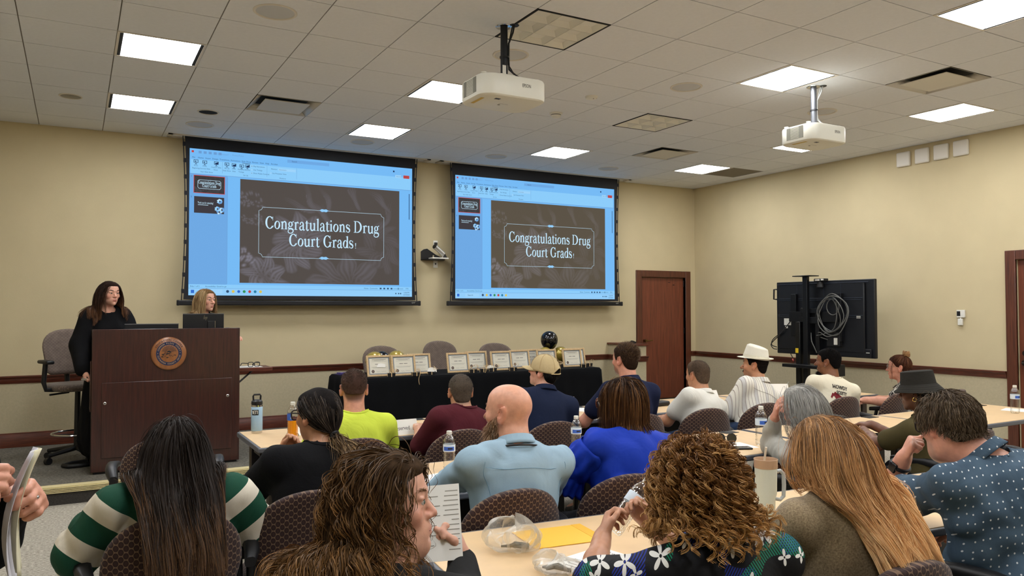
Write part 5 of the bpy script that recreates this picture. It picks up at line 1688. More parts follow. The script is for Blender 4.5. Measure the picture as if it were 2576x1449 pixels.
# envelope
t = thing('yellow_envelope', 'large yellow envelope on the third-row table', 'envelope', (1.635, 2.54, TH + .0006), -.12)
MB().bx(-.15, .15, -.115, .115, 0, .003).build('envelope_body', M('manila_yellow', S(240, 186, 66), .65), t, bevel=.001)
MB().prism([(.108, -.115), (.15, -.115), (.15, .115), (.108, .115)], .001, XF((0, 0, .003))).build('flap', M('manila_flap', S(232, 174, 56), .65), t)
# tumbler
t = thing('tumbler', 'tall pale sage tumbler with handle, tan lid and straw', 'tumbler', (2.53, 2.33, TH + .0005), 0)
m_sage = M('sage_enamel', S(204, 208, 192), .45, bump=.1, bscale=300)
MB().lathe([(.0001, 0), (.033, 0), (.0355, .003), (.0375, .085), (.041, .095), (.0435, .104), (.0455, .205), (.0455, .21), (.042, .212)], 40).build('cup', m_sage, t, smooth=50)
MB().lathe([(.0458, .210), (.0475, .212), (.048, .240), (.0492, .246), (.0478, .248), (.0455, .243), (.044, .226), (.0001, .225)], 40).build('lid', M('tan_lid', S(186, 154, 124), .45), t, smooth=40)
MB().tube([(.0, .01, .224), (.003, .0, .295)], .0045, 10).build('straw', M('straw', S(226, 214, 190), .3), t)
MB().tube([(.043, -.008, .190), (.07, -.014, .193), (.085, -.018, .18), (.087, -.018, .13), (.085, -.017, .085), (.068, -.014, .072), (.042, -.008, .078)], [.008, .008, .0085, .009, .0085, .008, .008], 10).build('handle', M('handle_grey', S(176, 180, 178), .4), t)
# clear plastic bags with wrapped cutlery
def clear_bag(x, y, rz, label, r, h, seed, grey):
    t = thing('plastic_bag', label, 'bag', (x, y, TH + .002), rz)
    rr = np.random.RandomState(seed)
    ph = rr.rand(12) * 6.28
    mb = MB()
    def f(u, v):
        a = 2 * PI * u
        th = v * PI
        k = 1 + .16 * math.sin(3 * a + ph[0] + 2 * v) + .11 * math.sin(7 * a + ph[1] + 5 * v) + .07 * math.sin(13 * a + ph[2] - 4 * v)
        kk = math.sin(th) ** .6 if 0 < v < 1 else 0.02
        z = h * (.5 - .5 * math.cos(th)) * (1 + .25 * math.sin(2 * a + ph[3]) * v)
        return (r[0] * k * kk * math.cos(a), r[1] * k * kk * math.sin(a), max(0.0, z * (1 + .1 * math.sin(5 * a + ph[4]))))
    mb.grid(f, 46, 22, closed_u=True)
    mb.build('film', PET2, t, smooth=25)
    for i in range(grey):
        a = rr.rand() * 3
        MB().tube([(-.05 + .01 * i, -.01 + .008 * rr.randn(), .012 + .006 * rr.rand()), (0, .012 * rr.randn(), .02 + .008 * rr.rand()), (.05, .012 * rr.randn(), .012 + .006 * rr.rand())], [.004, .007, .005], 6).build('wrapped_cutlery', M('foil_grey', S(128, 124, 110), .3, metal=.6), t)
    return t
def m_film():
    m, nt, b = new_mat('film')
    out = nt.nodes['Material Output']
    tr = N(nt, 'ShaderNodeBsdfTransparent')
    tr.inputs[0].default_value = (.97, .97, .96, 1)
    gl = N(nt, 'ShaderNodeBsdfPrincipled')
    gl.inputs['Base Color'].default_value = S(226, 222, 212)
    gl.inputs['Roughness'].default_value = .18
    lw = N(nt, 'ShaderNodeLayerWeight')
    lw.inputs[0].default_value = .5
    mp = N(nt, 'ShaderNodeMapRange')
    mp.inputs[3].default_value = .12
    mp.inputs[4].default_value = .75
    mx = N(nt, 'ShaderNodeMixShader')
    nt.links.new(lw.outputs['Facing'], mp.inputs[0])
    nt.links.new(mp.outputs[0], mx.inputs[0])
    nt.links.new(tr.outputs[0], mx.inputs[1])
    nt.links.new(gl.outputs[0], mx.inputs[2])
    nt.links.new(mx.outputs[0], out.inputs[0])
    return m
PET2 = m_film()
clear_bag(1.40, 2.47, -.5, 'crumpled clear plastic bag on the corner of the yellow envelope', (.10, .085), .10, 3, 4)
clear_bag(1.40, 2.19, -.9, 'smaller crumpled clear plastic bag beside the program', (.085, .06), .055, 8, 3)

# ================================================================ people: field modelling
def V3(*a):
    return np.array(a, float)
def nrm(v):
    v = np.asarray(v, float)
    return v / max(1e-9, np.linalg.norm(v))
def rot_zxy(yaw, pitch=0.0, roll=0.0):
    """columns = right, forward, up; yaw 0 faces +Y, positive turns to +X; pitch up positive; roll to the right positive (degrees)"""
    y, p, r = R(yaw), R(pitch), R(roll)
    Rz = np.array([[math.cos(y), math.sin(y), 0], [-math.sin(y), math.cos(y), 0], [0, 0, 1]])
    Rx = np.array([[1, 0, 0], [0, math.cos(p), -math.sin(p)], [0, math.sin(p), math.cos(p)]])
    Ry = np.array([[math.cos(r), 0, math.sin(r)], [0, 1, 0], [-math.sin(r), 0, math.cos(r)]])
    return Rz @ Rx @ Ry
def E(c, r, k=.015, M=None, op='u'):
    return ('e', np.asarray(c, float), np.asarray(r, float), k, M, op)
def C(a, b, ra, rb, k=.015, op='u'):
    return ('c', np.asarray(a, float), np.asarray(b, float), (ra, rb), k, op)
def prim_d(pr, X, Y, Z):
    if pr[0] == 'e':
        _, c, r, k, M, op = pr
        x, y, z = X - c[0], Y - c[1], Z - c[2]
        if M is not None:
            x, y, z = (x * M[0, 0] + y * M[1, 0] + z * M[2, 0], x * M[0, 1] + y * M[1, 1] + z * M[2, 1], x * M[0, 2] + y * M[1, 2] + z * M[2, 2])
        k0 = np.sqrt((x / r[0]) ** 2 + (y / r[1]) ** 2 + (z / r[2]) ** 2)
        k1 = np.sqrt((x / r[0] ** 2) ** 2 + (y / r[1] ** 2) ** 2 + (z / r[2] ** 2) ** 2)
        return k0 * (k0 - 1) / np.maximum(k1, 1e-6)
    _, a, b, (ra, rb), k, op = pr
    d = b - a
    L2 = float(d @ d) + 1e-12
    x, y, z = X - a[0], Y - a[1], Z - a[2]
    t = np.clip((x * d[0] + y * d[1] + z * d[2]) / L2, 0, 1)
    return np.sqrt((x - t * d[0]) ** 2 + (y - t * d[1]) ** 2 + (z - t * d[2]) ** 2) - (ra + (rb - ra) * t)
def smin(a, b, k):
    h = np.clip(.5 + .5 * (b - a) / k, 0, 1)
    return b * (1 - h) + a * h - k * h * (1 - h)
def prim_box(pr, m=0.0):
    if pr[0] == 'e':
        q = pr[2].max() if pr[4] is not None else pr[2]
        return pr[1] - q - m, pr[1] + q + m
    q = max(pr[3]) + m
    return np.minimum(pr[1], pr[2]) - q, np.maximum(pr[1], pr[2]) + q
def sdf(prims, P):
    X, Y, Z = P[:, 0], P[:, 1], P[:, 2]
    F = np.full(len(P), 9.0)
    for pr in prims:
        d = prim_d(pr, X, Y, Z)
        F = smin(F, d, pr[-2] if pr[0] == 'c' else pr[3]) if pr[-1] == 'u' else -smin(-F, d, pr[-2] if pr[0] == 'c' else pr[3])
    return F
def sdf_grad(prims, P, e=.004):
    f0 = sdf(prims, P)
    g = np.stack([sdf(prims, P + np.array(v) * e) - f0 for v in ((1, 0, 0), (0, 1, 0), (0, 0, 1))], -1)
    g /= np.maximum(1e-9, np.linalg.norm(g, axis=1, keepdims=True))
    return f0, g
def poly(prims, vox, disp=None, cuts=(), pad=.012, smooth=1, clip=None):
    """mesh the smooth union of prims -> (verts, quads); disp(X,Y,Z) is added near the surface; cuts are callables or prims removed"""
    lo = np.full(3, 1e9)
    hi = np.full(3, -1e9)
    for pr in prims:
        if pr[-1] == 'u':
            a, b = prim_box(pr, pad)
            lo, hi = np.minimum(lo, a), np.maximum(hi, b)
    if clip is not None:
        lo, hi = np.maximum(lo, clip[0]), np.minimum(hi, clip[1])
    lo = lo - 2 * vox
    n = np.maximum(4, np.ceil((hi - lo) / vox).astype(int) + 3)
    F = np.full(n, .2, np.float32)
    ax = [lo[i] + vox * np.arange(n[i]) for i in range(3)]
    def local(pr, m):
        a, b = prim_box(pr, m)
        i0 = np.maximum(0, np.floor((a - lo) / vox).astype(int))
        i1 = np.minimum(n, np.ceil((b - lo) / vox).astype(int) + 1)
        if (i1 <= i0).any():
            return None
        sl = tuple(slice(i0[i], i1[i]) for i in range(3))
        return sl, ax[0][sl[0]][:, None, None], ax[1][sl[1]][None, :, None], ax[2][sl[2]][None, None, :]
    for pr in prims:
        k = pr[-2] if pr[0] == 'c' else pr[3]
        lc = local(pr, .03 + k)
        if lc is None:
            continue
        sl, X, Y, Z = lc
        d = prim_d(pr, X, Y, Z)
        F[sl] = smin(F[sl], d, k) if pr[-1] == 'u' else -smin(-F[sl], d, k)
    if disp is not None:
        idx = np.nonzero(np.abs(F) < .028)
        F[idx] += disp(ax[0][idx[0]], ax[1][idx[1]], ax[2][idx[2]]).astype(np.float32)
    for c in cuts:
        if callable(c):
            idx = np.nonzero(F < .03)
            F[idx] = np.maximum(F[idx], c(ax[0][idx[0]], ax[1][idx[1]], ax[2][idx[2]]).astype(np.float32))
        else:
            lc = local(c, .02)
            if lc:
                sl, X, Y, Z = lc
                F[sl] = np.maximum(F[sl], -prim_d(c, X, Y, Z))
    F[0], F[-1] = np.maximum(F[0], .01), np.maximum(F[-1], .01)
    F[:, 0], F[:, -1] = np.maximum(F[:, 0], .01), np.maximum(F[:, -1], .01)
    F[:, :, 0], F[:, :, -1] = np.maximum(F[:, :, 0], .01), np.maximum(F[:, :, -1], .01)
    return nets(F, lo, vox, smooth)
def nets(F, lo, vox, smooth=1):
    ins = F < 0
    n = np.array(F.shape) - 1
    cnt = np.zeros(n, np.int8)
    for i in (0, 1):
        for j in (0, 1):
            for k in (0, 1):
                cnt += ins[i:n[0] + i, j:n[1] + j, k:n[2] + k]
    act = (cnt > 0) & (cnt < 8)
    ci = np.stack(np.nonzero(act), -1)
    if not len(ci):
        return np.zeros((0, 3)), np.zeros((0, 4), int)
    vid = np.full(n, -1, np.int64)
    vid[act] = np.arange(len(ci))
    cv = np.zeros((len(ci), 2, 2, 2))
    for i in (0, 1):
        for j in (0, 1):
            for k in (0, 1):
                cv[:, i, j, k] = F[ci[:, 0] + i, ci[:, 1] + j, ci[:, 2] + k]
    acc = np.zeros((len(ci), 3))
    num = np.zeros(len(ci))
    for axis in range(3):
        for a in (0, 1):
            for b in (0, 1):
                s0 = [a, b]
                s0.insert(axis, 0)
                s1 = [a, b]
                s1.insert(axis, 1)
                f0, f1 = cv[:, s0[0], s0[1], s0[2]], cv[:, s1[0], s1[1], s1[2]]
                m = (f0 < 0) != (f1 < 0)
                t = np.where(m, f0 / np.where(f0 - f1 == 0, 1, f0 - f1), 0)
                pt = np.zeros((len(ci), 3))
                oth = [q for q in range(3) if q != axis]
                pt[:, oth[0]], pt[:, oth[1]], pt[:, axis] = a, b, t
                acc += pt * m[:, None]
                num += m
    P = lo + vox * (ci + acc / np.maximum(1, num)[:, None])
    quads = []
    for axis in range(3):
        sl0 = [slice(1, -1)] * 3
        sl0[axis] = slice(0, -1)
        sl1 = [slice(1, -1)] * 3
        sl1[axis] = slice(1, None)
        a, b = ins[tuple(sl0)], ins[tuple(sl1)]
        e = np.stack(np.nonzero(a != b), -1)
        if not len(e):
            continue
        flip = a[e[:, 0], e[:, 1], e[:, 2]]
        base = e + 1
        base[:, axis] -= 1
        o = [q for q in range(3) if q != axis]
        u, v = np.zeros(3, int), np.zeros(3, int)
        u[o[0]], v[o[1]] = 1, 1
        q = np.stack([vid[tuple((base - u - v).T)], vid[tuple((base - v).T)], vid[tuple(base.T)], vid[tuple((base - u).T)]], -1)
        if axis == 1:
            flip = ~flip
        q[~flip] = q[~flip][:, ::-1]
        quads.append(q)
    Q = np.concatenate(quads)
    Q = Q[(Q >= 0).all(1)]
    for _ in range(smooth):
        s = np.zeros_like(P)
        w = np.zeros(len(P))
        for a, b in ((0, 1), (1, 2), (2, 3), (3, 0)):
            np.add.at(s, Q[:, a], P[Q[:, b]])
            np.add.at(s, Q[:, b], P[Q[:, a]])
            np.add.at(w, Q[:, a], 1)
            np.add.at(w, Q[:, b], 1)
        P = P * .5 + .5 * s / np.maximum(1, w)[:, None]
    return P, Q
def np_mesh(name, P, Q, mat, tone=None, smooth=True):
    me = bpy.data.meshes.new(name)
    P = np.ascontiguousarray(P, np.float32)
    nv, nf = len(P), len(Q)
    k = Q.shape[1]
    me.vertices.add(nv)
    me.vertices.foreach_set('co', P.ravel())
    me.loops.add(nf * k)
    me.loops.foreach_set('vertex_index', np.ascontiguousarray(Q, np.int32).ravel())
    me.polygons.add(nf)
    me.polygons.foreach_set('loop_start', np.arange(0, nf * k, k, dtype=np.int32))
    me.update(calc_edges=True)
    me.validate()
    if tone is not None:
        at = me.color_attributes.new('tone', 'FLOAT_COLOR', 'POINT')
        at.data.foreach_set('color', np.concatenate([tone, np.ones((nv, 1))], 1).astype(np.float32).ravel())
    if mat is not None:
        me.materials.append(mat)
    if smooth:
        me.shade_smooth()
    return me
def waves(seed, n=7):
    r = np.random.RandomState(seed)
    K = r.randn(n, 3)
    K /= np.linalg.norm(K, axis=1, keepdims=True)
    return K * (.7 + .6 * r.rand(n, 1)), r.rand(n) * 6.28
def wnoise(X, Y, Z, sc, wv):
    K, ph = wv
    f = 0
    for i in range(len(ph)):
        q = (X * K[i, 0] + Y * K[i, 1] + Z * K[i, 2]) * sc + ph[i]
        f = f + np.sin(q + 1.1 * np.sin(q * .37 + ph[-1 - i]))
    return f / math.sqrt(len(ph))
def folds(amp, seed, sc=(15, 15, 8), fine=.0):
    wa, wb, wc = waves(seed), waves(seed + 50), waves(seed + 90)
    def f(X, Y, Z):
        x, y, z = X * sc[0] * 3.4, Y * sc[1] * 3.4, Z * sc[2] * 3.4
        w = wnoise(x, y, z, .30, wb)
        n = wnoise(x + 1.6 * w, y - 1.2 * w, z + 1.4 * w, 1.0, wa)
        n2 = wnoise(x - .8 * w, y + w, z - .9 * w, .55, wc)
        k = .45 + .55 * np.clip(.5 + wnoise(x, y, z, .16, wc), 0, 1.2)
        return amp * k * (.40 * n + .9 * (.55 - np.abs(n2)))
    return f
# ---------------------------------------------------------------- head, hands
def head_prims(H, M, s=1.0, jaw=1.0, nose=1.0, wide=1.0, ears=True, fat=0.0):
    def p(x, y, z):
        return H + M @ (V3(x * wide, y, z) * s)
    def e(c, r, k, op='u', m=None):
        return E(p(*c), V3(*r) * s * V3(wide, 1, 1), k * s, M if m is None else M @ m, op)
    L = [e((0, -.014, .030), (.0745, .0935, .084), .02), e((0, .028, .042), (.060, .056, .058), .03), e((0, .026, -.030), (.060, .057, .074), .03),
         e((0, .034, -.076), (.049 * jaw + fat, .045 + fat, .036 + fat), .028), e((0, .073, -.098), (.020 * jaw, .016, .016), .022)]
    if fat:
        L.append(e((0, .03, -.10), (.05 + fat, .045, .03 + fat), .03))
    for q in (-1, 1):
        L += [e((q * .043, .056, -.022), (.021, .024, .022), .02), C(p(q * .010, .083, .025), p(q * .042, .068, .023), .0105 * s, .009 * s, .012 * s)]
    L += [e((0, .066, -.060), (.032, .027, .028), .02), C(p(0, .080, .014), p(0, .080 + .028 * nose, -.026), .0075 * s, .0125 * s * nose, .010 * s)]
    for q in (-1, 1):
        L.append(e((q * .0115, .092, -.030), (.009, .011, .008), .006))
        L.append(e((q * .031, .100, .006), (.018, .020, .0115), .012, 'd'))
    for q in (-1, 1):
        L += [e((q * .031, .0735, .005), (.0135, .0125, .0125), .004), e((q * .031, .0765, .0138), (.0165, .0125, .0058), .004), e((q * .031, .075, -.0055), (.0155, .0110, .0045), .004)]
    L += [e((0, .0865, -.0575), (.0205, .011, .0055), .005), e((0, .0855, -.0685), (.0180, .0115, .0068), .005), C(p(-.018, .0975, -.0630), p(.018, .0975, -.0630), .0022 * s, .0022 * s, .003, 'd'),
          e((0, .092, -.081), (.016, .008, .006), .008, 'd')]
    if ears:
        for q in (-1, 1):
            m = rot_zxy(q * 24, 0, q * 8) @ rot_zxy(0, 14, 0)
            L += [e((q * .0790, -.018, -.002), (.0075, .0215, .034), .006, 'u', m), e((q * .079, -.008, -.030), (.007, .011, .012), .006), e((q * .0875, -.011, .003), (.0065, .0115, .020), .003, 'd', m)]
    return L
def hand_prims(W, d, n, thumb, curl=(25, 35, 25), s=1.0, spread=1.0, tcurl=.5):
    """W wrist, d finger direction, n back-of-hand normal, thumb +1/-1 : thumb lies on the (d x n)*thumb side"""
    d = nrm(d)
    n = nrm(np.asarray(n, float) - d * np.dot(n, d))
    x = np.cross(d, n) * thumb
    def p(a, b, c):
        return W + (x * a + d * b + n * c) * s
    L = [E(p(0, .045, 0), V3(.040, .048, .0135) * s, .012, np.stack([x, d, n], 1))]
    lens = (.070, .078, .073, .058)
    xs = (.0275, .0095, -.0085, -.0255)
    for i in range(4):
        a = p(xs[i], .080 - (.006 if i == 3 else 0), 0)
        ang = 0.0
        prev = a
        base = p(xs[i] * .6, .02, -.002)
        L.append(C(base, a, .0125 * s, .0108 * s, .010))
        for k, fr in enumerate((.45, .31, .24)):
            c = curl[k] * (1 + .10 * i) if not isinstance(curl[0], tuple) else curl[i][k]
            ang += R(c)
            dirv = d * math.cos(ang) - n * math.sin(ang) + x * (xs[i] * 2.4 * spread)
            nxt = prev + nrm(dirv) * lens[i] * fr * s
            L.append(C(prev, nxt, (.0096, .0090, .0082)[k] * s, (.0090, .0082, .0068)[k] * s, .0035))
            prev = nxt
    t0, t1 = p(.018, .012, -.006), p(.044 - .010 * tcurl, .050, -.010 - .018 * tcurl)
    t2 = p(.052 - .026 * tcurl, .078, -.014 - .030 * tcurl)
    t3 = p(.052 - .040 * tcurl, .100, -.016 - .036 * tcurl)
    L += [C(t0, t1, .0165 * s, .0125 * s, .012), C(t1, t2, .0115 * s, .0102 * s, .004), C(t2, t3, .0102 * s, .0078 * s, .003)]
    return L
SKIN = {'fair': S(222, 170, 146), 'pink': S(214, 156, 132), 'tan': S(198, 146, 112), 'olive': S(190, 140, 110), 'brown': S(132, 88, 62), 'dark': S(96, 62, 46), 'deep': S(112, 74, 54)}
def skin_mat():
    if 'skin' in MATS:
        return MATS['skin']
    m, nt, b = new_mat('skin')
    at = N(nt, 'ShaderNodeAttribute', attribute_name='tone')
    tc = N(nt, 'ShaderNodeTexCoord')
    nz = N(nt, 'ShaderNodeTexNoise')
    nz.inputs['Scale'].default_value = 45
    nz.inputs['Detail'].default_value = 4
    rp = ramp(nt, [(.3, (.90, .86, .84, 1)), (.7, (1.06, 1.04, 1.03, 1))])
    mx = N(nt, 'ShaderNodeMix', data_type='RGBA', blend_type='MULTIPLY')
    mx.inputs[0].default_value = 1
    L = nt.links.new
    L(tc.outputs['Object'], nz.inputs['Vector'])
    L(nz.outputs[0], rp.inputs[0])
    L(at.outputs['Color'], mx.inputs[6])
    L(rp.outputs[0], mx.inputs[7])
    L(mx.outputs[2], b.inputs['Base Color'])
    b.inputs['Roughness'].default_value = .40
    b.inputs['Specular IOR Level'].default_value = .4
    b.inputs['Subsurface Weight'].default_value = .12
    b.inputs['Subsurface Radius'].default_value = (1, .35, .2)
    b.inputs['Subsurface Scale'].default_value = .008
    bp = N(nt, 'ShaderNodeBump')
    bp.inputs['Strength'].default_value = .12
    bp.inputs['Distance'].default_value = .002
    n2 = N(nt, 'ShaderNodeTexNoise')
    n2.inputs['Scale'].default_value = 260
    L(tc.outputs['Object'], n2.inputs['Vector'])
    L(n2.outputs[0], bp.inputs['Height'])
    L(bp.outputs[0], b.inputs['Normal'])
    MATS['skin'] = m
    return m
def hair_mat(name, c1, c2, c3=None, rough=.38):
    if name in MATS:
        return MATS[name]
    m, nt, b = new_mat(name)
    ge = N(nt, 'ShaderNodeNewGeometry')
    rp = ramp(nt, [(0.0, c1), (.55, c2), (1.0, c3 or c2)])
    nt.links.new(ge.outputs['Random Per Island'], rp.inputs[0])
    nt.links.new(rp.outputs[0], b.inputs['Base Color'])
    b.inputs['Roughness'].default_value = rough
    b.inputs['Specular IOR Level'].default_value = .16
    MATS[name] = m
    return m
def cap_mat(mat):
    """matte shell colour below the strands: the middle colour of the hair"""
    nm = mat.name + '_shell'
    if nm in MATS:
        return MATS[nm]
    rp = [n for n in mat.node_tree.nodes if n.type == 'VALTORGB'][0].color_ramp.elements
    c = tuple(.8 * rp[0].color[i] for i in range(3)) + (1,)
    MATS[nm] = M(nm + '_', c, .85, vary=.35, vscale=90, spec=.1)
    return MATS[nm]
def hair_mat_len(name, ctop, cmid, ctip, z0, z1, rough=.38):
    """colour grown out along the length: darker roots, lighter ends (object height)"""
    if name in MATS:
        return MATS[name]
    m, nt, b = new_mat(name)
    ge = N(nt, 'ShaderNodeNewGeometry')
    at = N(nt, 'ShaderNodeAttribute', attribute_name='along')
    ma = N(nt, 'ShaderNodeMath', operation='MULTIPLY_ADD')
    ma.inputs[1].default_value = .55
    L = nt.links.new
    L(ge.outputs['Random Per Island'], ma.inputs[0])
    ad = N(nt, 'ShaderNodeMath', operation='ADD')
    ad.inputs[1].default_value = -.27
    L(at.outputs['Fac'], ma.inputs[2])
    L(ma.outputs[0], ad.inputs[0])
    rp = ramp(nt, [(z0, ctop), ((z0 + z1) / 2, cmid), (z1, ctip)])
    L(ad.outputs[0], rp.inputs[0])
    L(rp.outputs[0], b.inputs['Base Color'])
    b.inputs['Roughness'].default_value = rough
    b.inputs['Specular IOR Level'].default_value = .14
    MATS[name] = m
    return m
def strand_mesh(name, G, rad, mat, sides=2, taper=.35, root=.7):
    """G (S, n, 3) polylines -> one mesh of thin tapered ribbons (or tubes); every strand is its own island"""
    Sn, n, _ = G.shape
    Tn = np.gradient(G, axis=1)
    Tn /= np.maximum(1e-9, np.linalg.norm(Tn, axis=2, keepdims=True))
    ref = np.random.RandomState(Sn).randn(Sn, 1, 3)
    U = np.cross(Tn, ref)
    U /= np.maximum(1e-9, np.linalg.norm(U, axis=2, keepdims=True))
    W = np.cross(Tn, U)
    t = np.linspace(0, 1, n)
    prof = np.minimum(1, root + t * 4) * (1 - (1 - taper) * t ** 2)
    rr = (np.asarray(rad) * np.ones(Sn))[:, None] * prof[None, :]
    ang = 2 * PI * np.arange(sides) / sides
    P = G[:, :, None, :] + rr[:, :, None, None] * (U[:, :, None, :] * np.cos(ang)[None, None, :, None] + W[:, :, None, :] * np.sin(ang)[None, None, :, None])
    idx = np.arange(Sn * n * sides).reshape(Sn, n, sides)
    if sides == 2:
        Q = np.stack([idx[:, :-1, 0], idx[:, :-1, 1], idx[:, 1:, 1], idx[:, 1:, 0]], -1).reshape(-1, 4)
    else:
        nx = np.roll(idx, -1, axis=2)
        Q = np.stack([idx[:, :-1], nx[:, :-1], nx[:, 1:], idx[:, 1:]], -1).reshape(-1, 4)
    me = np_mesh(name, P.reshape(-1, 3), Q, mat)
    at = me.attributes.new('along', 'FLOAT', 'POINT')
    at.data.foreach_set('value', np.repeat(np.tile(t, Sn), sides).astype(np.float32))
    return me
def grow(roots, dirs, prims, n, length, stiff=.75, grav=.35, layer=None, comb=None, seed=0):
    rng = np.random.RandomState(seed)
    Sn = len(roots)
    p = roots.copy()
    d = dirs / np.maximum(1e-9, np.linalg.norm(dirs, axis=1, keepdims=True))
    lay = np.zeros(Sn) if layer is None else layer
    ln = length if np.ndim(length) else np.full(Sn, length)
    out = [p.copy()]
    for i in range(n - 1):
        t = (i + 1) / (n - 1)
        d = d * stiff
        d[:, 2] -= grav
        if comb is not None:
            d = d + comb(p, t)
        d += rng.randn(Sn, 3) * .02
        d /= np.maximum(1e-9, np.linalg.norm(d, axis=1, keepdims=True))
        q = p + d * (ln / (n - 1))[:, None]
        f, g = sdf_grad(prims, q)
        pen = lay * min(1, t * 3) - f
        q = q + g * np.maximum(0, pen)[:, None]
        d = q - p
        d /= np.maximum(1e-9, np.linalg.norm(d, axis=1, keepdims=True))
        p = q
        out.append(p.copy())
    return np.stack(out, 1)
def clump(G, k, amount=.8, pw=1.0, seed=0):
    rng = np.random.RandomState(seed)
    c = rng.choice(len(G), k, replace=False)
    D = ((G[:, None, 0] - G[None, c, 0]) ** 2).sum(-1) + .4 * ((G[:, None, -1] - G[None, c, -1]) ** 2).sum(-1)
    a = c[D.argmin(1)]
    t = np.linspace(0, 1, G.shape[1]) ** pw * amount
    return G * (1 - t)[None, :, None] + G[a] * t[None, :, None], D.argmin(1)
def wave_hair(G, cid, amp, freq, seed=0, curl=0.0, start=.15, jitter=.25):
    rng = np.random.RandomState(seed)
    Sn, n, _ = G.shape
    nc = cid.max() + 1
    ph = rng.rand(nc)[cid] * 6.28 + rng.randn(Sn) * jitter
    fr = (freq * (.75 + .5 * rng.rand(nc)))[cid]
    Tn = np.gradient(G, axis=1)
    Tn /= np.maximum(1e-9, np.linalg.norm(Tn, axis=2, keepdims=True))
    a = rng.randn(nc, 3)[cid]
    U = np.cross(Tn, a[:, None, :])
    U /= np.maximum(1e-9, np.linalg.norm(U, axis=2, keepdims=True))
    W = np.cross(Tn, U)
    t = np.linspace(0, 1, n)
    A = np.clip((t - start) / .3, 0, 1) * (amp if np.ndim(amp) == 0 else 1)
    q = ph[:, None] + 6.2832 * fr[:, None] * t[None, :]
    return G + A[None, :, None] * (U * np.sin(q)[:, :, None] + W * curl * np.cos(q)[:, :, None])
HAIRLINE = [(-.13, -.080), (-.07, -.070), (-.045, -.040), (-.030, .018), (-.010, .026), (.006, .020), (.016, -.012), (.030, -.010), (.042, .045), (.07, .068), (.12, .074)]
def hairline(y, tab=None):
    tab = tab or HAIRLINE
    return np.interp(y, [a for a, b in tab], [b for a, b in tab])
def to_local(H, M, s, P):
    return ((P - H) @ M) / s
def scalp_points(H, M, s, n, seed, tab=None, thick=.004, extra=None):
    rng = np.random.RandomState(seed)
    out = []
    while sum(len(o) for o in out) < n:
        u = rng.randn(4 * n, 3)
        u /= np.linalg.norm(u, axis=1, keepdims=True)
        c, r = np.array([0, -.014, .030]), np.array([.0745, .0935, .084]) + thick
        q = c + u * r
        k = q[:, 2] > hairline(q[:, 1], tab)
        if extra is not None:
            k &= extra(q)
        out.append(np.concatenate([q[k], u[k] / r], 1))
    A = np.concatenate(out)[:n]
    nn = A[:, 3:]
    nn = nn / np.linalg.norm(nn, axis=1, keepdims=True)
    return A[:, :3], nn, H + (A[:, :3] * s) @ M.T, nn @ M.T
def cap_mesh(name, H, M, s, thick, mat, vox, tab=None, seed=1, rough=.002, tex=(120, 40, 120), hp=None, wide=1.0):
    """close hair shell over the skull, cut at the hairline"""
    t = thick
    prims = [E(H + M @ (V3(0, -.014, .030) * s), (V3(.0745 * wide, .0935, .084) + t) * s, .01, M), E(H + M @ (V3(0, .028, .042) * s), (V3(.060 * wide, .056, .058) + t) * s, .03, M),
             E(H + M @ (V3(0, -.055, -.03) * s), (V3(.052 * wide, .042, .055) + t) * s, .03, M)]
    wv = waves(seed, 6)
    def disp(X, Y, Z):
        L = to_local(H, M, s, np.stack([X, Y, Z], -1))
        edge = np.clip(1 - (L[:, 2] - hairline(L[:, 1], tab)) / .028, 0, 1)
        return rough * (1 - edge) * wnoise(L[:, 0] * tex[0], L[:, 1] * tex[1], L[:, 2] * tex[2], 1.0, wv) + (t - .0012) * s * edge ** 2
    def cut(X, Y, Z):
        L = to_local(H, M, s, np.stack([X, Y, Z], -1))
        return (hairline(L[:, 1], tab) - L[:, 2]) * s
    P, Q = poly(prims, vox, disp, [cut])
    return np_mesh(name, P, Q, mat)
PEOPLE = {}
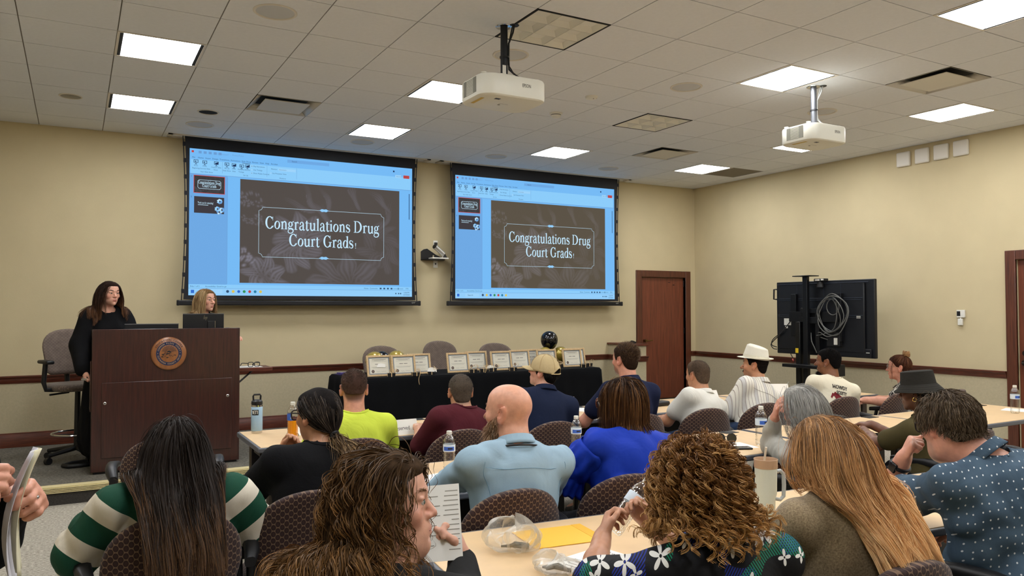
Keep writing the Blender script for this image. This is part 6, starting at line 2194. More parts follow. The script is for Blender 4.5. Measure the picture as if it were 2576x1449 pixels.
def person(label, H, yaw, pitch=0, roll=0, s=1.0, by=None, lean=0.0, hip=None, sw=.175, girth=1.0, skin='fair', shirt=None, sleeve='short', neck='crew', pants=None, arms=None,
           vox=.0048, cvox=.010, standing=False, jaw=1.0, nose=1.0, wide=1.0, neckr=.056, fat=0.0, stubble=None, scalp=None, fold=.004, fsc=(15, 15, 8), nb=None, bust=0.0, folds_seed=None, hands=True, ears=True, coll=None, lips=None, belly=0.0, seed=1, hipw=1.0, breast=0):
    H = np.asarray(H, float)
    by = yaw if by is None else by
    M = rot_zxy(yaw, pitch, roll)
    B0 = rot_zxy(by)
    NB = H + (M @ V3(0, -.035, -.115) + B0 @ V3(0, -.012, -.055)) * s if nb is None else np.asarray(nb, float)
    if hip is None:
        hip = (NB - B0 @ V3(0, lean, 0))[:2]
    pz = .99 if standing else .565
    P0 = V3(hip[0], hip[1], pz + (ST if standing == 'stage' else 0))
    up = nrm(NB - P0)
    fw = nrm(B0[:, 1] - up * np.dot(B0[:, 1], up))
    rt = np.cross(fw, up)
    B = np.stack([rt, fw, up], 1)
    L = np.linalg.norm(NB - P0)
    g = girth
    def T(x, f, u):            # torso point: right, forward metres, u 0..1 along the spine
        return P0 + up * (u * L) + rt * x + fw * f
    def torso(o, ko=1.0):
        r = [E(T(0, 0, .05), V3(.165 * g * hipw + o, .125 * g + o, .115 + o), .05, B), E(T(0, .015 + belly * .5, .30), V3(.140 * g + o, .105 * g + belly * .6 + o, .14 + o), .07, B),
             E(T(0, .01, .62), V3((sw - .005) * .86 * (1 + (g - 1) * .6) + o, .108 * g + o, .16 + o), .07, B), E(T(0, -.005, .83), V3(sw * .80 + o, .082 * g + o, .085 + o), .05, B)]
        for q in (-1, 1):
            r.append(C(T(q * .035, -.012, .99), T(q * (sw - .02), -.012, .885), .040 + o * .9, .046 * (1 + (g - 1) * .3) + o, .05))
            if breast:
                r.append(E(T(q * .075, .085 * g, .60), V3(.062, .055, .065) * (breast * .8 + .2) + o, .05, B))
        return r
    sh = {q: T(q * sw, -.01, .865) for q in (-1, 1)}
    ar = {}
    A = arms or {}
    for q in (-1, 1):
        a = A.get('R' if q > 0 else 'L', {})
        el = a.get('el')
        if el is None:
            e = a.get('e', (.05, .10, -.25))
            el = sh[q] + rt * (q * e[0]) + fw * e[1] + V3(0, 0, e[2])
        wr = a.get('wr')
        if wr is None:
            w = a.get('w', (-.06, .22, -.02))
            wr = np.asarray(el) + rt * (q * w[0]) + fw * w[1] + V3(0, 0, w[2])
        ar[q] = (np.asarray(el, float), np.asarray(wr, float), a)
    mg = (1 + (g - 1) * .32)
    ra = (.053 * mg, .043 * mg, .040 * mg, .028 * s)
    bodyp = torso(-.006)
    legs = []
    kn, ft = {}, {}
    for q in (-1, 1):
        hp = T(q * .09, .02, .0)
        if standing:
            k = hp + V3(0, 0, -.44) + rt * q * .01 + fw * .03
            f = k + V3(0, 0, -.44) - fw * .02
            f[2] = max(f[2], .08 + (ST if standing == 'stage' else 0))
        else:
            k = hp + fw * .40 + rt * q * .06 + V3(0, 0, -.03)
            f = V3(k[0], k[1], .09) + fw * .04
        kn[q], ft[q] = k, f
        legs += [C(hp, k, .082 * g, .058 * mg, .03), C(k, f, .055 * mg, .036, .02)]
    for q in (-1, 1):
        bodyp.append(C(sh[q], ar[q][0], ra[0] - .006, ra[1] - .003, .03))
    parts = []
    vb = .016
    parts.append(poly(bodyp + legs + [C(p, p + fw * .14 + V3(0, 0, -.035), .036, .028, .02) for p in ft.values()], vb))
    hp_ = head_prims(H, M, s, jaw, nose, wide, ears, fat)
    nr = neckr
    neckp = [C(H + M @ (V3(0, -.022, -.06) * s), NB + up * -.03, nr * s, nr * 1.12, .03), C(NB + up * -.02 + rt * -.05, NB + up * -.02 + rt * .05, .045, .045, .04)]
    parts.append(poly(hp_ + neckp, vox, smooth=1))
    hv = min(vox, .0042)
    for q in (-1, 1):
        el, wr, a = ar[q]
        ap = [C(el + (sh[q] - el) * .75, el, ra[1] + .006, ra[1], .02), C(el, el * .55 + wr * .45, ra[1], ra[2] - .002, .02), C(el * .55 + wr * .45, wr, ra[2] - .002, ra[3], .02)]
        hd = []
        if hands and a.get('hand', True):
            fd = a.get('d')
            fd = nrm(wr - el) if fd is None else np.asarray(fd, float)
            bn = np.asarray(a.get('n', (0, 0, 1)), float)
            thumb = a.get('thumb', None)
            if thumb is None:
                thumb = -1 if q > 0 else 1
            hd = hand_prims(wr, fd, bn, thumb, a.get('curl', (22, 30, 20)), a.get('hs', s), a.get('spread', 1.0), a.get('tc', .5))
            hd = [C(wr - nrm(wr - el) * .03, wr + nrm(fd) * .02, ra[3], .025 * s, .015)] + hd
        parts.append(poly(ap + hd, hv if hd else .008, smooth=1))
    sk = np.array(SKIN[skin][:3]) if isinstance(skin, str) else np.array(skin[:3])
    Ps, Qs, off = [], [], 0
    for P, Q in parts:
        Ps.append(P)
        Qs.append(Q + off)
        off += len(P)
    P, Q = np.concatenate(Ps), np.concatenate(Qs)
    tone = np.tile(sk, (len(P), 1))
    Lc = to_local(H, M, s, P)
    lm = np.exp(-((Lc[:, 0] / .019) ** 4 + ((Lc[:, 2] + .063) / .0090) ** 4)) * (Lc[:, 1] > .075) * .8
    lipc = np.array(lips[:3]) if lips else sk * V3(.86, .62, .62)
    tone = tone * (1 - lm[:, None]) + lipc * lm[:, None]
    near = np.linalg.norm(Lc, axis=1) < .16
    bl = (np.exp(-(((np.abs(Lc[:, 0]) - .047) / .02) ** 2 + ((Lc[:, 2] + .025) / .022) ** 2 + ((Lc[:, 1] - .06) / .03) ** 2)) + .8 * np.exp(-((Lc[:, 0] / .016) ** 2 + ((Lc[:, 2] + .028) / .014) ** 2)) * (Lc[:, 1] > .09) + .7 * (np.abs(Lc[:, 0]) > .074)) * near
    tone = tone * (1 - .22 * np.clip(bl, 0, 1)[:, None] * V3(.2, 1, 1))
    if stubble:
        bm = np.clip(((-.035 - .55 * np.clip(.05 - Lc[:, 1], -.1, .1) - Lc[:, 2]) / .02), 0, 1) * np.clip((Lc[:, 1] - .0) / .02, 0, 1) * near * (1 - lm) * np.clip((Lc[:, 2] + .135) / .02, 0, 1)
        bm *= stubble[1]
        tone = tone * (1 - bm[:, None]) + np.array(stubble[0][:3]) * bm[:, None]
    if scalp:
        hm = np.clip((Lc[:, 2] - hairline(Lc[:, 1], scalp[2] if len(scalp) > 2 else None)) / .022 + .3, 0, 1) * near * scalp[1]
        tone = tone * (1 - hm[:, None]) + np.array(scalp[0][:3]) * hm[:, None]
    org = V3(P0[0], P0[1], 0)
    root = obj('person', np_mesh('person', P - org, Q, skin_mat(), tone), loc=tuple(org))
    tag(root, label, 'person', 'people in the room')
    ctx = dict(H=H, M=M, s=s, NB=NB, B=B, T=T, L=L, sh=sh, ar=ar, org=org, root=root, torso=torso, head=hp_, neckp=neckp, up=up, fw=fw, rt=rt, P0=P0, kn=kn, ft=ft, sw=sw, g=g, vox=vox, cvox=cvox, ra=ra)
    # ---- clothing
    o = .012
    sp = torso(o)
    cuts = []
    for q in (-1, 1):
        el, wr, a = ar[q]
        ss, r0 = sh[q], ra[0] + o * .8
        if sleeve == 'short':
            c = ss + (el - ss) * .62
            sp += [C(ss, c, r0, ra[1] + o + .012, .05)]
        elif sleeve == 'half':
            c = ss + (el - ss) * .95
            sp += [C(ss, c, r0, ra[1] + o + .014, .05)]
        elif sleeve == 'long':
            sp += [C(ss, el, r0, ra[1] + o + .006, .05), C(el, wr - nrm(wr - el) * .015, ra[1] + o + .007, ra[3] + .014, .025)]
        elif sleeve == 'loose':
            sp += [C(ss, el, r0 + .012, ra[1] + o + .03, .04), C(el, wr - nrm(wr - el) * .01, ra[1] + o + .03, ra[3] + .03, .03)]
        elif sleeve == 'robe':
            sp += [C(ss, el, r0 + .012, ra[1] + o + .045, .04), C(el, wr - nrm(wr - el) * .03, ra[1] + o + .045, .075, .03)]
    # neck opening
    nk = NB + up * .03
    nd = nrm(H - NB)
    drop = {'crew': .0, 'polo': .0, 'shirt': .0, 'scoop': .03, 'v': .02, 'robe': .02}[neck]
    cuts.append(C(NB + up * (.018 - drop * .3) + fw * (.012 + drop * .5), NB + nd * .30, nr * 1.08 + .006 + drop * .6, nr * 1.3 + drop, 0))
    ctx['shirtp'] = sp
    if shirt is not None:
        fd_ = folds(fold, seed * 7 + 3, fsc, fold * .12)
        P, Q = poly(sp, cvox, fd_, cuts, pad=.02, smooth=1)
        so = obj('shirt', np_mesh('shirt', P - org, Q, shirt), root)
        ctx['shirt'] = so
    if pants is not None:
        P, Q = poly([E(T(0, 0, .05), V3(.165 * g * hipw + .016, .125 * g + .016, .12), .05, B)] + [C(p[1], p[2], p[3][0] + .014, p[3][1] + .014, .03) for p in legs], .016, folds(.004, seed + 9), smooth=1)
        obj('trousers', np_mesh('trousers', P - org, Q, pants), root)
        for q in (-1, 1):
            f = ft[q]
            P, Q = poly([C(f + V3(0, 0, -.03), f + fw * .15 + V3(0, 0, -.055), .045, .036, .02), C(f + V3(0, 0, .0), f + V3(0, 0, -.04), .045, .048, .02)], .012, None, [lambda X, Y, Z, z0=(ST if standing == 'stage' else 0): z0 - Z])
            obj('shoe', np_mesh('shoe', P - org, Q, m_black), root)
    # collar
    if neck in ('polo', 'shirt') and shirt is not None:
        rc = nr * 1.04 + .008
        ax_ = nrm(nrm(H + M @ V3(0, -.02, -.08) - NB) + up * .9)
        fx = nrm(fw - ax_ * np.dot(fw, ax_))
        rx = np.cross(fx, ax_)
        mb = MB()
        hgt = .036 if neck == 'polo' else .040
        base = NB + nrm(H + M @ V3(0, -.022, -.06) - NB) * .022 + up * .0
        def cf(u, v):
            a = R(-150) + R(300) * u - PI / 2          # open at the front
            flare = (.004 if v < .5 else .016 * (v - .5) * 2)
            zz = hgt * (v * 2) if v < .5 else hgt * (1 - (v - .5) * 2 * 1.05)
            dipf = .014 * max(0, math.sin(a))
            q = base + ax_ * (zz - dipf - .006) + (rx * math.cos(a) + fx * math.sin(a)) * (rc + flare + (.006 if v >= .5 else 0))
            return tuple(q - org)
        mb.grid(cf, 26, 6)
        ctx['collar'] = mb.build('collar', coll or shirt, root, solid=.003, smooth=80)
    elif neck in ('crew', 'scoop') and shirt is not None:
        rc = nr * 1.08 + .008 + drop * .6
        c0 = NB + up * (.020 - drop * .3) + fw * (.012 + drop * .5)
        ax_ = nrm(up * .8 + nd * .5 - fw * .15)
        fx = nrm(fw - ax_ * np.dot(fw, ax_))
        rx = np.cross(fx, ax_)
        pts = []
        for i in range(32):
            a = 2 * PI * i / 32
            q = c0 + (rx * math.cos(a) * 1.03 + fx * math.sin(a)) * (rc + .004)
            pts.append(q)
        pts = np.array(pts)
        for _ in range(6):
            f, gr = sdf_grad(sp, pts)
            pts = pts - gr * (f * .8)[:, None] * .6
        MB().tube([tuple(p - org) for p in pts], .0055, 6, closed=True).build('neckband', coll or shirt, root)
    PEOPLE[label] = ctx
    return ctx
def part(c, name, me_or_P, Q=None, mat=None):
    me = me_or_P if Q is None else np_mesh(name, me_or_P - c['org'], Q, mat)
    return obj(name, me, c['root'])
def shift(me, c):
    n = len(me.vertices)
    a = np.empty(n * 3, np.float32)
    me.vertices.foreach_get('co', a)
    a = a.reshape(-1, 3) - c['org'].astype(np.float32)
    me.vertices.foreach_set('co', a.ravel())
    me.update()
    return me
def hl(c, x, y, z):
    return c['H'] + c['M'] @ (V3(x, y, z) * c['s'])
def add_eyes(c, iris=(70, 50, 36), brow=None, brow_mat=None, closed=False, smile=.0):
    m_eye = M('eye_white', S(186, 174, 164), .2)
    mi = M('iris_%d_%d' % (iris[0], iris[1]), S(*iris), .12)
    for q in (-1, 1):
        e = MB().ell((0, 0, 0), (.0120, .0120, .0120), 16, 10).build('eye', m_eye, c['root'], loc=tuple(hl(c, q * .0305, .0760, .0045) - c['org']))
        e.scale = (c['s'],) * 3
        d = c['M'] @ V3(0, 1, 0)
        MB().ell((0, 0, 0), (.0070, .0070, .0070), 12, 8).build('iris', mi, e, loc=tuple(d * .0066))
        MB().tube([tuple(hl(c, q * (.031 + .0145 * math.cos(a)), .0885 - .012 * abs(math.cos(a)) ** 2 - (.004 if q * math.cos(a) * q > .6 else 0), .0040 + .0062 * math.sin(a)) - c['org']) for a in np.linspace(.1, PI - .1, 9)], .0009, 4).build('eyelash', M('lash', S(24, 18, 16), .8), c['root'])
    pm = np.array([hl(c, x, .1, -.0630 + smile * (x / .02) ** 2) for x in np.linspace(-.0195, .0195, 11)])
    for _ in range(5):
        f, g = sdf_grad(c['head'], pm)
        pm = pm - (c['M'] @ V3(0, 1, 0))[None] * (f - .0002)[:, None]
    MB().tube([tuple(p - c['org']) for p in pm], [.0004] + [.0011] * 9 + [.0004], 4).build('mouth_line', M('mouth_dark', S(86, 40, 38), .7), c['root'])
    if brow_mat is not None:
        rng = np.random.RandomState(3)
        for q in (-1, 1):
            n = 60
            u = rng.rand(n)
            loc = np.stack([q * (.012 + .034 * u), .0925 - .022 * u ** 2 + .001 * rng.randn(n), .0265 + .006 * np.sin(u * 2.6) + .0018 * rng.randn(n)], -1)
            a = c['H'] + (loc * c['s']) @ c['M'].T
            d = (np.array([q * .9, -.25, .15]) @ c['M'].T)
            G = np.stack([a, a + d * .006, a + d * .012 + V3(0, 0, -.001)], 1)
            part(c, 'eyebrow', shift(strand_mesh('eyebrow', G, .0009, brow_mat), c))
def add_short_hair(c, mat, n=2600, ln=(.010, .03), cap=.004, tab=None, comb=(0, -.6, .2), up=.7, rad=.0011, seed=2, capmat=None, fade=.05, part_dir=None, wide=1.0, vox=None, keep=None, rnd=.22):
    """cropped hair: shell plus many short strands, shorter towards nape and temples"""
    part(c, 'hair', shift(cap_mesh('hair', c['H'], c['M'], c['s'], cap, capmat or cap_mat(mat), vox or c['vox'], tab, seed, .0012, wide=wide), c))
    lq, ln_, P, Nn = scalp_points(c['H'], c['M'], c['s'], n, seed, tab, cap * .8, keep)
    rng = np.random.RandomState(seed)
    h = np.clip((lq[:, 2] - hairline(lq[:, 1], tab)) / fade, 0, 1)
    length = (ln[0] + (ln[1] - ln[0]) * h ** 1.3 * np.clip(.25 + (lq[:, 2] + .02) / .11, .2, 1)) * (.7 + .6 * rng.rand(n))
    cb = np.array(comb) @ c['M'].T
    if part_dir is not None:
        cb = cb[None] + np.sign(lq[:, :1] - part_dir[0]) * (np.array(part_dir[1]) @ c['M'].T)[None]
    d0 = Nn * up + cb + rng.randn(n, 3) * rnd
    d0 /= np.linalg.norm(d0, axis=1, keepdims=True)
    d1 = Nn * up * .25 + cb * 1.2 + rng.randn(n, 3) * rnd
    d1 /= np.linalg.norm(d1, axis=1, keepdims=True)
    G = np.stack([P, P + d0 * (length * .45)[:, None], P + d0 * (length * .6)[:, None] + d1 * (length * .4)[:, None]], 1)
    part(c, 'hair_strands', shift(strand_mesh('hair_strands', G, rad, mat), c))
def add_long_hair(c, mat, n=1500, seg=14, length=.45, layer=.02, stiff=.72, grav=.34, nclump=70, camt=.75, amp=.0, freq=2.0, curl=0.0, rad=.0013, seed=5, tab=None, part_x=0.0, capmat=None, cap=.006, back=.35, extra=None, colliders=None, comb=None, lenvar=.25, start=.15, side=.8, pw=1.0, jitter=.25, fwd=0.0, name='hair_strands', dirs=None, taper=.35, guard=True, sides=2, gsz=(.062, .062, .105)):
    if cap:
        part(c, 'hair', shift(cap_mesh('hair', c['H'], c['M'], c['s'], cap, capmat or cap_mat(mat), c['vox'], tab, seed, .0015), c))
    lq, ln_, P, Nn = scalp_points(c['H'], c['M'], c['s'], n, seed, tab, max(.002, cap * .6), extra)
    rng = np.random.RandomState(seed)
    if dirs is None:
        sd = np.clip((lq[:, :1] - part_x) / .012, -1, 1)
        d = Nn * .35 + sd * (V3(side, 0, 0) @ c['M'].T)[None] + (V3(0, -back, 0) @ c['M'].T)[None] + (V3(0, fwd, 0) @ c['M'].T)[None]
    else:
        d = dirs(lq, Nn)
    col = (colliders if colliders is not None else (c['head'][:5] + c['neckp'] + c['shirtp']))
    if guard:
        col = list(col) + [E(hl(c, 0, .118, -.035), V3(*gsz) * c['s'], .01, c['M'])]
    ll = (length(lq) if callable(length) else length) * (1 - lenvar * rng.rand(n))
    G = grow(P, d, col, seg, ll, stiff, grav, max(.003, cap * 1.05 + .0015) + layer * rng.rand(n) ** .8, comb, seed)
    G, cid = clump(G, nclump, camt, pw, seed)
    if amp:
        G = wave_hair(G, cid, amp, freq, seed, curl, start, jitter)
    if guard:
        gl = to_local(c['H'], c['M'], c['s'], G.reshape(-1, 3)).reshape(G.shape)
        bad = ((gl[:, :, 1] > .070) & (np.abs(gl[:, :, 0]) < .066) & (gl[:, :, 2] < .045) & (gl[:, :, 2] > -.16)).any(1) | (gl[:, :, 1] > .125).any(1) | (gl[:, :, 2] > .118 + cap + layer * 1.3 + amp).any(1)
        G = G[~bad]
        n = len(G)
    return part(c, name, shift(strand_mesh(name, G, rad * (.7 + .6 * rng.rand(n)), mat, sides=sides, taper=taper), c))
def wear_glasses(c, mat, rr=.0022, rnd=False, w=.138, name='glasses', lens=True):
    g = glasses(mat, c['root'], w=w, rr=rr, rnd=rnd, name='glasses', lensmat=m_clear if lens else None)
    R4 = Matrix([list(c['M'][0]), list(c['M'][1]), list(c['M'][2])]).to_4x4()
    g.matrix_local = Matrix.Translation(tuple(hl(c, 0, .101, .004) - c['org'])) @ R4
    # join into single level: rims, bridge and temples under one part
    return g

def drape(c, w=.12, cx=0.0, back=.25, pull=5.0, z0=.06):
    """comb: keep hair within w of the spine and lay it behind the shoulders"""
    NB, rt, fw = c['NB'], c['rt'], c['fw']
    def f(p, t):
        r = (p - NB) @ rt - cx
        h = (p - NB)[:, 2]
        k = np.clip((.14 - h) / .1, 0, 1)
        fx = -(r - np.clip(r, -w, w)) * pull * k
        fb = -back * np.clip((.16 - h) / .08, 0, 1) * np.clip((h + .25) / .2, 0, 1)
        return fx[:, None] * rt[None] + fb[:, None] * fw[None]
    return f

# ================================================================ the people
def wrinkles(nt, tc, b, weave=350, wv=.15, amt=.3, sc=6):
    n1 = N(nt, 'ShaderNodeTexNoise')
    n1.inputs['Scale'].default_value = sc
    n1.inputs['Detail'].default_value = 3
    n1.inputs['Distortion'].default_value = 1.6
    mp = N(nt, 'ShaderNodeMapping')
    mp.inputs['Rotation'].default_value = (.5, .4, .6)
    mp.inputs['Scale'].default_value = (1, 1, .55)
    nt.links.new(tc.outputs['Object'], mp.inputs[0])
    nt.links.new(mp.outputs[0], n1.inputs['Vector'])
    n2 = N(nt, 'ShaderNodeTexNoise')
    n2.inputs['Scale'].default_value = weave
    nt.links.new(tc.outputs['Object'], n2.inputs['Vector'])
    b1 = N(nt, 'ShaderNodeBump')
    b1.inputs['Strength'].default_value = amt
    b1.inputs['Distance'].default_value = .03
    nt.links.new(n1.outputs[0], b1.inputs['Height'])
    b2 = N(nt, 'ShaderNodeBump')
    b2.inputs['Strength'].default_value = wv
    b2.inputs['Distance'].default_value = .004
    nt.links.new(n2.outputs[0], b2.inputs['Height'])
    nt.links.new(b1.outputs[0], b2.inputs['Normal'])
    nt.links.new(b2.outputs[0], b.inputs['Normal'])
def fabric(name, rgb, rough=.9, vary=.05, bump=.2, bscale=350, vscale=7, amt=.28, wsc=6):
    if name in MATS:
        return MATS[name]
    m, nt, b = new_mat(name)
    tc = N(nt, 'ShaderNodeTexCoord')
    nz = N(nt, 'ShaderNodeTexNoise')
    nz.inputs['Scale'].default_value = vscale
    nz.inputs['Detail'].default_value = 4
    nt.links.new(tc.outputs['Object'], nz.inputs['Vector'])
    c = S(*rgb)
    rp = ramp(nt, [(.3, scl(c, 1 - vary)), (.7, scl(c, 1 + vary))])
    nt.links.new(nz.outputs[0], rp.inputs[0])
    nt.links.new(rp.outputs[0], b.inputs['Base Color'])
    b.inputs['Roughness'].default_value = rough
    b.inputs['Specular IOR Level'].default_value = .15
    wrinkles(nt, tc, b, bscale, bump, amt, wsc)
    MATS[name] = m
    return m
def pattern_mat(name, fn, rough=.85):
    m, nt, b = new_mat(name)
    tc = N(nt, 'ShaderNodeTexCoord')
    fn(nt, tc, b)
    b.inputs['Roughness'].default_value = rough
    b.inputs['Specular IOR Level'].default_value = .2
    if not b.inputs['Normal'].links:
        wrinkles(nt, tc, b)
    return m
def mth(nt, op, a, b=None, c=None):
    n = N(nt, 'ShaderNodeMath', operation=op)
    for i, v in enumerate((a, b, c)):
        if v is None:
            continue
        if isinstance(v, (int, float)):
            n.inputs[i].default_value = v
        else:
            nt.links.new(v, n.inputs[i])
    return n.outputs[0]
def mixc(nt, f, a, b):
    n = N(nt, 'ShaderNodeMix', data_type='RGBA')
    if isinstance(f, (int, float)):
        n.inputs[0].default_value = f
    else:
        nt.links.new(f, n.inputs[0])
    for k, v in ((6, a), (7, b)):
        if isinstance(v, tuple):
            n.inputs[k].default_value = v
        else:
            nt.links.new(v, n.inputs[k])
    return n.outputs[2]
def HX(c):
    m = c['M']
    return Matrix.Translation(tuple(c['H'] - c['org'])) @ Matrix([[m[0, 0], m[0, 1], m[0, 2], 0], [m[1, 0], m[1, 1], m[1, 2], 0], [m[2, 0], m[2, 1], m[2, 2], 0], [0, 0, 0, 1]]) @ Matrix.Scale(c['s'], 4)
def add_beard(c, mat, n, length, keep, down=.8, rad=.0010, seed=4, out=.5, name='beard', cl=0):
    rng = np.random.RandomState(seed)
    L = []
    while sum(map(len, L)) < n:
        u = rng.randn(6 * n, 3)
        u /= np.linalg.norm(u, axis=1, keepdims=True)
        q = np.array([0, .025, -.05]) + u * .085
        P = c['H'] + (q * c['s']) @ c['M'].T
        for _ in range(3):
            f, g = sdf_grad(c['head'], P)
            P = P - g * f[:, None]
        l = to_local(c['H'], c['M'], c['s'], P)
        k = keep(l)
        L.append(np.concatenate([P[k], g[k]], 1))
    A = np.concatenate(L)[:n]
    P, g = A[:, :3] - .001 * A[:, 3:], A[:, 3:]
    ln = length * (.6 + .7 * rng.rand(n))
    d = g * out + V3(0, 0, -down) + rng.randn(n, 3) * .25
    d /= np.linalg.norm(d, axis=1, keepdims=True)
    d2 = d * .6 + V3(0, 0, -.7 * down) + rng.randn(n, 3) * .2
    d2 /= np.linalg.norm(d2, axis=1, keepdims=True)
    G = np.stack([P, P + d * (ln * .5)[:, None], P + d * (ln * .5)[:, None] + d2 * (ln * .5)[:, None]], 1)
    part(c, name, shift(strand_mesh(name, G, rad, mat), c))
def on_shirt(c, pts, off=.002, it=8, pr=None):
    P = np.array(pts, float)
    pr = pr or c['shirtp']
    for _ in range(it):
        f, g = sdf_grad(pr, P)
        P = P - g * (f - off)[:, None] * .8
    return P
def seam(c, pts, mat, r=.0012, name='seam', off=.0015):
    P = on_shirt(c, pts, off)
    MB().tube([tuple(p - c['org']) for p in P], r, 4).build(name, mat, c['root'])
def cup_xf():
    pass
m_jean = fabric('denim', (52, 68, 96))
m_dkp = fabric('dark_trousers', (30, 30, 34))
m_khaki = fabric('khaki', (120, 104, 82))

# ---- 1 judge standing left of the podium
h_brun = hair_mat_len('hair_judge', S(38, 24, 18), S(62, 40, 28), S(112, 76, 50), .25, 1.0)
c = person('standing woman in a black robe with long brown hair, left of the podium', (.281, 8.25, 1.764), 152, -3, 0, s=.97, by=165, hip=(.27, 8.27), sw=.165, girth=1.05, skin='fair', shirt=fabric('robe_black', (14, 14, 16)), sleeve='robe', neck='v', pants=fabric('robe_black', (14, 14, 16)),
           arms={'R': dict(el=(.055, 8.22, 1.28), wr=(.075, 8.02, 1.06), d=(.1, -.35, -1), n=(-1, -.1, 0), curl=(40, 55, 40)), 'L': dict(e=(.04, .08, -.27), w=(-.1, .2, .03))}, standing='stage', vox=.0042, neckr=.047, fold=.007, fsc=(22, 22, 5), seed=3, jaw=.92, nose=.9, breast=.6, lips=S(178, 96, 88))
# robe skirt
P, Q = poly([C(c['T'](0, 0, .3), V3(.27, 8.29, .5), .16, .24, .05), C(V3(.27, 8.29, .5), V3(.27, 8.30, .42), .24, .25, .03)], .014, folds(.014, 31, (24, 24, 3)))
part(c, 'robe_skirt', P, Q, fabric('robe_black', (14, 14, 16)))
add_eyes(c, (60, 50, 40), brow_mat=h_brun, smile=.005)
add_long_hair(c, h_brun, n=2600, length=.36, layer=.014, part_x=.006, nclump=110, camt=.5, amp=.006, freq=1.3, curl=.5, rad=.0011, seed=7, fwd=.0, back=.30, side=1.0, cap=.007, grav=.5, tab=[(-.13, -.1), (-.05, -.09), (-.02, .0), (.02, .01), (.045, .05), (.07, .07), (.12, .078)])
# ---- 2 blond speaker
h_blond = hair_mat('hair_blond', S(112, 84, 54), S(168, 136, 94), S(204, 176, 130))
c = person('blond woman in dark clothes speaking behind the podium monitor', (1.155, 8.40, 1.706), 143, -2, 0, s=.95, by=140, hip=(1.17, 8.42), sw=.165, skin='fair', shirt=fabric('speaker_black', (22, 22, 30)), sleeve='long', neck='crew', pants=m_dkp,
           arms={'R': dict(e=(.05, .06, -.27), w=(-.05, .2, .05)), 'L': dict(e=(.05, .06, -.27), w=(-.05, .2, .05))}, standing='stage', vox=.0042, neckr=.047, jaw=.95, seed=5, lips=S(170, 90, 84))
add_eyes(c, (60, 60, 60), brow_mat=h_brun)
add_long_hair(c, h_blond, n=2400, length=.29, layer=.014, part_x=.0, nclump=80, camt=.5, amp=.003, freq=1.0, rad=.0011, seed=8, fwd=.0, back=.3, side=1.0, cap=.007, grav=.55, tab=[(-.13, -.1), (-.05, -.09), (-.02, .0), (.02, .01), (.045, .05), (.07, .072), (.12, .08)])
# ---- 3 yellow shirt
h_dkb = hair_mat('hair_dark_brown', S(46, 33, 26), S(68, 50, 40), S(94, 72, 58))
c = person('seated man in a bright yellow T-shirt with a fresh dark fade haircut', (1.521, 4.72, 1.112), 14, 0, 0, s=1.02, by=4, hip=(1.50, 4.62), sw=.20, girth=1.12, skin='pink', shirt=fabric('hi_vis_yellow', (206, 222, 78), amt=.4), sleeve='short', pants=m_jean, seed=11, fold=.0045, neckr=.060,
           arms={'L': dict(e=(.07, .16, -.20)), 'R': dict(e=(.07, .16, -.20))}, scalp=(S(60, 44, 38), .75))
add_short_hair(c, h_dkb, 6000, (.002, .018), .003, comb=(.1, .45, .0), up=.30, seed=12, rad=.0008, rnd=.3, capmat=M('shell_fade', S(74, 54, 46), .85, vary=.3, vscale=80, spec=.1), tab=[(-.13, -.03), (-.07, -.025), (-.045, .0), (-.03, .03), (-.01, .03), (.01, .02), (.03, .03), (.06, .065), (.12, .07)])
# ---- 4 maroon shirt
h_grizz = hair_mat('hair_grizzled', S(58, 52, 46), S(86, 77, 68), S(124, 114, 102))
c = person('seated man in a maroon T-shirt with close-cropped hair, leaning left', (2.256, 4.72, 1.056), 12, 2, 0, s=1.0, by=-4, hip=(2.20, 4.62), sw=.195, girth=1.1, skin='tan', shirt=fabric('maroon', (84, 34, 42)), sleeve='half', pants=m_dkp, seed=15, fold=.005, nb=(2.255, 4.66, .925), neckr=.060,
           arms={'L': dict(el=(1.99, 4.78, .70), wr=(2.08, 5.02, .775)), 'R': dict(e=(.06, .14, -.20))}, scalp=(S(72, 62, 54), .8), stubble=(S(60, 48, 40), .5))
add_short_hair(c, h_grizz, 7000, (.003, .010), .003, comb=(.1, .4, -.2), up=.4, seed=16, rad=.0007, capmat=M('shell_grizz', S(84, 74, 64), .85, vary=.25, vscale=90, spec=.1))
# ---- 5 tan cap
h_black = hair_mat('hair_black', S(14, 12, 12), S(26, 22, 20), S(40, 34, 30))
c = person('seated young man in a navy shirt and tan baseball cap, looking up left', (2.914, 4.72, 1.162), -30, 13, 0, s=.99, by=8, hip=(2.80, 4.62), sw=.20, girth=1.06, skin='fair', shirt=fabric('navy_knit', (30, 38, 62)), sleeve='half', neck='polo', pants=m_dkp, seed=19, fold=.0035, nb=(2.90, 4.68, 1.01), nose=1.05)
add_eyes(c, (50, 40, 34), brow_mat=h_black)
add_short_hair(c, h_black, 4000, (.012, .035), .005, comb=(0, -.3, -.8), up=.25, seed=20, rad=.0009, keep=lambda q: q[:, 2] < .022)
m_tan = fabric('cap_tan', (194, 174, 132), bump=.3)
X = HX(c) @ XF((0, -.010, .020), (R(-8), 0, 0))
mb = MB()
def capd(u, v):
    a = 2 * PI * u
    t = v * PI / 2
    back = max(0, -math.sin(a)) ** 8
    z0 = -.012 + .012 * math.sin(a)
    if back > .3 and v < .35:
        z0 += .045 * back * (1 - v / .35)
    rx, ry, h = .0885, .112, .106
    return (rx * math.cos(t) ** .75 * math.cos(a), ry * math.cos(t) ** .75 * math.sin(a), z0 * (1 - v) + h * math.sin(t) ** 1.05)
mb.grid(capd, 40, 14, X, closed_u=True)
cp = mb.build('cap', m_tan, c['root'], solid=.003, smooth=70)
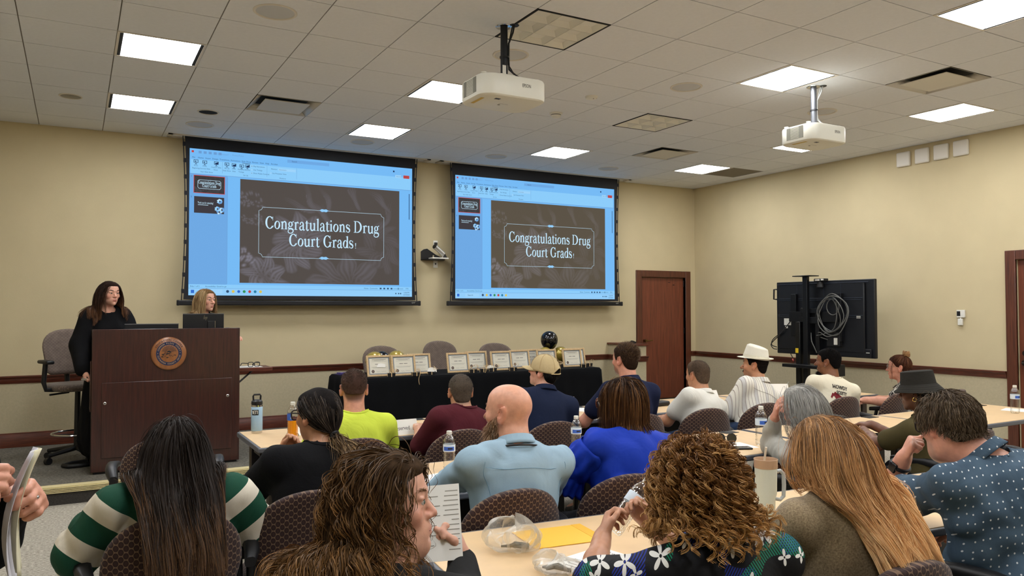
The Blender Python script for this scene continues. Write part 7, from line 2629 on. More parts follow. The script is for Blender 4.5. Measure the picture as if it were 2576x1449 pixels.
mb = MB()
def vis(u, v):
    a = R(18) + R(144) * u
    b_ = math.sin((a - R(18)) / R(144) * PI) ** .6
    return (.086 * math.cos(a) * (1 - .08 * v), .106 * math.sin(a) + .085 * v * b_, .004 + .010 * math.sin(a) - .014 * v * b_ - .022 * math.cos(a) ** 2 * (.4 + .6 * v))
mb.grid(vis, 22, 6, X)
mb.build('visor', m_tan, cp, solid=.004, smooth=70)
MB().ell((0, 0, .108), (.008, .008, .004), 10, 6, X).build('button', m_tan, cp)
MB().tube([X @ Vector((.0885 * math.cos(a), .114 * math.sin(a), -.020)) for a in np.linspace(R(226), R(314), 12)], .0045, 6).build('strap', m_tan, cp)
for k in range(6):
    a = k * PI / 3
    MB().tube([X @ Vector((.0905 * math.cos(t) ** .75 * math.cos(a), .1145 * math.cos(t) ** .75 * math.sin(a), .0 * (1 - t) + .1085 * math.sin(t) ** 1.05)) for t in np.linspace(.1, 1.5, 10)], .0012, 4).build('cap_seam', fabric('cap_seam', (156, 130, 88)), cp)
# ---- 6 navy polo
h_brown = hair_mat('hair_brown', S(48, 34, 24), S(82, 60, 42), S(116, 90, 64))
c = person('seated man in a navy polo with styled brown hair and stubble', (3.637, 4.72, 1.222), -8, 0, 0, s=1.02, by=0, hip=(3.60, 4.60), sw=.205, girth=1.1, skin='pink', shirt=fabric('navy_polo', (28, 34, 60)), sleeve='short', neck='polo', pants=m_khaki, seed=23, fold=.004, neckr=.060, stubble=(S(70, 52, 42), .6),
           arms={'L': dict(e=(.09, .18, -.22)), 'R': dict(e=(.04, .12, -.24))}, scalp=(S(70, 52, 40), .6))
add_eyes(c, (60, 70, 80), brow_mat=h_brown)
add_short_hair(c, h_brown, 8000, (.004, .030), .006, comb=(.45, .10, .1), up=.30, seed=24, rad=.0008, rnd=.28)
# ---- 7 white polo
h_crop = hair_mat('hair_crop', S(46, 36, 28), S(72, 58, 46), S(98, 82, 66))
c = person('seated man in a white polo shirt with buzzed brown hair', (4.367, 4.72, 1.077), -2, -2, 0, s=1.0, by=-10, hip=(4.28, 4.58), sw=.20, girth=1.12, skin='tan', shirt=fabric('white_polo', (222, 220, 210)), sleeve='short', neck='polo', pants=m_jean, seed=27, fold=.005, neckr=.061,
           arms={'L': dict(el=(4.10, 4.78, .72), wr=(4.17, 4.95, .71), d=(.2, 1, -.1)), 'R': dict(e=(.05, .14, -.22))}, scalp=(S(70, 56, 46), .8))
add_eyes(c, (60, 50, 40), brow_mat=h_crop)
add_short_hair(c, h_crop, 7000, (.003, .009), .003, comb=(.1, .4, -.2), up=.4, seed=28, rad=.0007, capmat=M('shell_crop', S(88, 72, 58), .85, vary=.25, vscale=90, spec=.1))
# ---- 8 white hat, striped shirt
def stripes(nt, tc, b):
    sp = N(nt, 'ShaderNodeSeparateXYZ')
    nt.links.new(tc.outputs['Object'], sp.inputs[0])
    sx = mth(nt, 'ADD', sp.outputs['X'], mth(nt, 'MULTIPLY', sp.outputs['Y'], -.35))
    f = mth(nt, 'FRACT', mth(nt, 'MULTIPLY_ADD', sx, 38.0, 40.0))
    g = mth(nt, 'FRACT', mth(nt, 'MULTIPLY_ADD', sx, 9.5, 40.0))
    thin = mth(nt, 'LESS_THAN', f, .13)
    wide = mth(nt, 'LESS_THAN', g, .33)
    c1 = mixc(nt, wide, S(232, 228, 216), S(206, 204, 200))
    c2 = mixc(nt, thin, c1, S(158, 146, 134))
    nt.links.new(c2, b.inputs['Base Color'])
m_str = pattern_mat('striped_cotton', stripes)
h_vdk = hair_mat('hair_very_dark', S(22, 18, 16), S(38, 30, 26), S(58, 48, 42))
c = person('seated man in a white fedora and striped button shirt, profile with goatee', (5.004, 4.72, 1.133), -30, 0, 0, s=.98, by=0, hip=(4.86, 4.60), sw=.185, girth=1.02, skin='tan', shirt=m_str, sleeve='half', neck='shirt', pants=m_jean, seed=31, fold=.005, nose=1.12,
           arms={'L': dict(e=(.10, .10, -.26)), 'R': dict(e=(.05, .14, -.22))}, stubble=(S(60, 46, 40), .35), neckr=.056)
add_eyes(c, (50, 40, 34), brow_mat=h_vdk)
add_short_hair(c, h_vdk, 3500, (.004, .012), .004, comb=(0, -.4, -.4), up=.3, seed=32, rad=.0008, keep=lambda q: q[:, 2] < .04)
add_beard(c, h_vdk, 300, .018, lambda l: (np.abs(l[:, 0]) < .020) & (l[:, 1] > .05) & (l[:, 2] < -.082), seed=33)
add_beard(c, h_vdk, 160, .008, lambda l: (np.abs(l[:, 0]) < .024) & (l[:, 1] > .075) & (l[:, 2] > -.054) & (l[:, 2] < -.042), seed=34, down=.5, name='moustache')
m_hat = fabric('hat_white', (232, 228, 212), bump=.35, bscale=500)
X = HX(c) @ XF((0, -.012, .058), (R(9), 0, 0))
mb = MB()
def fed(u, v):
    a = 2 * PI * u
    k = 1 - .20 * v ** 1.5
    rx, ry = .090 * k, .108 * k
    z = .105 * v * (1 + .10 * math.sin(a)) if v < .93 else .105 * (1 + .10 * math.sin(a)) + .002
    if v >= .93:
        rx *= .75
        ry *= .78
    pin = 1 - .10 * v * max(0, math.sin(a)) * abs(math.cos(a)) * 2
    return (rx * math.cos(a) * pin, ry * math.sin(a), z)
mb.grid(fed, 40, 14, X, closed_u=True)
mb.add([X @ Vector((.0, .0, .092))], [])
top0 = 14 * 40
mb.f += [(top0 + i, top0 + (i + 1) % 40, len(mb.v) - 1) for i in range(40)]
ht = mb.build('fedora', m_hat, c['root'], smooth=60)
mb = MB()
def brm(u, v):
    a = 2 * PI * u
    w = .036 + .012 * max(0, math.sin(a))
    z = -.014 * v * max(0, math.sin(a)) ** .7 + .020 * v * max(0, -math.sin(a)) ** 1.2 + .006 * v * abs(math.cos(a))
    return ((.090 + w * v) * math.cos(a), (.108 + w * v * 1.05) * math.sin(a), z)
mb.grid(brm, 44, 5, X, closed_u=True)
mb.build('brim', m_hat, ht, solid=.003, smooth=70)
mb = MB()
mb.grid(lambda u, v: ((.0915 - .001 * v) * math.cos(2 * PI * u), (.1095 - .001 * v) * math.sin(2 * PI * u), .002 + .026 * v), 40, 2, X, closed_u=True)
mb.build('hat_band', fabric('hat_band', (222, 216, 196), bump=.1), ht, smooth=70)
seam(c, [c['T'](x, -.14, .80 - .9 * x * x) for x in np.linspace(-.17, .17, 14)], fabric('seam_grey', (150, 140, 128)))
# ---- 9 cream printed shirt
c = person('seated man in a cream long-sleeve shirt with a red horse print, short black hair', (5.928, 4.72, 1.128), -18, 0, 0, s=1.02, by=18, hip=(5.82, 4.62), sw=.20, girth=1.06, skin='brown', shirt=fabric('cream_cotton', (232, 224, 200)), sleeve='long', neck='crew', pants=m_dkp, seed=37, fold=.004, neckr=.058, nose=1.1, jaw=1.05)
add_eyes(c, (40, 28, 22), brow_mat=h_black)
add_short_hair(c, h_black, 8000, (.003, .007), .005, comb=(0, -.2, .1), up=.7, seed=38, rad=.0008, rnd=.5, tab=[(-.13, -.06), (-.07, -.055), (-.045, -.02), (-.030, .018), (-.010, .024), (.006, .018), (.016, -.02), (.030, .0), (.036, .05), (.07, .062), (.12, .066)])
add_beard(c, h_black, 900, .03, lambda l: (l[:, 1] > .03) & (l[:, 2] < -.085) & (np.abs(l[:, 0]) < .04), seed=39, out=.7)
add_beard(c, h_black, 500, .006, lambda l: (l[:, 1] > .0) & (l[:, 2] < -.035 - .4 * (.06 - l[:, 1])) & (l[:, 2] > -.10), seed=40, name='stubble')
MB().ell((0, 0, 0), (.0035, .0035, .0035), 10, 6).build('earring', m_chrome, c['root'], loc=tuple(hl(c, -.083, -.004, -.032) - c['org']))
def back_print(c, words, u, w, h, x0=0.0):
    vs, fs, a, b = text_geo(words)
    k = w / (b - a)
    P = np.array([c['T'](x0 + (x - (a + b) / 2) * k, -.20, 0) + c['up'] * (u * c['L'] + y * h) for x, y, z in vs])
    return P, fs
mb = MB()
for words, u, w, h, x0 in (('HOWDY', .86, .18, .072, -.005), ('SCOTTY', .71, .13, .048, .015)):
    P, fs = back_print(c, words, u, w, h, x0)
    P = on_shirt(c, P, .003)
    for (dx, dz) in ((0, 0), (.0016, 0), (-.0016, 0), (0, .0012), (0, -.0012)):
        mb.add([tuple(p - c['org'] + c['rt'] * dx + c['up'] * dz) for p in P], fs)
mb.build('shirt_lettering', m_ink, c['shirt'], smooth=0)['kind'] = 'stuff'
hp_ = [(-.10, .0), (-.085, .035), (-.07, .03), (-.06, .048), (-.045, .04), (-.02, .03), (.03, .012), (.08, .02), (.10, .035), (.105, .02), (.095, -.02), (.10, -.05), (.085, -.05), (.075, -.015), (.0, -.02), (-.02, -.02), (-.03, -.05), (-.045, -.05), (-.045, -.01), (-.06, .012), (-.075, .01), (-.085, -.008)]
mb = MB()
ctr = np.array([(0, 0)])
P = on_shirt(c, [c['T'](.0 + x * 1.2, -.2, 0) + c['up'] * (.59 * c['L'] + y * 1.1) for x, y in hp_], .0035)
mb.add([tuple(p - c['org']) for p in P], [tuple(range(len(hp_)))])
mb.build('shirt_print', M('print_red', S(120, 26, 36), .8), c['shirt'], smooth=0)
# ---- 10 woman with the hair bun
h_red = hair_mat('hair_auburn', S(58, 32, 22), S(98, 58, 40), S(140, 96, 66))
def leaves(nt, tc, b):
    vo = N(nt, 'ShaderNodeTexVoronoi', feature='DISTANCE_TO_EDGE')
    vo.inputs['Scale'].default_value = 19
    mp = N(nt, 'ShaderNodeMapping')
    mp.inputs['Scale'].default_value = (1, 1, .62)
    mp.inputs['Rotation'].default_value = (.3, .5, .4)
    nt.links.new(tc.outputs['Object'], mp.inputs[0])
    nt.links.new(mp.outputs[0], vo.inputs['Vector'])
    rp = ramp(nt, [(0, S(190, 184, 172)), (.05, S(190, 184, 172)), (.07, S(30, 30, 34))])
    nt.links.new(vo.outputs[0], rp.inputs[0])
    nt.links.new(rp.outputs[0], b.inputs['Base Color'])
c = person('seated woman in glasses and a black leaf-print dress, red hair in a bun', (6.80, 4.62, 1.049), -30, 0, 0, s=.97, by=-38, hip=(6.85, 4.45), sw=.175, girth=1.18, skin='pink', shirt=pattern_mat('leaf_print', leaves), sleeve='short', neck='scoop', pants=m_dkp, seed=41, fold=.004, neckr=.052, breast=.9, belly=.04, nose=.95,
           arms={'L': dict(el=(6.62, 4.58, .74), wr=(6.54, 4.80, .735), d=(-.3, .8, 0), curl=(45, 50, 30)), 'R': dict(el=(6.90, 4.78, .72), wr=(6.60, 4.84, .735), d=(-.9, .2, 0), curl=(45, 50, 30))})
add_eyes(c, (80, 90, 90), brow_mat=h_red)
wear_glasses(c, M('wire_frame', S(150, 146, 140), .3, metal=.8), .0014, False, .135)
add_long_hair(c, h_red, n=2600, seg=9, length=lambda lq: np.linalg.norm(lq - np.array([0, -.058, .118]), axis=1) * 1.12, layer=.004, nclump=80, camt=.25, amp=.0015, freq=1.0, rad=.0009, seed=42, cap=.006, grav=0.0, back=0, stiff=.5, guard=False, lenvar=.0, tab=[(-.13, -.07), (-.05, -.06), (-.02, .0), (.02, .01), (.045, .045), (.07, .066), (.12, .074)],
              dirs=lambda lq, Nn: (np.array([0, -.055, .125]) - lq) @ c['M'].T, comb=lambda p, t: (lambda v: v / np.maximum(.015, np.linalg.norm(v, axis=1, keepdims=True)) * .8)(hl(c, 0, -.058, .118)[None] - p))
bp_ = hl(c, 0, -.066, .134)
MB().ell(tuple(bp_ - c['org']), (.030, .030, .027), 16, 10).build('hair_bun_core', cap_mat(hair_mat('hair_bun', S(112, 78, 48), S(150, 112, 72), S(170, 132, 90))), c['root'])
mb = MB()
for k in range(26):
    rng = random.Random(k)
    a0, tl = rng.uniform(0, 6.28), rng.uniform(-.8, .8)
    pts = []
    for i in range(14):
        a = a0 + i * .34
        r = .030
        q = V3(r * math.cos(a), r * math.sin(a) * math.cos(tl), r * math.sin(a) * math.sin(tl) + .010 * math.sin(k))
        pts.append(tuple(bp_ + c['M'] @ q - c['org']))
    mb.tube(pts, .0055, 6)
mb.build('hair_bun', hair_mat('hair_bun', S(112, 78, 48), S(150, 112, 72), S(170, 132, 90)), c['root'])
add_long_hair(c, h_red, n=160, seg=8, length=.20, layer=.01, nclump=20, camt=.5, amp=.006, freq=1.2, rad=.0008, seed=43, cap=0, grav=.5, back=-.2, name='loose_hair', extra=lambda q: (q[:, 1] > .035) | (q[:, 2] < -.0))
# ---- 11 bucket hat
c = person('seated person in a black bucket hat and olive T-shirt, gold hoop earring', (4.67, 3.05, 1.075), -18, -5, 0, s=.98, by=2, hip=(4.72, 2.95), sw=.185, girth=1.12, skin='deep', shirt=fabric('olive', (74, 66, 40)), sleeve='short', neck='crew', pants=m_dkp, seed=45, fold=.005, breast=.3,
           arms={'L': dict(el=(4.49, 3.22, .735), wr=(4.70, 3.46, .775), d=(.6, .8, 0), curl=(30, 40, 30)), 'R': dict(e=(.03, .2, -.20), wr=(4.84, 3.50, .80), d=(-.3, .8, 0))}, neckr=.050)
add_eyes(c, (36, 26, 20), brow_mat=h_black)
MB().tube([tuple(hl(c, -.085, -.004 + .012 * math.cos(a), -.042 + .012 * math.sin(a)) - c['org']) for a in np.linspace(0, 2 * PI, 16)[:-1]], .0028, 6, closed=True).build('earring', M('gold', S(230, 190, 110), .2, metal=1), c['root'])
add_long_hair(c, h_black, n=1500, length=.26, layer=.014, nclump=110, camt=.9, pw=.4, amp=.002, rad=.0012, seed=46, cap=.006, grav=.55, back=.9, side=.4, extra=lambda q: (q[:, 1] < .0) & (q[:, 2] < .035))
m_bkt = fabric('bucket_black', (46, 44, 40), bump=.3, bscale=420)
X = HX(c) @ XF((0, -.012, .048), (R(-2), 0, 0))
mb = MB()
mb.grid(lambda u, v: ((.090 - .010 * v - (.012 if v > .95 else 0)) * math.cos(2 * PI * u), (.108 - .012 * v - (.014 if v > .95 else 0)) * math.sin(2 * PI * u), .086 * min(1, v / .9) + (.006 if v > .95 else 0)), 44, 12, X, closed_u=True)
nb_ = 12 * 44
mb.f.append(tuple(nb_ + i for i in range(44)))
bk = mb.build('bucket_hat', m_bkt, c['root'], smooth=50)
mb = MB()
mb.grid(lambda u, v: ((.090 + .037 * v) * math.cos(2 * PI * u), (.108 + .040 * v) * math.sin(2 * PI * u), .004 - .050 * v - .006 * v * math.sin(4 * PI * u)), 44, 8, X, closed_u=True)
mb.build('brim', m_bkt, bk, solid=.003, smooth=70)
for v in (.25, .5, .75, .97):
    MB().tube([X @ Vector(((.0905 + .037 * v) * math.cos(a), (.1085 + .040 * v) * math.sin(a), .0065 - .050 * v - .006 * v * math.sin(2 * a))) for a in np.linspace(0, 2 * PI, 45)[:-1]], .0009, 4, closed=True).build('brim_stitch', M('stitch', S(70, 68, 62), .8), bk)
# ---- 12 grey-haired woman
h_grey = hair_mat_len('hair_grey', S(168, 166, 160), S(128, 126, 120), S(100, 94, 86), .1, 1.0)
c = person('seated woman with long grey hair resting her cheek on her hand', (3.60, 3.06, 1.05), -20, -4, -6, s=.98, by=12, hip=(3.74, 2.92), sw=.175, girth=1.1, skin='pink', shirt=fabric('light_grey_knit', (176, 174, 164)), sleeve='long', neck='crew', pants=m_jean, seed=49, fold=.006, fsc=(24, 24, 20), neckr=.050,
           arms={'L': dict(el=(3.70, 3.36, .785), wr=(3.60, 3.245, .955), d=(-.10, -.35, 1), n=(-.8, .6, .1), thumb=-1, curl=(14, 22, 16)), 'R': dict(e=(.05, .24, -.16))})
add_eyes(c, (80, 90, 90), brow_mat=h_grey)
add_long_hair(c, h_grey, n=4200, seg=16, length=.42, layer=.022, part_x=-.015, nclump=170, camt=.55, amp=.010, freq=2.4, curl=.5, rad=.0009, seed=50, back=.75, side=.55, cap=.008, grav=.36, comb=drape(c, .13, .02, .2))
MB().tube([tuple(V3(3.585, 3.20, 1.03) - c['org'] + V3(.012 * math.cos(a), .008 * math.cos(a), .0) + V3(0, .010 * math.sin(a), 0)) for a in np.linspace(0, 2 * PI, 12)[:-1]], .002, 6, closed=True).build('ring', M('gold', S(230, 190, 110), .2, metal=1), c['root'])
# ---- 13 dotted shirt man
def dots(nt, tc, b):
    vo = N(nt, 'ShaderNodeTexVoronoi', feature='F1', voronoi_dimensions='2D')
    vo.inputs['Scale'].default_value = 31
    vo.inputs['Randomness'].default_value = .35
    sp = N(nt, 'ShaderNodeSeparateXYZ')
    nt.links.new(tc.outputs['Object'], sp.inputs[0])
    cb = N(nt, 'ShaderNodeCombineXYZ')
    nt.links.new(mth(nt, 'ADD', sp.outputs['X'], mth(nt, 'MULTIPLY', sp.outputs['Y'], -.9)), cb.inputs[0])
    nt.links.new(mth(nt, 'ADD', sp.outputs['Z'], mth(nt, 'MULTIPLY', sp.outputs['Y'], .35)), cb.inputs[1])
    nt.links.new(cb.outputs[0], vo.inputs['Vector'])
    f = mth(nt, 'LESS_THAN', vo.outputs['Distance'], .105)
    nz = N(nt, 'ShaderNodeTexNoise')
    nz.inputs['Scale'].default_value = 9
    nt.links.new(tc.outputs['Object'], nz.inputs['Vector'])
    rp = ramp(nt, [(.3, S(58, 76, 92)), (.7, S(74, 94, 110))])
    nt.links.new(nz.outputs[0], rp.inputs[0])
    nt.links.new(mixc(nt, f, rp.outputs[0], S(206, 210, 210)), b.inputs['Base Color'])
h_mb = hair_mat('hair_mid_brown', S(58, 46, 35), S(90, 74, 57), S(128, 110, 88))
c = person('large seated man in a slate blue dotted shirt leaning on his fist', (2.985, 1.82, 1.145), 17, -12, 4, s=1.06, by=14, hip=(3.02, 1.52), sw=.225, girth=1.45, skin='pink', shirt=pattern_mat('dotted_cotton', dots), sleeve='half', neck='shirt', pants=m_khaki, seed=53, fold=.012, fsc=(14, 14, 15), cvox=.009, vox=.0042, neckr=.070, belly=.10, fat=.004, nb=(3.01, 1.68, 1.03),
           arms={'L': dict(el=(3.02, 2.13, .79), wr=(2.985, 2.015, .985), d=(.10, -.40, .9), n=(-.75, .65, .2), thumb=-1, curl=(70, 85, 50), hs=1.08), 'R': dict(e=(.06, .22, -.18))}, stubble=(S(150, 130, 116), .5))
add_eyes(c, (60, 70, 80), brow_mat=h_mb)
wear_glasses(c, M('glasses_black', S(24, 22, 22), .3), .0034)
add_long_hair(c, h_mb, n=6000, seg=12, length=lambda lq: .045 + .080 * np.clip((lq[:, 2] + .01) / .09, 0, 1), layer=.012, nclump=300, camt=.35, amp=.004, freq=1.6, curl=.4, rad=.0008, seed=54, cap=.010, grav=.30, back=.95, side=.35, stiff=.7, lenvar=.5, guard=False, part_x=-.03)
el, wr, a = c['ar'][-1]
fd = nrm(wr - el)
q0 = wr - fd * .035
t1 = nrm(np.cross(fd, V3(0, 0, 1)))
t2 = np.cross(fd, t1)
wt = MB().tube([tuple(q0 + (t1 * math.cos(a) * .034 + t2 * math.sin(a) * .034) - c['org']) for a in np.linspace(0, 2 * PI, 24)[:-1]], .009, 8, closed=True).build('watch', m_black, c['root'])
n1 = nrm(V3(-.8, -.1, .3) - fd * np.dot(V3(-.8, -.1, .3), fd))
b1 = np.cross(fd, n1)
Mx = Matrix([[b1[0], fd[0], n1[0], 0], [b1[1], fd[1], n1[1], 0], [b1[2], fd[2], n1[2], 0], [0, 0, 0, 1]])
MB().box((0, 0, 0), (.036, .042, .012)).build('watch_case', M('watch_glass', S(14, 14, 18), .12), wt, bevel=.004).matrix_local = Matrix.Translation(tuple(q0 + n1 * .042 - c['org'])) @ Mx
# ---- 14 ginger hair
h_ging = hair_mat_len('hair_ginger', S(128, 96, 66), S(214, 160, 104), S(250, 208, 152), .0, .8)
def knit(nt, tc, b):
    wv = N(nt, 'ShaderNodeTexWave', bands_direction='Z')
    wv.inputs['Scale'].default_value = 130
    wv.inputs['Distortion'].default_value = 1.5
    nz = N(nt, 'ShaderNodeTexNoise')
    nz.inputs['Scale'].default_value = 190
    nz.inputs['Detail'].default_value = 6
    for n in (wv, nz):
        nt.links.new(tc.outputs['Object'], n.inputs['Vector'])
    rp = ramp(nt, [(.3, S(116, 98, 72)), (.7, S(166, 146, 114))])
    nt.links.new(nz.outputs[0], rp.inputs[0])
    nt.links.new(rp.outputs[0], b.inputs['Base Color'])
    bp = N(nt, 'ShaderNodeBump')
    bp.inputs['Strength'].default_value = .35
    bp.inputs['Distance'].default_value = .002
    nt.links.new(mth(nt, 'ADD', wv.outputs[0], nz.outputs[0]), bp.inputs['Height'])
    nt.links.new(bp.outputs[0], b.inputs['Normal'])
    b.inputs['Sheen Weight'].default_value = .4
c = person('seated woman with very long ginger hair in a brown knit sweater', (2.175, 1.76, 1.13), -4, -6, 0, s=.98, by=10, hip=(2.17, 1.60), sw=.185, girth=1.12, skin='pink', shirt=pattern_mat('brown_knit', knit, .95), sleeve='long', neck='crew', pants=m_jean, seed=57, fold=.009, fsc=(16, 16, 12), cvox=.009, vox=.0042, neckr=.050, nb=(2.175, 1.70, .985),
           arms={'L': dict(e=(.10, .20, -.15), w=(-.02, .24, .02)), 'R': dict(e=(.05, .24, -.15))})
add_eyes(c, (80, 90, 90), brow_mat=h_ging)
add_long_hair(c, h_ging, n=9000, seg=18, length=.60, layer=.024, part_x=.0, nclump=170, camt=.72, pw=.9, amp=.018, freq=1.6, curl=.6, rad=.0007, seed=58, back=.75, side=.5, cap=.008, grav=.34, lenvar=.38, comb=drape(c, .10, .05, .22, 6), tab=[(-.13, -.1), (-.05, -.09), (-.02, .0), (.02, .01), (.045, .05), (.07, .072), (.12, .08)])
# ---- 15 floral blouse, golden curls
def floral(nt, tc, b):
    sp = N(nt, 'ShaderNodeSeparateXYZ')
    nt.links.new(tc.outputs['Object'], sp.inputs[0])
    cb = N(nt, 'ShaderNodeCombineXYZ')
    nt.links.new(mth(nt, 'ADD', sp.outputs['X'], mth(nt, 'MULTIPLY', sp.outputs['Y'], -.75)), cb.inputs[0])
    nt.links.new(mth(nt, 'ADD', sp.outputs['Z'], mth(nt, 'MULTIPLY', sp.outputs['Y'], .25)), cb.inputs[1])
    col = S(14, 14, 18)
    # blue and green hatching
    for (ang, cc, sc, th) in ((.7, S(30, 48, 140), 3.2, .62), (-.6, S(20, 130, 96), 2.6, .66)):
        mp = N(nt, 'ShaderNodeMapping')
        mp.inputs['Rotation'].default_value = (0, 0, ang)
        nt.links.new(cb.outputs[0], mp.inputs[0])
        wv = N(nt, 'ShaderNodeTexWave')
        wv.inputs['Scale'].default_value = 40
        wv.inputs['Distortion'].default_value = .6
        nt.links.new(mp.outputs[0], wv.inputs['Vector'])
        nz = N(nt, 'ShaderNodeTexNoise')
        nz.inputs['Scale'].default_value = sc * 3
        nz.inputs['Detail'].default_value = 0
        nt.links.new(mp.outputs[0], nz.inputs['Vector'])
        f = mth(nt, 'MULTIPLY', mth(nt, 'GREATER_THAN', wv.outputs[0], .5), mth(nt, 'GREATER_THAN', nz.outputs[0], th))
        col = mixc(nt, f, col, cc)
    for (sc, lim, k) in ((11.0, .42, 5.0), (16.0, .36, 4.0)):
        ma = N(nt, 'ShaderNodeVectorMath', operation='MULTIPLY_ADD')
        ma.inputs[1].default_value = (sc, sc, 0)
        ma.inputs[2].default_value = (k * 3.3, k, 0)
        nt.links.new(cb.outputs[0], ma.inputs[0])
        vo = N(nt, 'ShaderNodeTexVoronoi', feature='F1', voronoi_dimensions='2D')
        vo.inputs['Scale'].default_value = 1
        vo.inputs['Randomness'].default_value = .8
        nt.links.new(ma.outputs[0], vo.inputs['Vector'])
        df = N(nt, 'ShaderNodeVectorMath', operation='SUBTRACT')
        nt.links.new(ma.outputs[0], df.inputs[0])
        nt.links.new(vo.outputs['Position'], df.inputs[1])
        s2 = N(nt, 'ShaderNodeSeparateXYZ')
        nt.links.new(df.outputs[0], s2.inputs[0])
        sc2 = N(nt, 'ShaderNodeSeparateColor')
        nt.links.new(vo.outputs['Color'], sc2.inputs[0])
        th = mth(nt, 'ARCTAN2', s2.outputs[1], s2.outputs[0])
        pet = mth(nt, 'COSINE', mth(nt, 'MULTIPLY_ADD', th, k, mth(nt, 'MULTIPLY', sc2.outputs[0], 6.28)))
        rad = mth(nt, 'MULTIPLY_ADD', pet, lim * .42, lim * .60)
        on = mth(nt, 'MULTIPLY', mth(nt, 'LESS_THAN', vo.outputs['Distance'], rad), mth(nt, 'GREATER_THAN', vo.outputs['Distance'], .05))
        on = mth(nt, 'MULTIPLY', on, mth(nt, 'GREATER_THAN', sc2.outputs[1], .34 if sc < 12 else .6))
        col = mixc(nt, on, col, S(236, 234, 228))
    nt.links.new(col, b.inputs['Base Color'])
c = person('seated woman with golden brown corkscrew curls in a black floral blouse', (1.60, 1.73, 1.075), 16, -12, 0, s=1.0, by=18, hip=(1.58, 1.55), sw=.19, girth=1.15, skin='olive', shirt=pattern_mat('floral_print', floral, .6), sleeve='half', neck='scoop', pants=m_dkp, seed=61, fold=.004, cvox=.008, vox=.0045, neckr=.052, nb=(1.59, 1.66, .925),
           arms={'L': dict(el=(1.36, 1.93, .79), wr=(1.52, 2.10, .85), d=(.55, .45, .55), n=(-.6, .7, .3), thumb=1, curl=(38, 45, 35)), 'R': dict(el=(1.80, 1.98, .80), wr=(1.735, 2.12, .865), d=(-.5, .25, .75), n=(.75, .5, .1), thumb=-1, curl=(38, 42, 30))})
h_curl = hair_mat_len('hair_golden_curl', S(74, 48, 29), S(138, 96, 56), S(206, 160, 100), -.1, 1.0, .36)
add_long_hair(c, h_curl, n=4600, seg=36, length=.205, layer=.045, nclump=420, camt=.90, pw=.35, amp=.0115, freq=3.8, curl=1.0, rad=.0011, seed=62, back=.15, side=.35, cap=.014, grav=.20, stiff=.9, lenvar=.55, start=.02, jitter=.4,
              tab=[(-.13, -.085), (-.05, -.08), (-.02, -.03), (.02, -.02), (.045, .03), (.07, .06), (.12, .07)], dirs=lambda lq, Nn: Nn * 1.0 + np.random.RandomState(3).randn(len(lq), 3) * .35, taper=.5)
# ---- 16 blue blouse
h_bob = hair_mat('hair_bob', S(36, 22, 14), S(72, 46, 28), S(138, 98, 60))
m_roy = fabric('royal_blue', (24, 56, 170), .62, .08, .08, 300, amt=.5, wsc=5)
c = person('seated woman in a royal blue blouse with a straight highlighted bob and glasses', (2.325, 3.05, 1.145), -26, -2, 0, s=1.02, by=10, hip=(2.28, 2.92), sw=.205, girth=1.28, skin='brown', shirt=m_roy, sleeve='short', neck='crew', pants=m_dkp, seed=65, fold=.010, fsc=(16, 16, 10), cvox=.009, neckr=.054, belly=.03, fat=.008, nb=(2.345, 2.98, 1.00),
           arms={'L': dict(el=(2.06, 3.16, .755), wr=(2.26, 3.46, .775), d=(.3, 1, 0)), 'R': dict(e=(.05, .24, -.18))})
# puffed sleeve with a gathered ruffle
for q in (-1, 1):
    el, wr, a = c['ar'][q]
    ss = c['sh'][q]
    ax = nrm(el - ss)
    u1 = nrm(np.cross(ax, V3(.3, .2, 1)))
    u2 = np.cross(ax, u1)
    mb = MB()
    ln = np.linalg.norm(el - ss)
    def puff(u, v):
        a = 2 * PI * u
        if v < .62:
            k = v / .62
            r = .070 + .016 * math.sin(k * PI) ** .8 - .004 * k
            t = .02 + .62 * k
            r += .005 * math.sin(9 * a + 2) * math.sin(k * PI) + .006 * math.sin(4 * a + 9 * k)
        else:
            k = (v - .62) / .38
            r = .062 + .034 * k + .010 * k * math.sin(13 * a) + .006 * k * math.sin(7 * a + 1)
            t = .64 + .30 * k
        return tuple(ss + ax * (t * ln) + (u1 * math.cos(a) + u2 * math.sin(a)) * r - c['org'])
    mb.grid(puff, 72, 20, closed_u=True)
    mb.build('puff_sleeve', m_roy, c['root'], solid=.002, smooth=80)
add_eyes(c, (36, 26, 20), brow_mat=h_black)
wear_glasses(c, M('tortoise', S(96, 50, 28), .25), .0040)
add_long_hair(c, h_bob, n=5600, length=.215, layer=.018, part_x=-.02, nclump=220, camt=.4, rad=.0010, seed=66, back=.35, side=.75, cap=.010, grav=.7, lenvar=.10, colliders=c['head'][:5] + c['neckp'], tab=[(-.13, -.1), (-.05, -.09), (-.02, -.02), (.02, -.02), (.045, .04), (.07, .066), (.12, .074)])
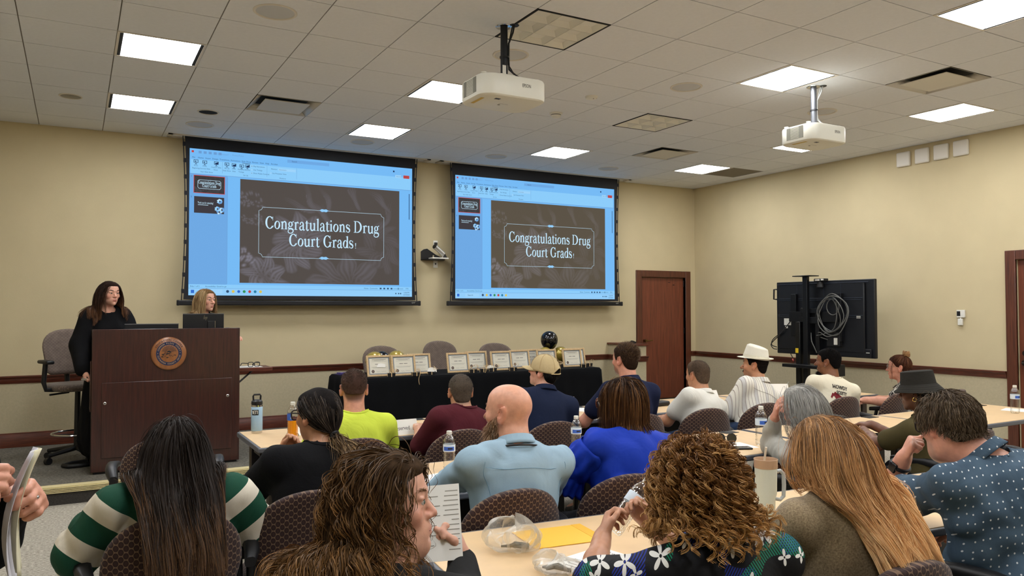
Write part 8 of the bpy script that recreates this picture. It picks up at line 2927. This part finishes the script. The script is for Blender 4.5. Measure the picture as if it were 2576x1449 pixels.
# ---- 17 bald bearded man
h_beard = hair_mat('hair_beard', S(112, 80, 54), S(158, 120, 86), S(206, 176, 146))
m_lbs = fabric('light_blue_shirt', (150, 176, 192), .8, .03, .12, 300, amt=.22, wsc=5)
c = person('seated bald man with a full beard in a light blue dress shirt and black lanyard', (1.70, 3.06, 1.145), -30, 0, 0, s=1.08, by=2, hip=(1.66, 2.92), sw=.215, girth=1.2, skin=S(224, 168, 140), shirt=m_lbs, sleeve='long', neck='shirt', pants=m_dkp, seed=69, fold=.010, fsc=(20, 20, 14), cvox=.009, neckr=.064, nb=(1.70, 2.985, .985),
           arms={'L': dict(el=(1.47, 3.28, .775), wr=(1.60, 3.52, .775)), 'R': dict(e=(.05, .24, -.18))}, stubble=(S(120, 90, 66), .6))
add_eyes(c, (70, 90, 100), brow_mat=h_beard)
def bline(l):
    return -.008 - (l[:, 1] - .010) * .62
lipz = lambda l: (np.abs(l[:, 0]) < .022) & (l[:, 2] > -.074) & (l[:, 2] < -.05) & (l[:, 1] > .08)
add_beard(c, h_beard, 5200, .030, lambda l: (l[:, 2] < bline(l)) & (l[:, 1] > .004) & (l[:, 2] > -.135) & ~lipz(l), seed=70, rad=.0010, out=.6, down=.6)
add_beard(c, h_beard, 2200, .055, lambda l: (l[:, 2] < -.075) & (l[:, 1] > .035), seed=71, name='beard', rad=.0010, out=.5, down=.8)
MB().tube([tuple(c['NB'] + c['up'] * .024 + (c['rt'] * math.cos(a) + c['fw'] * math.sin(a)) * (.099) + c['up'] * (-.012 * math.sin(a) - .012) - c['org']) for a in np.linspace(0, 2 * PI, 30)[:-1]], .0045, 6, closed=True).build('lanyard', m_black, c['root'])
m_sb = fabric('seam_blue', (112, 146, 168))
seam(c, [c['T'](x, -.16, .845 - .5 * x * x) for x in np.linspace(-.20, .20, 18)], m_sb)
for q in (-1, 1):
    seam(c, [c['T'](q * (.195 + .012 * math.sin(t * 3)), -.12 + .0 * t, .90 - .34 * t) for t in np.linspace(0, 1, 12)], m_sb)
# ---- 18 curly brunette holding the program
h_wav = hair_mat_len('hair_wavy_brown', S(70, 52, 35), S(108, 80, 52), S(172, 126, 76), .05, 1.0)
c = person('seated woman in a black blazer with long curly brown hair, face turned right', (.655, 1.77, 1.140), 117, 4, -4, s=1.03, by=34, hip=(.53, 1.58), sw=.19, girth=1.12, skin='fair', shirt=fabric('blazer_charcoal', (40, 40, 40), .9, .06, .15, 500), sleeve='long', neck='v', pants=m_dkp, seed=73, fold=.005, cvox=.008, vox=.0036, neckr=.054, nb=(.615, 1.72, .985), fat=.010, jaw=1.0, nose=.82,
           arms={'R': dict(el=(.90, 1.86, .83), wr=(.955, 1.985, .905), d=(-.25, .45, .8), n=(.85, .35, .25), thumb=-1, curl=(58, 62, 40), tc=.9), 'L': dict(e=(.06, .2, -.2))}, lips=S(196, 120, 112))
add_eyes(c, (90, 100, 90), brow_mat=h_wav)
add_long_hair(c, h_wav, n=4400, seg=42, length=.46, layer=.034, part_x=.03, nclump=420, camt=.85, pw=.5, amp=.013, freq=4.0, curl=1.0, rad=.0010, seed=74, gsz=(.088, .080, .12), back=1.0, side=.45, cap=.012, grav=.26, stiff=.8, lenvar=.35, start=.22, jitter=.45, tab=[(-.13, -.09), (-.05, -.08), (-.02, -.01), (.015, .0), (.04, .045), (.07, .064), (.12, .072)])
lp = MB().flat([(-.02, -.10), (.022, -.10), (.01, .02), (-.015, .02)])
# ---- 19 low ponytail, black top
h_pony = hair_mat('hair_pony', S(30, 26, 25), S(52, 45, 42), S(104, 90, 78))
c = person('seated woman in a black knit top with a low ponytail, hand at her chin', (.965, 3.52, 1.125), -26, -3, 0, s=1.03, by=8, hip=(.92, 3.36), sw=.205, girth=1.25, skin='tan', shirt=fabric('black_knit', (18, 18, 20), .9, .1, .35, 160), sleeve='half', neck='scoop', pants=m_dkp, seed=77, fold=.006, cvox=.009, neckr=.052, nb=(.975, 3.44, .975),
           arms={'L': dict(el=(.70, 3.62, .80), wr=(.875, 3.80, .90), d=(.35, -.15, .9), n=(-.2, .95, .1), thumb=1, curl=(30, 45, 30)), 'R': dict(e=(.04, .22, -.2))})
add_eyes(c, (50, 40, 30), brow_mat=h_black)
wear_glasses(c, M('glasses_black', S(24, 22, 22), .3), .003)
tie = hl(c, .0, -.108, -.088)
tl_ = np.array([.0, -.108, -.088])
add_long_hair(c, h_pony, n=5000, seg=12, length=lambda lq: np.linalg.norm(lq - tl_, axis=1) * 1.3, layer=.004, nclump=200, camt=.3, rad=.0009, seed=78, cap=.009, grav=0.0, stiff=.55, lenvar=.0, part_x=.0, guard=False,
              dirs=lambda lq, Nn: (np.sign(lq[:, :1]) * np.array([[.5, -.3, 0]]) + np.array([[0, -.5, 0]])) @ c['M'].T, comb=lambda p, t: (lambda v: v / np.maximum(.02, np.linalg.norm(v, axis=1, keepdims=True)) * .55)(tie[None] - p) * (np.linalg.norm(tie[None] - p, axis=1, keepdims=True) > .015))
rng = np.random.RandomState(3)
P = tie[None] + rng.randn(420, 3) * .010
D = np.tile((c['M'] @ V3(0, -1, -.2))[None], (420, 1)) + rng.randn(420, 3) * .5
G = grow(P, D, c['head'][:5] + c['shirtp'], 14, .20 * (.5 + .8 * rng.rand(420)), .8, .32, .004 + .02 * rng.rand(420), None, 5)
G, cid = clump(G, 22, .7, 1, 4)
part(c, 'ponytail', shift(strand_mesh('ponytail', wave_hair(G, cid, .010, 1.2, 3), .0013, hair_mat('hair_pony_tip', S(60, 46, 36), S(116, 92, 66), S(176, 146, 104))), c))
MB().tube([tuple(tie + c['M'] @ V3(.019 * math.cos(a), -.004 + .006 * math.sin(3 * a), .019 * math.sin(a)) - c['org']) for a in np.linspace(0, 2 * PI, 22)[:-1]], .0095, 8, closed=True).build('hair_tie', m_black, c['root'])
# ---- 20 very long dark hair, green and white sweatshirt
def bands(nt, tc, b):
    sp = N(nt, 'ShaderNodeSeparateXYZ')
    nt.links.new(tc.outputs['Object'], sp.inputs[0])
    ax = mth(nt, 'ABSOLUTE', sp.outputs['X'])
    v = mth(nt, 'MULTIPLY_ADD', ax, .75, mth(nt, 'MULTIPLY', sp.outputs['Z'], -1.0))
    f = mth(nt, 'FRACT', mth(nt, 'MULTIPLY_ADD', v, 5.2, 10.36))
    w = mth(nt, 'GREATER_THAN', f, .54)
    nt.links.new(mixc(nt, w, S(28, 74, 56), S(222, 214, 196)), b.inputs['Base Color'])
c = person('seated woman with very long straight dark hair in a green and white striped sweatshirt', (.352, 3.32, 1.060), 4, -14, 0, s=1.0, by=0, hip=(.34, 3.24), sw=.215, girth=1.15, skin='tan', shirt=pattern_mat('green_white_bands', bands, .8), sleeve='loose', neck='crew', pants=m_dkp, seed=81, fold=.010, fsc=(17, 17, 12), cvox=.009, neckr=.050, nb=(.345, 3.24, .93),
           arms={'L': dict(el=(.02, 3.34, .70), wr=(.16, 3.62, .72)), 'R': dict(el=(.66, 3.34, .70), wr=(.52, 3.62, .72))})
h_ldk = hair_mat_len('hair_long_dark', S(36, 28, 23), S(48, 37, 30), S(104, 74, 48), .3, 1.15, .5)
add_long_hair(c, h_ldk, n=6500, seg=18, length=.62, layer=.028, part_x=.0, nclump=220, camt=.55, pw=1.0, amp=.008, freq=1.6, curl=.4, rad=.0010, seed=82, back=.9, side=.3, cap=.010, grav=.40, lenvar=.30, comb=drape(c, .13, .0, .5, 5), colliders=c['head'][:5] + c['neckp'] + c['shirtp'] + [E((.33, 3.125, .68), (.25, .05, .21), .01)])
# ---- 21 person standing at the left edge of the photo
c = person('standing person in black at the left edge, holding folded papers', (-.41, 2.0, 1.50), 170, 0, 0, s=1.0, by=172, hip=(-.40, 2.02), sw=.20, girth=1.2, skin='pink', shirt=fabric('left_black', (14, 14, 15)), sleeve='long', neck='crew', pants=m_dkp, standing=True, seed=85, fold=.006, vox=.0042,
           arms={'L': dict(el=(-.17, 2.06, 1.10), wr=(-.105, 1.95, 1.215), d=(.45, -.75, .12), n=(.75, .4, .45), thumb=1, curl=(42, 55, 40), tc=.8, hs=1.02), 'R': dict(el=(-.66, 1.95, 1.12), wr=(-.225, 1.80, 1.275), d=(1, -.1, .05), n=(0, -.8, .5), thumb=-1, curl=(30, 45, 30))})
add_short_hair(c, h_grizz, 3000, (.01, .03), .006, seed=86, rad=.0009)
for (p, nm) in (((-.065, 1.86, 1.225), 'ring'),):
    MB().ell((0, 0, 0), (.006, .005, .005), 8, 6).build(nm, m_chrome, c['root'], loc=tuple(V3(*p) - c['org']))
t = thing('folded_papers', 'bundle of folded white papers held by the person at the left edge', 'papers', (-.10, 1.86, 1.0))
for k, (dx, dy, m) in enumerate(((0, 0, M('paper_lilac', S(206, 204, 210), .8)), (.007, -.004, M('paper_cream', S(228, 222, 190), .8)))):
    mb = MB()
    def pf(u, v, k=k):
        z = .05 + v * (.27 - .0 * k) + (.0 if k == 0 else .03 * (1 - v))
        bend = .030 * math.sin(v * PI) * (1 - .3 * k)
        w = .115 * (1 - .25 * v) if k == 0 else .06
        y = (u - .5) * w
        return (-bend + .03 * v + .007 * k + .006 * math.sin(u * 7 + 3 * v), y + .02 * v - .01, z)
    mb.grid(pf, 10, 16)
    mb.build('sheet', m, t, solid=.0012, smooth=80)
# things in hands
t = thing('program_sheet', 'printed program sheet held up by the woman in the black blazer', 'paper', (.905, 2.005, 1.01))
Mp = XF((0, 0, 0), (R(-28), R(-4), R(-26)))
MB().bx(-.055, .05, -.0006, .0006, -.105, .105, Mp).build('sheet', m_paper, t, smooth=0)
mb = MB()
rng = random.Random(5)
for i in range(13):
    l = rng.uniform(.02, .045)
    z = .085 - .0135 * i
    mb.bx(.045 - l, .045, -.0010, -.0007, z, z + .0022, Mp)
    if i % 2:
        mb.bx(-.05, -.05 + l, -.0010, -.0007, z, z + .0022, Mp)
mb.build('print', m_line, t, smooth=0)['kind'] = 'stuff'
bo = dup(b0, (1.615, 2.17, .845), 0, 'nearly empty water bottle tilted in the hands of the woman with golden curls')
bo.rotation_euler = (R(18), R(38), R(20))
